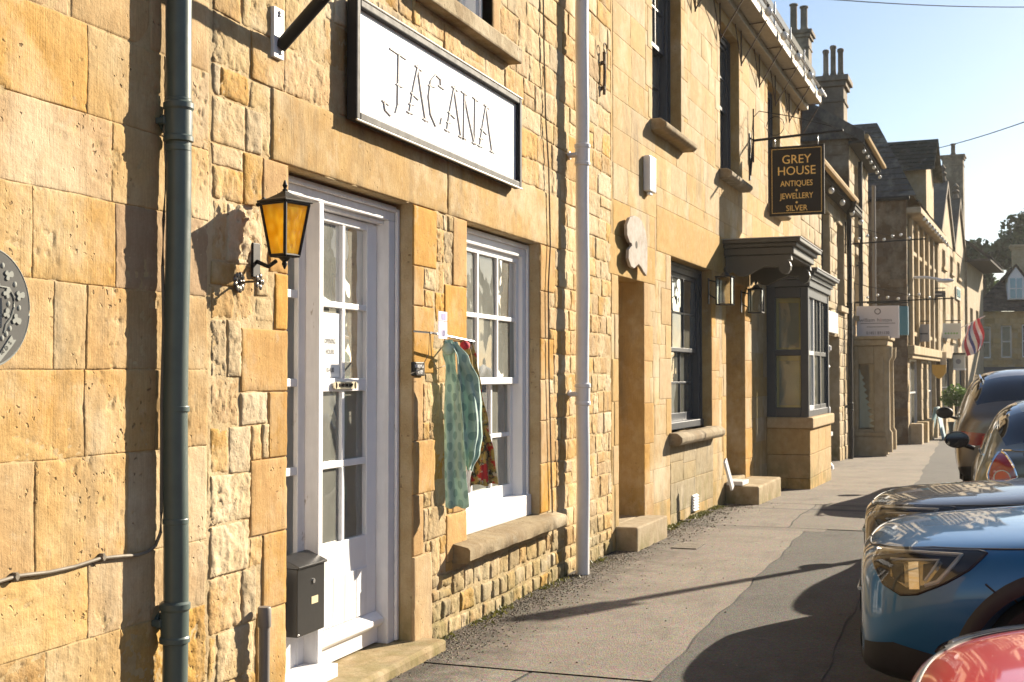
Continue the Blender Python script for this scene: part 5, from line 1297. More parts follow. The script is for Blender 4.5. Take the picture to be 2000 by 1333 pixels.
# cable down the back of the pipe, then clipped along the ashlar
c = on(F1, 'cable', 0, 0, 0, 'thin grey cable behind the green downpipe, running off left along the ashlar wall', 'cable')
pts = [(F1.u(x, .03), -.03, F1z(x, y, .03)) for x, y in ((320, -200), (321, 60), (323, 170), (318, 250), (322, 330), (317, 430), (316, 520), (319, 640), (316, 780), (317, 900), (317, 1000), (316, 1040))]
pts += [(F1.u(x, .012), -.012, F1z(x, y, .012)) for x, y in ((306, 1066), (290, 1078), (272, 1084), (240, 1086), (200, 1090), (150, 1106), (100, 1117), (40, 1124), (-20, 1142), (-120, 1165))]
b = MB(); b.tube(pts, .0065, 8); b.build('cable_run', M['cable'], c, smooth=True)
for x, y in ((200, 1089), (30, 1127)):
    b = MB(); u, z = F1.at(x, y, .012); b.lathe([(.010, -.022), (.010, -.004)], 8, (u, 0, z), 'y'); b.box(u-.006, u+.006, -.02, -.002, z-.012, z+.014); b.build('cable_clip', M['cable'], c)
for name, lab, line, r in (('cable', 'thin dark cable running down the rubble wall left of the white downpipe', ((1060, -250), (1062, 60), (1066, 230), (1072, 330), (1075, 480), (1071, 560), (1072, 720), (1076, 900), (1080, 1060)), .006),):
    c = on(F1, name, 0, 0, 0, lab, 'cable'); b = MB(); b.tube([(F1.u(x, .02), -.02, F1z(x, y, .02)) for x, y in line], r, 6); b.build('cable_run', M['cable'], c, smooth=True)
# iron rod by the junction of the houses
u, z = F1.at(1180, 140, .03); t = on(F1, 'iron_rod', u, .03, z, 'rusty iron rod with a ring, high on the wall right of the white downpipe', 'rod')
b = MB(); b.tube([(0, 0, -.20), (.004, -.004, 0), (0, 0, .17)], .014, 8); b.build('rod', bpy.data.materials['rusty iron'], t, smooth=True)
b = MB(); b.tube([(.05*math.sin(q*.7)-.0, -.01, .20+.045*math.cos(q*.7)) for q in range(10)], .006, 6); b.build('ring', bpy.data.materials['rusty iron'], t, smooth=True)
b = MB(); b.box(-.018, .018, -.012, .028, .06, .09); b.box(-.018, .018, -.012, .028, -.16, -.13); b.build('staple', bpy.data.materials['rusty iron'], t, bevel=.003)
# ---- shop sign with raised white letters
s0, s1 = F1.u(690, .06), F1.u(1016, .06); sz0, sz1 = F1z(1012, 368, .06), F1z(1012, 192, .06)
sign = on(F1, 'shop_sign', s0, 0, sz0, 'long white sign board with raised letters in a black frame above door and window', 'sign')
L, H = s1-s0, sz1-sz0; fw = .044
b = MB(); b.box(fw-.01, L-fw+.01, -.045, -.020, fw-.01, H-fw+.01); b.build('board', M['sign_white'], sign)
M['frame_black'] = paint('black frame with worn silver edge', (.02, .02, .022), .62, .2, .2)
b = MB()
b.box(0, fw, -.075, -.015, 0, H); b.box(L-fw, L, -.075, -.015, 0, H)
b.box(fw+.001, L-fw-.001, -.074, -.015, 0, fw); b.box(fw+.001, L-fw-.001, -.074, -.015, H-fw, H)
b.box(fw*.7, fw+.012, -.062, -.046, fw*.7, H-fw*.7); b.box(L-fw-.012, L-fw*.7, -.062, -.046, fw*.7, H-fw*.7); b.build('frame', M['frame_black'], sign, bevel=.008)
b = MB(); b.tube([(0, -.074, -.002), (L, -.074, -.002)], .006, 6); b.tube([(0, -.074, H+.001), (L, -.074, H+.001)], .006, 6); b.build('frame_edge', plain('worn silver edge', (.62, .60, .55), .4, .6), sign, smooth=True)
for k in range(5):
    b = MB(); b.box(L*(.06+.22*k), L*(.06+.22*k)+.04, -.02, .02, .03, H-.03); b.build('batten', M['black'], sign)
GLY = {'J': (.46, [[(-.08, 1.0), (.38, .97)], [(.16, .99), (.15, .5), (.14, .06), (.08, -.12), (-.06, -.20), (-.2, -.14), (-.24, 0)], [(-.28, 0), (-.10, -.02)], [(.10, .42), (.28, .42)]]),
       'A': (.56, [[(.0, 0), (.12, .5), (.26, .98)], [(.24, .98), (.36, .5), (.50, 0)], [(.05, .40), (.28, .34)], [(-.06, .02), (.12, .02)], [(.42, .02), (.6, .02)], [(.18, .95), (.38, .92)], [(.0, .18), (.16, .2)]]),
       'C': (.60, [[(.42, .80), (.40, .96), (.24, 1.0), (.08, .82), (.02, .5), (.08, .18), (.24, .0), (.40, .06), (.44, .2)], [(.02, .72), (.24, .75)], [(.34, .82), (.52, .80)]]),
       'N': (.60, [[(.02, 0), (.04, .98)], [(.02, .98), (.20, .5), (.42, .0)], [(.42, 0), (.44, .98)], [(-.06, .02), (.12, .02)], [(-.06, .96), (.14, .94)], [(.36, .97), (.56, .95)], [(.34, .02), (.5, .02)]])}
M['letter'] = paint('shade-greyed white letters', (.54, .52, .50), .6, .1, .2)  # white letters, greyed so the colour carries their shading
M['letter_edge'] = paint('grey letter edge', (.42, .41, .40), .5, .1, .4)
lu0 = F1.u(757, .05)-s0; lu1 = F1.u(957, .05)-s0; cell = (lu1-lu0)/3.3; hs = .30; x = lu0+.06
for k, ch in enumerate('JACANA'):
    adv, strokes = GLY[ch]; b = MB(); zb = H*.5-.145-(.0 if ch != 'J' else -.0); w = .0047
    for st in strokes:
        P = [Vector((x+p[0]*cell*.98, 0, zb+p[1]*hs)) for p in st]
        for a, c in zip(P[:-1], P[1:]):
            d = (c-a).normalized(); nn = Vector((-d.z, 0, d.x))*w*(1.25 if abs(d.x) < abs(d.z) else .8); e = d*w*.5
            q = [a-e+nn, c+e+nn, c+e-nn, a-e-nn]; y0_, y1_ = -.052, -.0455
            b.add([(p.x, y0_, p.z) for p in q]+[(p.x, y1_, p.z) for p in q], [(0, 1, 2, 3), (7, 6, 5, 4), (0, 4, 5, 1), (1, 5, 6, 2), (2, 6, 7, 3), (3, 7, 4, 0)])
    b.build('letter', M['letter'], sign); x += adv*cell
# ---- black sign arm above the lantern
u, z = F1.at(541, 66, .01); arm = on(F1, 'wall_bracket', u, 0, z, 'black iron arm on a white wall plate, high above the lantern', 'bracket')
b = MB(); b.box(-.045, .045, -.022, -.001, -.115, .115); b.build('wall_plate', M['whitepipe'], arm, bevel=.004)
for dz in (-.09, .08, .095): b = MB(); b.sphere((.0 if dz > 0 else .01, -.024, dz), .008, 8, 5); b.build('bolt', M['steel'], arm, smooth=True)
b = MB(); b.tube([(.01, -.02, -.06), (.012, -.30, .20), (.012, -.62, .49)], .030, 14); b.build('arm', M['black'], arm, smooth=True)
# ---- amber wall lantern
u, z = F1.at(556, 500, .15); lan = on(F1, 'wall_lantern', u, 0, z, 'black wall lantern with amber glass left of the shop door', 'lantern')
def ring4(hw, z, c=-.15): return [(1.4142*hw*math.cos(R(q-14)), c+1.4142*hw*math.sin(R(q-14)), z) for q in (225, 315, 45, 135)]
hb, ht, hz = .043, .073, .225
fr = MB(); B = ring4(hb, 0); T = ring4(ht, hz)
for i in range(4): fr.tube([B[i], T[i]], .008, 6); fr.tube([B[i], B[(i+1) % 4]], .008, 6); fr.tube([T[i], T[(i+1) % 4]], .009, 6)
fr.build('frame', M['black'], lan, smooth=True)
M['amber'] = glass_mat('amber glass', (.95, .55, .04), .12, .03)
am = bpy.data.materials.new('ribbed amber glass'); am.use_nodes = True; n_, l_ = nodes_of(am); bs_ = n_['Principled BSDF']
v_ = mapping(n_, l_); vo_ = n_.new('ShaderNodeTexVoronoi'); vo_.inputs['Scale'].default_value = 34; vo_.feature = 'SMOOTH_F1'; l_.new(mapping(n_, l_, (1, 1, .7)), vo_.inputs['Vector'])
cc_ = mix(n_, l_, ramp(n_, l_, vo_.outputs['Distance'], .1, .6), (1.0, .76, .12), (.85, .50, .03)); l_.new(cc_, bs_.inputs['Base Color'])
bs_.inputs['Roughness'].default_value = .15; bs_.inputs['Transmission Weight'].default_value = .25; bs_.inputs['Subsurface Weight'].default_value = .0; bs_.inputs['Coat Weight'].default_value = .4
tl_ = n_.new('ShaderNodeBsdfTranslucent'); l_.new(cc_, tl_.inputs[0]); ms_ = n_.new('ShaderNodeMixShader'); ms_.inputs[0].default_value = .62
out_ = [x for x in n_ if x.type == 'OUTPUT_MATERIAL'][0]; l_.new(bs_.outputs[0], ms_.inputs[1]); l_.new(tl_.outputs[0], ms_.inputs[2]); l_.new(ms_.outputs[0], out_.inputs[0])
bump(n_, l_, vo_.outputs['Distance'], .8, .01, bs_)
for i in range(4): q = MB(); a, c, d, e = B[i], B[(i+1) % 4], T[(i+1) % 4], T[i]; q.quad(a, c, d, e); q.build('glass_panel', am, lan)
rf = MB(); hh = [(ht+.012, hz+.004), (ht+.013, hz+.012), (ht*.72, hz+.024), (ht*.40, hz+.040), (ht*.20, hz+.052), (.012, hz+.056)]
vs = []; 
for r_, zz_ in hh: vs += ring4(r_, zz_)
rf.add(vs, [(i*4+k, i*4+(k+1) % 4, (i+1)*4+(k+1) % 4, (i+1)*4+k) for i in range(len(hh)-1) for k in range(4)]+[(3, 2, 1, 0)]); rf.build('cap', M['black'], lan, bevel=.002)
b = MB(); b.lathe([(.010, hz+.054), (.013, hz+.062), (.006, hz+.068), (.012, hz+.082), (.003, hz+.105)], 10, (0, -.15, 0)); b.build('finial', M['black'], lan, smooth=True)
b = MB(); b.lathe([(.034, -.004), (.022, -.014), (.010, -.026), (.013, -.036), (.003, -.058)], 10, (0, -.15, 0)); b.build('pendant', M['black'], lan, smooth=True)
b = MB(); b.tube([(0, -.11, -.02), (0, -.07, -.045), (0, -.01, -.02)], .010, 8); b.box(-.03, .03, -.012, -.001, -.09, .06); b.tube([(0, -.052, hz+.03), (0, -.01, hz+.0)], .010, 8); b.build('wall_bracket', M['black'], lan, bevel=.003)
# ---- ornamental iron wall pin
u, z = F1.at(467, 552, .006); pin = on(F1, 'wall_pin', u, 0, z, 'small ornate iron pin with two rosettes on the rubble, below the lantern', 'pin')
pm = paint('pewter iron', (.16, .14, .12), .3, .5, .5, metallic=.7)
def rosette(name, y, r, petals):
    b = MB(); b.lathe([(r*.55, y-.004), (r*.55, y+.004)], 16, (0, 0, 0), 'y'); 
    for k in range(petals): q = 2*math.pi*k/petals; b.sphere((r*.68*math.cos(q), y-.002, r*.68*math.sin(q)), r*.36, 8, 5, (1, .35, 1))
    b.sphere((0, y-.006, 0), r*.3, 8, 5, (1, .6, 1)); return b.build(name, pm, pin, smooth=True)
rosette('wall_rosette', -.006, .045, 9); rosette('end_rosette', -.105, .036, 5)
b = MB(); b.tube([(0, -.005, 0), (0, -.105, .002)], .005, 8); b.build('stem', pm, pin, smooth=True)
# ---- black letter box on the sidelight
lb = on(F1, 'letter_box', 5.41, 0, F1z(598, 1240, -.06), 'black metal letter box with lock and pale label, left of the white door', 'letter box')
bz = F1z(598, 1108, -.06)-F1z(598, 1240, -.06); ya, yb = .058, .165
b = MB(); b.box(-.135, .135, ya, yb, 0, bz); b.build('box', M['black_box'], lb, bevel=.004)
b = MB(); b.prism([(ya-.012, bz+.001), (ya-.012, bz+.012), (yb-.02, bz+.052), (yb, bz+.055), (yb, bz+.001)], 'x', -.142, .142); b.build('lid', M['black_box'], lb, bevel=.003)
b = MB(); b.lathe([(.011, ya-.006), (.011, ya-.0005)], 14, (.02, 0, bz-.075), 'y'); b.build('lock', M['steel'], lb, smooth=True, angle=30)
b = MB(); b.box(-.0, .065, ya-.0025, ya-.0004, bz-.185, bz-.150); b.build('label', paint('cream card', (.66, .56, .34), .6, .1), lb)
b = MB(); b.sphere((-.128, ya-.002, .012), .006, 8, 5); b.build('rivet', M['steel'], lb, smooth=True)
# ---- grey conduit stub
t = on(F1, 'conduit', F1.u(519, .05), .05, 0, 'grey plastic conduit stub with a cap, standing left of the letter box', 'conduit')
cz = F1z(519, 1190, .05); b = MB(); b.lathe([(.024, -.1), (.024, cz)], 16); b.build('pipe', M['greypipe'], t, smooth=True, angle=30)
b = MB(); b.lathe([(.029, cz-.075), (.030, cz-.07), (.030, cz+.004), (.026, cz+.012)], 16); b.build('cap', M['greypipe'], t, smooth=True, angle=30)
b = MB(); b.box(-.035, .035, .0, .045, cz-.35, cz-.33); b.build('clip', M['greypipe'], t)
# ---- small plaques and the notice
u, z = F1.at(816, 721, .012); t = on(F1, 'step_plaque', u, .006, z, 'small black plaque reading PLEASE MIND THE STEP beside the door', 'plaque')
b = MB(); b.box(-.085, .085, -.014, 0, -.04, .04); b.build('plate', M['sign_black'], t, bevel=.006)
text('PLEASE MIND', .027, M['sign_white'], t, (0, -.0155, .014), sx=.72); text('THE STEP', .027, M['sign_white'], t, (0, -.0155, -.018), sx=.8)
dpl = on(F1, 'door_plaque', F1.u(676, -.16), -.168, F1z(676, 753, -.16), 'tiny brass plate reading MIND THE STEP on the rail of the white door', 'plaque')
b = MB(); b.box(-.115, .115, -.008, 0, -.019, .019); b.lathe([(.019, -.008), (.019, 0)], 12, (-.115, 0, 0), 'y'); b.lathe([(.019, -.008), (.019, 0)], 12, (.115, 0, 0), 'y'); b.build('plate', paint('pale brass', (.62, .55, .40), .35, .1, .5, metallic=.3), dpl)
text('MIND THE STEP', .026, M['sign_black'], dpl, (0, -.0095, 0), sx=.85)
nu0, nu1 = 5.66, F1.u(660, -.2); nz0, nz1 = F1z(645, 738, -.2), F1z(645, 612, -.2)
t = on(F1, 'paper_notice', (nu0+nu1)/2, -.1905, (nz0+nz1)/2, 'white paper with opening hours stuck inside the door pane', 'notice')
w_, h_ = (nu1-nu0)/2, (nz1-nz0)/2; b = MB(); b.box(-w_, w_, 0, .001, -h_, h_); b.build('paper', paint('white paper', (.84, .84, .82), .8, .02, .1), t)
ink = plain('grey ink', (.12, .12, .12), .8)
text('OPENING', .036, ink, t, (.035, -.002, .02), ext=.0004, sx=.78); text('HOURS', .036, ink, t, (.035, -.002, -.035), ext=.0004, sx=.78); text('10-4.00', .036, ink, t, (.035, -.002, -.13), ext=.0004, sx=.78)
# ---- oval plaque at the left edge
u, z = F1.at(-27, 600, .02); ov = on(F1, 'oval_plaque', u, .0, z, 'grey oval plaque with pale vine leaves cut off by the left edge', 'plaque')
ru = F1.u(55, .02)-u; rz = .185; pg = paint('grey slate plaque', (.115, .115, .11), .8, .15, .1); pl_ = paint('pale relief', (.30, .31, .285), .8, .1, .1)
b = MB(); b.lathe([(1, -.022), (1, -.004)], 64, (0, 0, 0), 'y'); b.v = [(v[0]*ru, v[1], v[2]*rz*1.03) for v in b.v]; b.build('disc', pg, ov, bevel=.004)
b = MB(); b.tube([(ru*1.005*math.cos(2*math.pi*k/64), -.020, rz*1.035*math.sin(2*math.pi*k/64)) for k in range(65)], .0035, 6); b.build('rim', pl_, ov, smooth=True)
def relief(name, pts): b = MB(); b.prism(pts, 'y', -.026, -.0215); return b.build(name, pl_, ov)
sc1 = lambda px, py: ((F1.at(px, py, .024)[0]-u), F1.at(px, py, .024)[1]-z)
def leaf(px, py, s, rot):
    P = []
    for k in range(24):
        q = 2*math.pi*k/24; r_ = s*.72*(.78+.32*math.cos(3*q)-.10*math.cos(6*q))*(1.25 if math.cos(q) > .3 else .9); P.append((math.cos(q+rot)*r_, math.sin(q+rot)*r_))
    cx, cz2 = sc1(px, py); relief('vine_leaf', [(cx+p[0], cz2+p[1]) for p in P])
for px, py, s, rot in ((16, 538, .026, .3), (13, 574, .024, 1.0), (38, 578, .026, .2), (13, 614, .022, 1.3), (31, 624, .027, -.4), (-10, 560, .025, .6), (-12, 630, .024, .1)): leaf(px, py, s, rot)
for px, py in ((6, 519), (30, 556), (17, 594), (38, 602), (20, 642), (13, 653), (5, 661)):
    cx, cz2 = sc1(px, py); b = MB(); b.sphere((cx, -.022, cz2), .0085, 8, 6, (1, .5, 1.15)); b.build('hop', pl_, ov, smooth=True)
b = MB(); b.tube([(*[sc1(px, py)[0]], -.023, sc1(px, py)[1]) for px, py in ((-20, 540), (0, 560), (18, 563), (27, 580), (28, 600), (22, 620), (12, 634), (8, 650))], .003, 6); b.build('vine_stem', pl_, ov, smooth=True)
b = MB(); rb = [sc1(px, py) for px, py in ((-30, 700), (0, 690), (22, 655), (25, 664), (31, 664), (22, 678), (0, 706), (-30, 716))]; b.prism(rb, 'y', -.026, -.0215); b.build('ribbon', pl_, ov)
for ch, px, py, rr in (('N', 4, 688, 35), ('D', 12, 680, 42), ('S', 19, 670, 50)):
    cx, cz2 = sc1(px, py); text(ch, .020, pg, ov, (cx, -.0275, cz2), rot=(R(90), -R(rr), 0), ext=.0004, sx=.9)
b = MB(); b.tube([(*[sc1(px, py)[0]], -.023, sc1(px, py)[1]) for px, py in ((1, 582), (2, 600), (1, 640))], .006, 4); b.build('ribbed_bar', pl_, ov)
# ---- scarves on their hanger
su, sz = F1.at(884, 655, .16)
M['teal'] = bpy.data.materials.new('teal tree print cloth'); m = M['teal']; m.use_nodes = True; n, l = nodes_of(m); b_ = n['Principled BSDF']
uv = n.new('ShaderNodeUVMap'); sp = n.new('ShaderNodeSeparateXYZ'); l.new(uv.outputs[0], sp.inputs[0])
CW, CH = .115, .056
row = math_node(n, l, 'FLOOR', math_node(n, l, 'DIVIDE', sp.outputs[1], CH)); xs = math_node(n, l, 'FRACT', math_node(n, l, 'ADD', math_node(n, l, 'DIVIDE', sp.outputs[0], CW), math_node(n, l, 'MULTIPLY', row, .5))); ys = math_node(n, l, 'FRACT', math_node(n, l, 'DIVIDE', sp.outputs[1], CH))
dx = math_node(n, l, 'MULTIPLY', math_node(n, l, 'SUBTRACT', xs, .5), CW); dy = math_node(n, l, 'MULTIPLY', math_node(n, l, 'SUBTRACT', ys, .60), CH)
rr = math_node(n, l, 'SQRT', math_node(n, l, 'ADD', math_node(n, l, 'MULTIPLY', dx, dx), math_node(n, l, 'MULTIPLY', dy, dy)))
disc = math_node(n, l, 'LESS_THAN', rr, .0255); stem = math_node(n, l, 'MULTIPLY', math_node(n, l, 'LESS_THAN', math_node(n, l, 'ABSOLUTE', dx), .0020), math_node(n, l, 'MULTIPLY', math_node(n, l, 'LESS_THAN', ys, .6), math_node(n, l, 'GREATER_THAN', ys, .0)))
pat = math_node(n, l, 'MAXIMUM', disc, stem); no = noise_node(n, l, mapping(n, l), 8, 4)
c = mix(n, l, ramp(n, l, no, .35, .65), (.36, .53, .46), (.50, .68, .60)); c = mix(n, l, math_node(n, l, 'MULTIPLY', pat, .6), c, (.16, .31, .28))
l.new(c, b_.inputs['Base Color']); b_.inputs['Roughness'].default_value = .85; b_.inputs['Sheen Weight'].default_value = .3; bump(n, l, noise_node(n, l, mapping(n, l), 500, 2), .2, .001, b_)
tr = n.new('ShaderNodeBsdfTranslucent'); l.new(c, tr.inputs[0]); mx = n.new('ShaderNodeMixShader'); mx.inputs[0].default_value = .22; o_ = [x for x in n if x.type == 'OUTPUT_MATERIAL'][0]
l.new(b_.outputs[0], mx.inputs[1]); l.new(tr.outputs[0], mx.inputs[2]); l.new(mx.outputs[0], o_.inputs[0])
m, n, l, b_ = base_mat('red and ochre print cloth'); M['printed'] = m; v = mapping(n, l)
a1 = noise_node(n, l, v, 26, 3, .6); a2 = noise_node(n, l, mapping(n, l, (1, 1, 1), (5, 2, 8)), 14, 3, .6)
c = mix(n, l, ramp(n, l, a1, .42, .50), (.06, .06, .04), (.42, .30, .09)); c = mix(n, l, ramp(n, l, a2, .53, .57), c, (.45, .03, .03)); c = mix(n, l, ramp(n, l, noise_node(n, l, mapping(n, l, (1, 1, 1), (1, 9, 3)), 34, 3), .60, .66), c, (.55, .48, .36))
l.new(c, b_.inputs['Base Color']); b_.inputs['Roughness'].default_value = .85
def cloth(name, mat, sections, parent, nu=40, fold=.018, freq=7, seed=0, nv=46):
    """hanging cloth: sections = (z, uL, offL, uR, offR); ripples deepen downwards"""
    rnd = random.Random(seed); zs = [s[0] for s in sections]; V = []; UV = []
    ph = [rnd.uniform(0, 6) for _ in range(4)]
    for j in range(nv+1):
        z = zs[0]+(zs[-1]-zs[0])*j/nv
        for k in range(len(sections)-1):
            if sections[k][0] >= z >= sections[k+1][0]-1e-9: break
        t = (sections[k][0]-z)/max(1e-6, sections[k][0]-sections[k+1][0]); t = t*t*(3-2*t)
        a = [sections[k][q]+(sections[k+1][q]-sections[k][q])*t for q in range(1, 5)]
        f = fold*(.35+.65*min(1, j/nv*2.2)); wid = math.hypot(a[2]-a[0], a[3]-a[1])
        nx, ny = -(a[3]-a[1])/max(wid, 1e-5), (a[2]-a[0])/max(wid, 1e-5)
        for i in range(nu+1):
            s = i/nu; r = f*(math.sin(s*freq+ph[0]+.6*math.sin(z*5+ph[1]))+.45*math.sin(s*freq*2.3+ph[2]+z*3)+.25*math.sin(z*17+s*9+ph[3]))
            V.append((a[0]+(a[2]-a[0])*s+nx*r, -(a[1]+(a[3]-a[1])*s+ny*r), z+.006*math.sin(s*11+ph[2])*(j/nv))); UV.append((s*.20*(1+.3*j/nv), z))
    F = [(j*(nu+1)+i, j*(nu+1)+i+1, (j+1)*(nu+1)+i+1, (j+1)*(nu+1)+i) for j in range(nv) for i in range(nu)]
    me = mesh_np(name, V, F, True); uvl = me.uv_layers.new(name='UVMap'); li = np.zeros(len(me.loops), np.int32); me.loops.foreach_get('vertex_index', li)
    uvl.data.foreach_set('uv', np.array(UV, np.float32)[li].ravel()); o = link(name, me, mat, parent)
    s = o.modifiers.new('s', 'SOLIDIFY'); s.thickness = .0015; return o
def S(py, pl, ol, pr, orr): return (F1z((pl+pr)/2, py, (ol+orr)/2), F1.u(pl, ol), ol, F1.u(pr, orr), orr)
sc = on(F1, 'scarf', 0, 0, 0, 'pale teal scarf printed with round trees, hanging between door and window', 'scarf')
cloth('front_fall', M['teal'], [S(664, 868, .13, 884, .17), S(690, 866, .11, 890, .19), S(715, 872, .12, 891, .18), S(760, 871, .10, 902, .21), S(850, 869, .09, 908, .21), S(920, 869, .09, 911, .21), S(992, 870, .09, 916, .21)], sc, fold=.014, freq=6, seed=3)
cloth('back_fall', M['teal'], [S(668, 880, .17, 895, .20), S(700, 890, .20, 918, .24), S(745, 892, .18, 940, .27), S(790, 896, .17, 946, .28), S(850, 898, .17, 948, .27), S(885, 902, .17, 940, .26), S(920, 912, .19, 922, .22)], sc, fold=.022, freq=8, seed=9)
q = MB(); q.sphere((F1.u(876, .15), -.15, F1z(876, 682, .15)), .036, 14, 10, (1, 1.1, 1.0)); kn = q.build('knot', M['teal'], sc, smooth=True)
s2 = on(F1, 'scarf', 0, 0, 0, 'red and ochre patterned scarf hanging behind the teal one, against the window', 'scarf')
cloth('fall', M['printed'], [S(666, 900, .10, 922, .14), S(700, 905, .10, 932, .16), S(760, 915, .10, 940, .18), S(830, 922, .10, 952, .20), S(890, 925, .10, 966, .22), S(948, 918, .10, 972, .22)], s2, fold=.02, freq=9, seed=5)
q = MB(); q.sphere((F1.u(908, .12), -.12, F1z(908, 675, .12)), .030, 12, 8, (1.2, 1, .9)); q.build('knot', paint('red cloth', (.45, .03, .05), .8, .2), s2, smooth=True)
hg = on(F1, 'scarf_hanger', F1.u(858, .10), .0, F1z(858, 652, .1), 'thin steel rail and looped wire fixed above the scarves', 'hanger')
b = MB(); b.tube([(-.14, -.11, .0), (.46, -.13, -.035)], .007, 8); b.tube([(-.13, -.11, .0), (-.14, -.002, .01)], .006, 6); b.tube([(.38, -.12, -.03), (.38, -.002, -.02)], .006, 6); b.build('rail', M['steel'], hg, smooth=True)
b = MB(); b.tube([(-.14, -.10, -.0), (-.13, -.09, -.12), (-.2, -.07, -.21), (-.29, -.05, -.23)], .0022, 5); b.tube([(-.13, -.10, 0), (-.11, -.10, -.14), (-.03, -.1, -.2), (.08, -.11, -.18)], .0022, 5); b.build('wire', M['cable'], hg, smooth=True)
for k, (py, hh_, tx) in enumerate(((618, 17, ''), (645, 32, '10'))):
    t = on(F1, 'price_tag', F1.u(864, .15), .15, F1z(864, py, .15), ('blank lilac card clipped above the price card, over the scarves' if k == 0 else 'lilac price card with the number 10, above the teal scarf'), 'tag')
    hgt = hh_/(1016/3.1)/1; b = MB(); b.box(-.062, .062, -.003, 0, -hgt/2, hgt/2); b.build('card', paint('lilac card', (.62, .60, .78), .6, .1), t)
    if tx: text(tx, .055, plain('purple ink', (.10, .08, .25), .7), t, (0, -.0045, -.02), ext=.0003)
    else: q = MB(); q.box(-.02, .04, -.0045, -.0031, -.02, .015); q.build('print', plain('purple patch', (.25, .23, .45), .7), t)
# ------------------------------------------------------------ things fixed to the grey house
F2z = lambda px, py, off=0: F2.z(px, py, off)
u, z = F2.at(1240, 478, .05); pal = on(F2, 'palette_board', u, 0, z, 'weathered painters palette shaped board above the alley doorway', 'sign')
wpal = (F2.u(1260, .05)-F2.u(1219, .05))/2; hpal = (F2z(1240, 424, .05)-F2z(1240, 532, .05))/2
PP = [(-.25, 1), (-.7, .86), (-.98, .55), (-.95, .2), (-.72, -.02), (-.55, -.04), (-.50, -.12), (-.62, -.18), (-.80, -.30), (-.84, -.62), (-.6, -.86), (-.3, -.90), (-.1, -.80), (.12, -.70), (.35, -.78), (.6, -.92), (.9, -1.05), (.98, -.8), (1, -.2), (.98, .2), (.8, .62), (.45, .92), (.1, 1)]
m, n, l, b_ = base_mat('weathered painted board'); v = mapping(n, l); c = mix(n, l, ramp(n, l, noise_node(n, l, v, 9, 6, .7), .4, .65), (.44, .40, .36), (.33, .28, .23)); c = mix(n, l, ramp(n, l, noise_node(n, l, v, 14, 2), .66, .70), c, (.46, .33, .33)); l.new(c, b_.inputs['Base Color']); b_.inputs['Roughness'].default_value = .8; M['board'] = m; b_.inputs['Specular IOR Level'].default_value = .1
b = MB(); b.prism([(p[0]*wpal, p[1]*hpal) for p in PP], 'y', -.075, -.045); bo2 = b.build('board', M['board'], pal, bevel=.004)
b = MB(); b.lathe([(.035, -.0765), (.035, -.0445)], 14, (-.1*wpal, 0, -.03*hpal), 'y'); b.build('thumb_hole', M['room_dark'], pal)
b = MB(); b.box(-.05, .05, -.044, 0, .2, .24); b.box(-.05, .05, -.044, 0, -.2, -.16); b.build('wall_block', M['room_dark'], pal)
u, z = F2.at(1275, 341, .07); t = on(F2, 'alarm_box', u, 0, z, 'narrow white alarm box high on the smooth wall', 'alarm box')
hh2 = (F2z(1275, 306, .07)-F2z(1275, 375, .07))/2; b = MB(); b.box(-.12, .12, -.075, -.005, -hh2, hh2); b.build('cover', M['whitepipe'], t, bevel=.012); b = MB(); b.box(-.05, .05, -.055, -.02, -hh2-.03, -hh2-.001); b.build('strobe', M['sign_white'], t, bevel=.006)
# hanging sign, set square to the street
su_ = F2.u(1452); o_in, o_out = .45, 1.42
u0 = F2.u(1506, .45)
sg = on(F2, 'hanging_sign', u0, 0, 0, 'black hanging sign reading GREY HOUSE ANTIQUES JEWELLERY SILVER in gold', 'sign')
def offat(px, uu):                                               # how far out from the wall the sight line px crosses the plane x = uu
    d = ray(px, 735); c_ = _cp-F2.o; t_ = (uu-c_.dot(F2.dx))/d.dot(F2.dx); return -((c_+d*t_).dot(F2.dy))
def zat(px, py, uu):
    d = ray(px, py); c_ = _cp-F2.o; t_ = (uu-c_.dot(F2.dx))/d.dot(F2.dx); return (c_+d*t_).z
# plane x = u0 (house coords); sign between the sight lines 1505 and 1613
u0 = F2.u(1466); sg.location = F2.w(u0, 0, 0)
oa, ob = offat(1505, u0), offat(1613, u0); za, zb = zat(1558, 421, u0), zat(1558, 285, u0); W2 = (ob-oa)/2
bd = empty('swing', (0, 0, 0)); bpy.data.objects.remove(bd)
b = MB(); b.box(-.018, .018, -ob, -oa, za, zb); board = b.build('board', M['sign_black'], sg, bevel=.005)
b = MB(); e = .035; y0_, y1_ = -ob+e, -oa-e
for (ya, yb, z0_, z1_) in ((y0_, y1_, za+e, za+e+.006), (y0_, y1_, zb-e-.006, zb-e), (y0_, y0_+.006, za+e+.006, zb-e-.006), (y1_-.006, y1_, za+e+.006, zb-e-.006)): b.box(-.0205, -.0185, ya, yb, z0_, z1_)
b.build('gold_line', M['gold'], sg)
cy = -(oa+ob)/2; hgt = zb-za; rt_ = (R(90), 0, R(-90))
for tx, fz, sz_, sx_ in (('GREY', .80, .205, .96), ('HOUSE', .635, .205, .96), ('ANTIQUES', .455, .135, .82), ('JEWELLERY', .275, .135, .80), ('SILVER', .10, .135, .9)):
    text(tx, sz_*W2/.45, M['gold'], sg, (-.0215, cy, za+hgt*fz), rot=rt_, ext=.001, sx=sx_)
for fz in (.36, .185): b = MB(); d = .018; b.prism([(cy-d, za+hgt*fz), (cy, za+hgt*fz+d), (cy+d, za+hgt*fz), (cy, za+hgt*fz-d)], 'x', -.0225, -.0185); b.build('gold_diamond', M['gold'], sg)
br = on(F2, 'sign_bracket', u0, 0, 0, 'black wrought iron bracket carrying the GREY HOUSE sign', 'bracket')
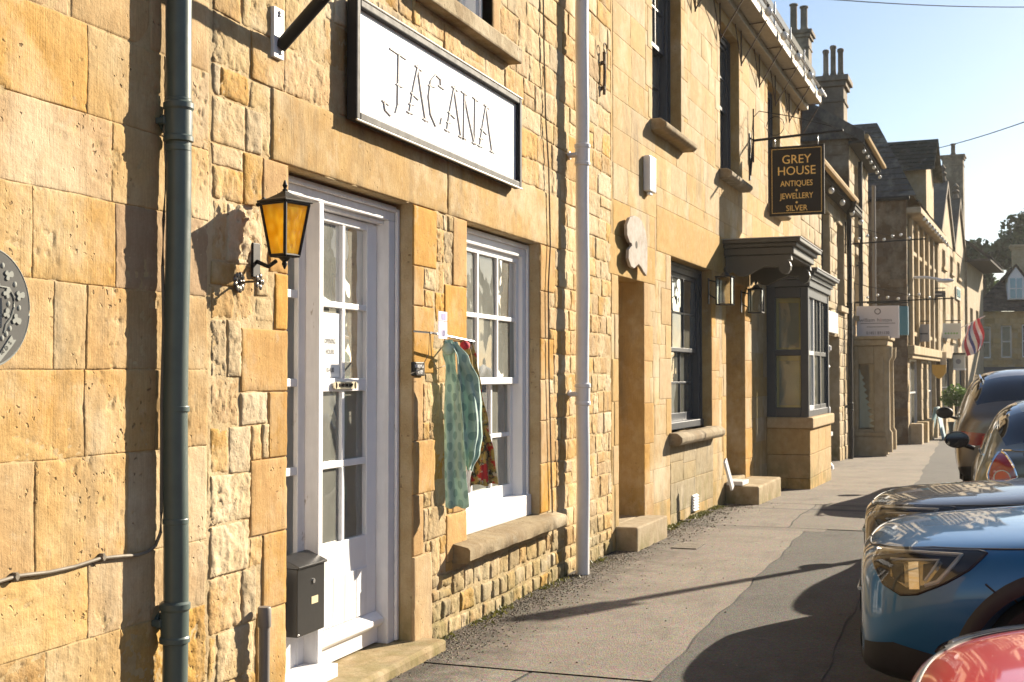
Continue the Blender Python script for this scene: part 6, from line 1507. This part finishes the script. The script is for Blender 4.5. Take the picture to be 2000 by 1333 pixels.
zr = zb+.13; o_w = offat(1474, u0)
b = MB(); b.tube([(0, -o_w, zr-.02), (0, -ob-.25, zr+.04)], .018, 8); b.tube([(0, -.01, zr-.50), (0, -o_w, zr-.02)], .016, 8); b.tube([(0, -.01, zr+.02), (0, -o_w, zr-.02)], .012, 6); b.tube([(0, -o_w, zr-.32), (0, -o_w, zr+.42)], .010, 6); b.build('arm', M['black'], br, smooth=True)
b = MB(); b.tube([(0, -o_w, zr+.30), (0, -o_w-.08, zr+.38), (0, -o_w-.5, zr+.28), (0, -ob-.1, zr+.10)], .006, 6); b.tube([(0, -.01, zr-.25), (0, -o_w, zr+.34)], .005, 6); b.tube([(0, -o_w-.3+.12*math.cos(q*.5), zr+.16+.13*math.sin(q*.5)) for q in range(13)], .005, 6); b.build('scroll', M['black'], br, smooth=True)
for o_ in (oa+.08, ob-.08):
    b = MB(); b.tube([(0, -o_, zb), (0, -o_, zr)], .006, 6); b.tube([(.02*math.cos(q), -o_, (zb+zr)/2+.03*math.sin(q)) for q in range(8)], .006, 6); b.build('hook', M['steel'], br, smooth=True)
b = MB(); b.box(-.03, .03, -.015, -.001, zr-.56, zr+.08); b.build('wall_plate', M['black'], br)
# lanterns either side of the door
def glass_lantern(px0, px1, py0, py1, off, label):
    um, zm = F2.at((px0+px1)/2, (py0+py1)/2, off); hh = (F2z((px0+px1)/2, py0, off)-F2z((px0+px1)/2, py1, off)); t = on(F2, 'door_lantern', um, 0, zm, label, 'lantern', 'lanterns beside the canopied door')
    w = .085; f = MB()
    for a in (-w, w):
        for c_ in (-off-w, -off+w): f.box(a-.008, a+.008, c_-.008, c_+.008, -hh/2, hh/2)
    f.box(-w-.01, w+.01, -off-w-.01, -off+w+.01, -hh/2-.015, -hh/2-.001); f.box(-w-.015, w+.015, -off-w-.015, -off+w+.015, hh/2+.001, hh/2+.018); f.build('frame', M['black'], t, bevel=.003)
    for (a, c_) in (((-w, -off-w), (w, -off-w)), ((-w, -off+w), (w, -off+w)), ((-w, -off-w), (-w, -off+w)), ((w, -off-w), (w, -off+w))):
        q = MB(); q.quad((a[0], a[1], -hh/2), (c_[0], c_[1], -hh/2), (c_[0], c_[1], hh/2), (a[0], a[1], hh/2)); q.build('glass_panel', M['frost'], t)
    b = MB(); b.lathe([(w*.8, hh/2+.018), (.03, hh/2+.06), (.012, hh/2+.075), (.02, hh/2+.10), (.004, hh/2+.13)], 8, (0, -off, 0)); b.build('cap', M['black'], t, smooth=True)
    b = MB(); b.tube([(0, -off+w, hh/2-.05), (0, -.002, hh/2-.02)], .010, 6); b.tube([(0, -off+w, -hh/2+.05), (0, -.002, -hh/2+.12)], .008, 6); b.box(-.03, .03, -.012, -.001, -hh/2, hh/2); b.build('wall_bracket', M['black'], t)
    return t
fm = bpy.data.materials.new('clear lantern glass'); fm.use_nodes = True; M['frost'] = glass_mat('lantern glass', (.85, .86, .82), .05, .22)
glass_lantern(1402, 1430, 543, 594, .20, 'square black glass lantern left of the canopied door')
glass_lantern(1464, 1489, 567, 610, .20, 'square black glass lantern right of the canopied door, by the bay')
u, z = F2.at(1357, 982, .01); t = on(F2, 'air_vent', u, 0, z, 'white louvred air vent low on the wall under the blue window', 'vent')
hv = (F2z(1357, 966, .01)-F2z(1357, 998, .01))/2; b = MB(); b.box(-.12, .12, -.012, -.001, -hv, hv); b.build('plate', M['whitepipe'], t)
for k in range(6): b = MB(); zz_ = -hv+2*hv*(k+.5)/6; b.prism([(-.012, zz_+hv*.13), (-.035, zz_-hv*.06), (-.035, zz_-hv*.1), (-.012, zz_-hv*.02)], 'x', -.115, .115); b.build('louvre', M['whitepipe'], t)
u, z = F2.at(1413, 935, .32); t = on(F2, 'leaning_board', u, .0, z, 'small white board leaning beside the step of the canopied door', 'board')
b = MB(); b.box(-.05, .05, -.40, -.375, -.18, .18); o = b.build('panel', M['whitepipe'], t, bevel=.004); o.rotation_euler = (R(-8), R(-26), 0)
u, z = F2.at(1447, 930, .15); t = on(F2, 'boot_tray', u, .0, db-.015, 'small white tray lying on the step under the canopy', 'tray'); b = MB(); b.box(-.25, .15, -.22, -.02, .0, .05); b.build('tray', M['whitepipe'], t, bevel=.006)
# pavement drain
p = ground_pt(1344, 1069); t = empty('drain_grate', (p.x, p.y, .009), R(90), 'small pale iron drain grate set in the pavement by the alley step', 'drain')
b = MB(); b.box(-.20, .20, -.12, .12, -.02, .001); b.build('frame', M['cable_black'], t)
for k in range(7): b = MB(); b.box(-.19+k*.055, -.19+k*.055+.035, -.115, .115, .0015, .009); b.build('bar', paint('worn iron', (.30, .27, .23), .5, .3) if k == 0 else bpy.data.materials['worn iron'], t)
# ------------------------------------------------------------ festoon bulbs under the eaves
def festoon(fr, label, pts, group='festoon lights under the eaves', drop=.10, r=.055):
    t = on(fr, 'festoon_lights', 0, 0, 0, label, 'string lights', group)
    b = MB(); b.tube([(u, -o_, z) for u, o_, z in pts], .008, 5); b.build('flex', M['cable_black'], t, smooth=True)
    for u, o_, z in pts:
        b = MB(); b.lathe([(.022, z-.005), (.022, z-.05)], 8, (u, -o_, 0)); lh = b.build('lamp_holder', M['cable_black'], t, smooth=True)
        b = MB(); b.sphere((u, -o_, z-.05-r*.9), r, 12, 8, (1, 1, 1.15)); b.build('bulb', M['bulb'], t, smooth=True)
    return t
M['bulb'] = paint('opal bulb', (.80, .78, .72), .2, .05, .5, coat=.5, bumpd=0)
festoon(F2, 'festoon bulbs on the gutter rail of the grey house', [(GEND*(i+.5)/9, go+.10, gz_top+.12) for i in range(9)])
festoon(F2, 'festoon bulbs under the eaves of the low house', [(L0+.3+(L1-L0-.4)*i/4, .26, lez-.13) for i in range(5)])
festoon(F2, 'festoon bulbs under the eaves of the tall house', [(T0+.3+(T1-T0-.3)*i/5, .30, tez-.26) for i in range(6)], r=.042)
festoon(F4, 'small festoon bulbs under the cornice of the house with brown side wall', [(.4+(U4-.8)*i/9, .45, e4-.25) for i in range(10)], r=.05)
# pipes and wires on the low and tall houses
downpipe(F2, 'downpipe', F2.u(1660.5, .10), .10, .055, gzl-.3, F2z(1663, 432, .1), M['cable_black'], 'black downpipe with swan neck between low and tall houses', [F2z(1660, 795, .1), F2z(1660, 600, .1)])
swn = on(F2, 'swan_neck', 0, 0, 0, 'curved black gutter outlet joining low eaves to black downpipe', 'pipe'); b = MB()
b.tube([(F2.u(1660.5, .10), -.10, F2z(1663, 432, .1)), (F2.u(1661, .14), -.14, F2z(1663, 425, .1)), (F2.u(1667, .30), -.30, F2z(1670, 415, .3)), (F2.u(1671, .36), -.36, lez-.02)], .052, 10); b.build('pipe', M['cable_black'], swn, smooth=True)
downpipe(F2, 'downpipe', F2.u(1683, .10), .10, .05, cz_+.3, tez-.4, M['cable_black'], 'thin black downpipe on the lit front of the tall house', [F2z(1683, 520, .1)])
downpipe(F2, 'downpipe', F2.u(1709, .10), .10, .05, z4, tez-.5, M['greypipe'], 'grey downpipe in the corner between tall house and brown side wall', [])
u, z = F2.at(1621, 628, .06); bw_ = (F2.u(1638, .06)-F2.u(1604, .06))/2; hb_ = (F2z(1621, 608, .06)-F2z(1621, 650, .06))/2
t = on(F2, 'name_board', u, 0, z, 'plain white board over the dark door of the low house', 'sign'); b = MB(); b.box(-bw_, bw_, -.06, -.014, -hb_, hb_); b.build('board', M['sign_white'], t, bevel=.006)
u = F2.u(1613.5, .14); t = on(F2, 'white_post', u, .14, gzl, 'slim white painted iron post beside the dark door of the low house', 'post')
ph = F2z(1613, 672, .14)-gzl; b = MB(); b.lathe([(.13, -.1), (.13, .10), (.085, .16), (.05, .24), (.045, ph*.42), (.075, ph*.44), (.075, ph*.5), (.042, ph*.52), (.042, ph*.80), (.075, ph*.82), (.05, ph*.84), (.05, ph*.93), (.10, ph*.95), (.10, ph*.98), (.03, ph)], 14); b.build('post', M['white'], t, smooth=True, angle=40)
b = MB(); b.box(-.12, .12, -.10, .12, ph*.28, ph*.31); b.build('shelf', M['white'], t)
# festoon/telephone brackets that jut over the street
for (px, py, out, lab) in ((1650, 478, 1.7, 'thin iron bar with small bulbs jutting from the wall of the low house'), (1668, 592, 2.2, 'thin iron bar jutting out above the estate agent board')):
    u, z = F2.at(px, py, 0); t = on(F2, 'festoon_bracket', u, 0, z, lab, 'bracket'); b = MB(); b.tube([(0, -.01, 0), (0, -out, .06)], .016, 6); b.tube([(0, -.01, .45), (0, -out*.75, .05)], .006, 5); b.tube([(0, -.015, -.2), (0, -.015, .5)], .014, 6); b.build('bar', M['black'], t, smooth=True)
    for k in range(7):
        y = -.3-out*.62*k/6; b = MB(); b.sphere((.03*math.sin(k*2.1), y, .12+.05*math.sin(k*1.7)), .035, 8, 6); b.build('bulb', M['bulb'], t, smooth=True)
# flood lamp on a white arm
u, z = F4.at(1776, 542, 0); t = on(F4, 'flood_lamp', u, 0, z, 'white lamp arm jutting in front of the brown side wall', 'lamp'); b = MB(); b.tube([(.05, -.0, .0), (.02, -.5, -.02), (0, -.9, -.10)], .04, 8); b.build('arm', M['whitepipe'], t, smooth=True)
for v in ():
    pass
b = MB(); b.sphere((0, -1.0, -.13), .16, 10, 6, (.7, 1.6, .4)); b.build('lamp_head', M['whitepipe'], t, smooth=True)
# ------------------------------------------------------------ projecting signs, square to the street
def proj_sign(name, fr, uu, px0, px1, py0, py1, mat, label, thick=.05, group='projecting shop signs', arm=True):
    def OA(px):
        d = ray(px, 735); c_ = _cp-fr.o; t_ = (uu-c_.dot(fr.dx))/d.dot(fr.dx); return -((c_+d*t_).dot(fr.dy))
    def ZA(px, py):
        d = ray(px, py); c_ = _cp-fr.o; t_ = (uu-c_.dot(fr.dx))/d.dot(fr.dx); return (c_+d*t_).z
    a, b_ = OA(px0), OA(px1); z0_, z1_ = ZA((px0+px1)/2, py1), ZA((px0+px1)/2, py0)
    t = on(fr, name, uu, (a+b_)/2, (z0_+z1_)/2, label, 'sign', group); w, h = (b_-a)/2, (z1_-z0_)/2
    b = MB(); b.box(-thick/2, thick/2, -w, w, -h, h); b.build('board', mat, t, bevel=.008)
    if arm: b = MB(); yy = (a+b_)/2; b.tube([(0, yy-.01, h+.10), (0, -w, h+.10)], .018, 6); b.tube([(0, w*.7, h), (0, w*.7, h+.10)], .008, 5); b.tube([(0, -w*.7, h), (0, -w*.7, h+.10)], .008, 5); b.build('arm', M['black'], t, smooth=True)
    return t, w, h
rt_ = (R(90), 0, R(-90)); lil = paint('lilac white board', (.76, .72, .76), .4, .05)
us_ = F2.u(1672)
t, w, h = proj_sign('agent_board', F2, us_, 1674, 1757, 598, 661, lil, 'pale board reading williamhinton with a telephone number, over the stone shopfront')
grey_ink = plain('grey lettering', (.13, .11, .13), .6); red_ink = plain('red lettering', (.45, .06, .10), .6)
x_ = -.028
text('william', w*.265, grey_ink, t, (x_, w*.86, h*.12), rot=rt_, ext=.001, align='LEFT', sx=.98); text('h', w*.265, grey_ink, t, (x_, w*.03, h*.12), rot=rt_, ext=.001, align='LEFT'); text('i', w*.265, red_ink, t, (x_, -.115*w, h*.12), rot=rt_, ext=.001, align='LEFT'); text('nton', w*.265, grey_ink, t, (x_, -.18*w, h*.12), rot=rt_, ext=.001, align='LEFT')
text('01451 831130', w*.20, grey_ink, t, (x_, 0, -h*.68), rot=rt_, ext=.001, sx=.95)
b = MB(); R0 = w*.13; b.tube([(x_, R0*math.cos(k*math.pi/12), h*.66+R0*math.sin(k*math.pi/12)) for k in range(25)], w*.022, 6); b.build('ring_mark', grey_ink, t)
for zz_, ww in ((-.08, .82), (-.30, .52)): b = MB(); b.box(x_, x_+.004, -w*ww, w*ww, h*zz_-.006, h*zz_+.006); b.build('rule_line', grey_ink, t)
bl = paint('petrol blue board', (.02, .13, .21), .4, .1)
proj_sign('blue_board', F2, us_+2.6, 1757, 1775, 599, 655, bl, 'petrol blue board just behind the pale agent board', thick=.3)
gy_ = paint('grey board', (.30, .30, .32), .5, .1); cr_ = paint('cream board', (.62, .52, .40), .6, .1); wh_ = paint('off white board', (.66, .66, .62), .5, .05); nv_ = paint('navy board', (.02, .025, .04), .4, .1)
t, w, h = proj_sign('grey_board', F4, F4.u(1790), 1787, 1816, 634, 668, gy_, 'plain grey projecting board next to the petrol blue one'); b = MB(); b.box(-.03, -.026, -w*.8, w*.6, -.04, -.0); b.build('stripe', nv_, t)
t, w, h = proj_sign('name_board', F5, F5.u(1846), 1841, 1878, 632, 662, wh_, 'off white board with a row of green marks, by the red and white flag')
gm2 = plain('green lettering', (.20, .45, .12), .6)
for k in range(5): b = MB(); yy = w*.62-k*w*.3; b.lathe([(w*.10, -.030), (w*.10, -.026)], 10, (0, yy, -h*.30), 'x'); b.build('green_mark', gm2, t)
proj_sign('cream_board', F5, F5.u(1838), 1815, 1849, 688, 718, cr_, 'plain cream board hanging low in front of the gabled house', arm=False)
t, w, h = proj_sign('navy_board', F4, F4.u(1822), 1814, 1848, 569, 581, nv_, 'small navy board high on a thin rail beside the black downpipe'); 
b = MB(); b.box(-.03, -.026, -w*.6, w*.6, -h*.2, h*.2); b.build('lettering', paint('grey letters', (.3, .3, .33), .5, .1), t)
t, w, h = proj_sign('shop_board', F5, F5.u(1862), 1857, 1885, 693, 720, wh_, 'white board with a grey emblem over the shop door of the gabled house', arm=False)
b = MB(); b.lathe([(w*.38, -.032), (w*.38, -.026)], 14, (0, -w*.1, 0), 'x'); b.build('emblem', gy_, t); b = MB(); b.box(-.10, .10, -w*1.1, w*1.1, h, h*1.25); b.build('cornice', M['black'], t); b = MB(); b.box(-.10, .10, -w*1.1, w*1.1, -h*1.25, -h); b.build('cornice', M['sign_white'], t)
t = on(F5, 'shield_sign', F5.u(1838, .8), .75, F5.z(1838, 726, .8), 'small gold shield hanging below the cream board', 'sign', 'projecting shop signs')
b = MB(); b.prism([(-.2, .2), (.2, .2), (.19, -.04), (.08, -.18), (0, -.22), (-.08, -.18), (-.19, -.04)], 'x', -.03, .03); b.build('shield', paint('gold paint', (.55, .33, .06), .4, .2), t)
t = on(F5, 'wall_sign', F5.u(1873, .05), .02, F5.z(1873, 575, .05), 'teal lettered panel high on the gabled house', 'sign'); b = MB(); b.box(-.9, .9, -.05, -.005, -.25, .25); b.build('panel', paint('stone panel', (.45, .42, .34), .6, .1), t)
for k in range(4): b = MB(); b.box(-.7+k*.36, -.7+k*.36+.22, -.07, -.051, -.15, .15); b.build('letter', paint('teal letters', (.05, .20, .22), .5, .1) if k == 0 else bpy.data.materials['teal letters'], t)
# flag
fl = on(F5, 'flag', F5.u(1884, .2), .0, F5.z(1886, 640, .6), 'red white and blue flag drooping from a pole on the gabled house', 'flag'); b = MB(); b.tube([(0, 0, .1), (0, -1.0, .6)], .02, 6); b.build('flag_pole', M['white'], fl, smooth=True)
fm_ = {'red': plain('flag red', (.55, .04, .06), .8), 'white': plain('flag white', (.75, .72, .72), .8), 'blue': plain('flag blue', (.03, .05, .22), .8)}
for k, cn_ in enumerate(('white', 'red', 'white', 'blue', 'white', 'red', 'white', 'red')):
    q = MB(); o0 = .2+k*.085; n = 8
    for j in range(n):
        z0_ = .1+.47*o0-1.25*j/n; z1_ = .1+.47*o0-1.25*(j+1)/n; w_ = lambda z, s: .16*math.sin(z*3+k*1.3+s)
        sw = lambda o, t: -o-.10*math.sin(t*5+o*6); q.quad((w_(z0_, 0), sw(o0, j/n), z0_), (w_(z0_, 1), sw(o0+.085, j/n), z0_+.04), (w_(z1_, 1), sw(o0+.085, (j+1)/n), z1_+.04), (w_(z1_, 0), sw(o0, (j+1)/n), z1_))
    q.build('flag_stripe', fm_[cn_], fl, smooth=True)
# A-board and shrub in a tub, far down the pavement
p = F5.w(F5.u(1826, .3)-0, -.35, 0); t = empty('a_board', (p.x, p.y, gz(p.y)), R(80), 'pale blue A board standing on the far pavement', 'sign board')
for sg_ in (1, -1): b = MB(); b.box(-.3, .3, -.015, .015, 0, 1.05); o = b.build('panel', paint('pale blue board', (.35, .52, .58), .5, .1) if sg_ == 1 else bpy.data.materials['pale blue board'], t, bevel=.01); o.location = (0, sg_*.22, 0); o.rotation_euler = (sg_*R(11), 0, 0)
leafm = {}
def leaf_mat(name, c0, c1):
    m, n, l, b = base_mat(name); oi = n.new('ShaderNodeNewGeometry'); c = mix(n, l, oi.outputs['Random Per Island'], c0, c1); l.new(c, b.inputs['Base Color']); b.inputs['Roughness'].default_value = .6
    tr = n.new('ShaderNodeBsdfTranslucent'); l.new(c, tr.inputs[0]); mx = n.new('ShaderNodeMixShader'); mx.inputs[0].default_value = .3; o_ = [x for x in n if x.type == 'OUTPUT_MATERIAL'][0]; l.new(b.outputs[0], mx.inputs[1]); l.new(tr.outputs[0], mx.inputs[2]); l.new(mx.outputs[0], o_.inputs[0]); return m
M['leaf_dark'] = leaf_mat('dark tree leaves', (.030, .055, .016), (.085, .125, .04)); M['leaf_bright'] = leaf_mat('bright shrub leaves', (.06, .13, .02), (.14, .22, .05)); M['bark'] = paint('bark', (.07, .055, .04), .9, .4, .1)
def leaves(name, parent, mat, blobs, count, size, seed=0):
    rs = np.random.RandomState(seed); V = []; F = []
    tot = sum(b[3]**2 for b in blobs)
    for (x, y, z, r) in blobs:
        k = int(count*r*r/tot)
        d = rs.normal(size=(k, 3)); d /= np.linalg.norm(d, axis=1)[:, None]; rad = r*(.35+.65*rs.rand(k)**.45); P = d*rad[:, None]+[x, y, z]
        a = rs.normal(size=(k, 3)); a /= np.linalg.norm(a, axis=1)[:, None]; b = np.cross(a, rs.normal(size=(k, 3))); b /= np.linalg.norm(b, axis=1)[:, None]
        s = size*(.6+.8*rs.rand(k))[:, None]; b0 = len(V)*0+sum(len(q) for q in V)
        q = np.stack([P-a*s, P+b*s*.55, P+a*s, P-b*s*.55], 1).reshape(-1, 3); V.append(q); F.append(np.arange(4*k).reshape(k, 4)+b0)
    return link(name, mesh_np(name, np.concatenate(V), np.concatenate(F), False), mat, parent)
p = F5.w(F5.u(1866, .9), -.9, 0); sh = empty('potted_shrub', (p.x, p.y, gz(p.y)), 0, 'bright green round shrub in a tub outside the farthest shops', 'shrub')
b = MB(); b.lathe([(.18, 0), (.24, .5), (.26, .55), (.22, .55), (.2, .45)], 14); b.build('tub', M['black'], sh, smooth=True, angle=40); b = MB(); b.tube([(0, 0, .4), (0, 0, 1.3)], .04, 6); b.build('stem', M['bark'], sh)
leaves('foliage', sh, M['leaf_bright'], [(0, 0, 1.42, .36), (.15, .1, 1.3, .28), (-.2, 0, 1.32, .28)], 1100, .05, 4)
# trees beyond the end house
def tree(x, y, h, r, seed, label, n=7000, size=.24, group='trees beyond the end house', zb=None):
    rs = random.Random(seed); z0_ = gz(y) if zb is None else zb; t = empty('tree', (x, y, z0_), 0, label, 'tree', group)
    b = MB(); b.tube([(0, 0, -.3), (.1, 0, h*.25), (-.1, .1, h*.5), (0, 0, h*.85)], [.05*h*.6, .035*h*.7, .022*h*.7, .01*h], 9); b.build('trunk', M['bark'], t, smooth=True)
    blobs = []
    for k in range(16):
        a = rs.uniform(0, 6.28); e = rs.uniform(0, 1); rr_ = r*(1-.45*abs(e-.4))*rs.uniform(.35, .85); c_ = (rr_*math.cos(a), rr_*math.sin(a), h*(.40+.52*e)); blobs.append((*c_, r*rs.uniform(.20, .36)))
        if k < 9: q = MB(); q.tube([(0, 0, h*(.25+.3*e)), (c_[0]*.5, c_[1]*.5, h*(.33+.4*e)), c_], [.014*h, .009*h, .003*h], 6); q.build('limb', M['bark'], t, smooth=True)
    leaves('crown', t, M['leaf_dark'], blobs, n, size, seed); return t
tree(4.4, 92, 11.4, 4.2, 3, 'leafy dark tree rising behind the end house roof, left one')
tree(9.6, 95, 15.5, 5.0, 8, 'taller dark tree behind the end house chimney, at the right edge')
# trees and walls on the far side of the roadway (seen only as reflections in the panes and paintwork)
for k, (x, y, h, r) in enumerate(((19, 26, 5.6, 2.8), (22, 33, 6.5, 3.2), (27, 45, 8.5, 3.8))): tree(x, y, h, r, 30+k, 'tree on the far side of the road, number %s from the camera' % ('one', 'two', 'three')[k], 3000, .3, 'trees across the road')
# wires across the sky
for lab, a, b_ in (('thin wire crossing the top of the sky', (1590, -3, 24), (2060, 14, 30)), ('thin wire rising to the right over the far gables', (1815, 294, 46), (2060, 218, 30))):
    P0 = _cp+ray(a[0], a[1])*a[2]; P1 = _cp+ray(b_[0], b_[1])*b_[2]; t = empty('overhead_wire', (0, 0, 0), 0, lab, 'wire', 'wires over the street'); n = 16; b = MB()
    b.tube([P0.lerp(P1, k/n)-Vector((0, 0, .06*math.sin(math.pi*k/n))) for k in range(n+1)], .010 if a[2] < 30 else .014, 5); b.build('wire', M['cable_black'], t)
# parking sign post beyond the frame, whose shadow crosses the pavement
t = empty('parking_post', (4.15, 14.75, 0), 0, 'grey sign post at the road edge, its shadow lying across the pavement', 'post'); b = MB(); b.lathe([(.055, -.1), (.055, 3.5)], 14); b.build('post', M['greypipe'], t, smooth=True); b = MB(); b.box(-.14, .14, -.07, -.057, 3.05, 3.45); b.build('plate', M['sign_white'], t)
# aerial on the tall house chimney
ap = tall.matrix_basis @ Vector((T0+1.0, run-.7, gy(run)+.2)); t = empty('tv_aerial', (ap.x, ap.y, ap.z), F2.a, 'thin television aerial beside the three pot chimney', 'aerial'); b = MB(); b.tube([(0, 0, -1.2), (0, 0, 1.0)], .02, 6); b.tube([(-.05, -.4, .3), (.05, .4, .3)], .012, 5)
for k in range(5): b.tube([(-.0, -.36+k*.17, .12), (0, -.36+k*.17, .48)], .008, 4)
b.build('mast', M['cable_black'], t)
# ------------------------------------------------------------ grit and moss where wall meets pavement
rs = np.random.RandomState(11); V = []; F = []; nb_ = 0
def pebbles(count, y0, y1, xmax, smin, smax):
    global nb_
    for _ in range(count):
        y = rs.uniform(y0, y1); x = abs(rs.normal(0, xmax*.5))+.02+.0286*max(0, y-10.73)
        s = rs.uniform(smin, smax); z = gz(y)+.008; q = rs.rand(6, 3)*.5+.75; d = np.array([(1, 0, 0), (0, 1, 0), (-1, 0, 0), (0, -1, 0), (0, 0, .7), (0, 0, -.3)])*s*q; ang = rs.uniform(0, 6.28); ca, sa = math.cos(ang), math.sin(ang)
        d = np.stack([d[:, 0]*ca-d[:, 1]*sa, d[:, 0]*sa+d[:, 1]*ca, d[:, 2]], 1)+[x, y, z]; V.append(d); F.extend([(nb_+a, nb_+b, nb_+c) for a, b, c in ((0, 1, 4), (1, 2, 4), (2, 3, 4), (3, 0, 4), (1, 0, 5), (2, 1, 5), (3, 2, 5), (0, 3, 5))]); nb_ += 6
pebbles(3600, 6.3, 11.2, .30, .003, .010); pebbles(1500, 11.3, 16, .40, .004, .013); pebbles(700, 3.6, 6.3, .2, .003, .010); pebbles(160, 5.8, 12, 2.0, .004, .009)
gm3, n, l, b_ = base_mat('loose grit'); oi = n.new('ShaderNodeNewGeometry'); c = mix(n, l, oi.outputs['Random Per Island'], (.035, .03, .024), (.24, .20, .15)); l.new(c, b_.inputs['Base Color']); b_.inputs['Roughness'].default_value = .9
o = link('grit', mesh_np('grit', np.concatenate(V), np.array(F), False), gm3); tag(o, 'loose dark grit and leaf crumbs along the foot of the walls', 'grit', kind='stuff')
V = []; F = []; nb_ = 0
for (y0, y1, cnt) in ((12.4, 15.0, 2600), (10.9, 12.4, 500), (6.8, 10.4, 700), (5.2, 6.6, 260)):
    for _ in range(cnt):
        y = rs.uniform(y0, y1); k = .5+.5*math.sin(y*5.1)+.4*math.sin(y*13.0)
        if rs.rand() > k: continue
        x = abs(rs.normal(0, .05))+.004+.0286*max(0, y-10.73); z = gz(y)+.008; s = rs.uniform(.012, .035); a = rs.uniform(0, 6.28); dx_, dy_ = math.cos(a)*s*.35, math.sin(a)*s*.35; lx, ly = rs.normal(0, s*.5, 2)
        V.append([(x-dx_, y-dy_, z), (x+dx_, y+dy_, z), (x+lx+dx_*.3, y+ly+dy_*.3, z+s*rs.uniform(.3, 1)), (x+lx-dx_*.3, y+ly-dy_*.3, z+s*.5)]); F.append((nb_, nb_+1, nb_+2, nb_+3)); nb_ += 4
o = link('moss', mesh_np('moss', np.concatenate([np.array(v) for v in V]), np.array(F), False), leaf_mat('moss', (.07, .08, .02), (.17, .16, .045))); tag(o, 'yellow green moss growing along the wall foot', 'moss', kind='stuff')
# ------------------------------------------------------------ houses on the other side of the road (outside the frame; the panes and paintwork mirror them)
for k, (y1, w, he, lab) in enumerate(((20.5, 9.5, 5.4, 'stone house across the road, nearest of three mirrored in the panes'), (33, 11.5, 6.0, 'stone house across the road, middle of three mirrored in the panes'), (50, 13, 5.6, 'stone house across the road, farthest of three mirrored in the panes'))):
    FO = Frame(15.2, y1, -90, gz(y1-5)); h = empty('opposite_house', FO.w(0, 0, 0), FO.a, lab, 'house', 'houses across the road')
    wins = [(a, a+1.0, z, z+1.5) for a in (1.2, w/2-.5, w-2.2) for z in (.9, 3.5)]
    wall_core(h, 'wall', M['far_stone'], 0, w, -.5, he, wins, y=0, thick=.3)
    for q in wins: far_window(h, *q, 'far_stone')
    roof_slab(h, 'roof', -.1, w+.1, he, .3, 42, 3.0, M['slate'])
    chimney(h, .6, 3.0, he+1.5, he+3.6, .7, .9, 2)
# ------------------------------------------------------------ lettering becomes plain meshes
dg = bpy.context.evaluated_depsgraph_get()
for o in [o for o in SC.objects if o.type == 'FONT']:
    me = bpy.data.meshes.new_from_object(o.evaluated_get(dg)); me.name = 'lettering'; q = bpy.data.objects.new('lettering', me); COL.objects.link(q)
    q.parent = o.parent; q.location = o.location; q.rotation_euler = o.rotation_euler; q.scale = o.scale; bpy.data.objects.remove(o)
# ------------------------------------------------------------ thin haze in the street air
hz_ = MB(); hz_.box(-26, 46, -22, 118, -2.2, 19); hm = bpy.data.materials.new('haze'); hm.use_nodes = True; hn_, hl_ = nodes_of(hm)
for x in list(hn_): hn_.remove(x)
ho = hn_.new('ShaderNodeOutputMaterial'); pv = hn_.new('ShaderNodeVolumePrincipled'); pv.inputs['Color'].default_value = (.95, .95, .95, 1); pv.inputs['Density'].default_value = .00035; pv.inputs['Anisotropy'].default_value = .25
hl_.new(pv.outputs[0], ho.inputs['Volume']); tag(hz_.build('haze', hm), 'thin pale haze in the street air', kind='stuff')
SC.cycles.volume_bounces = 1
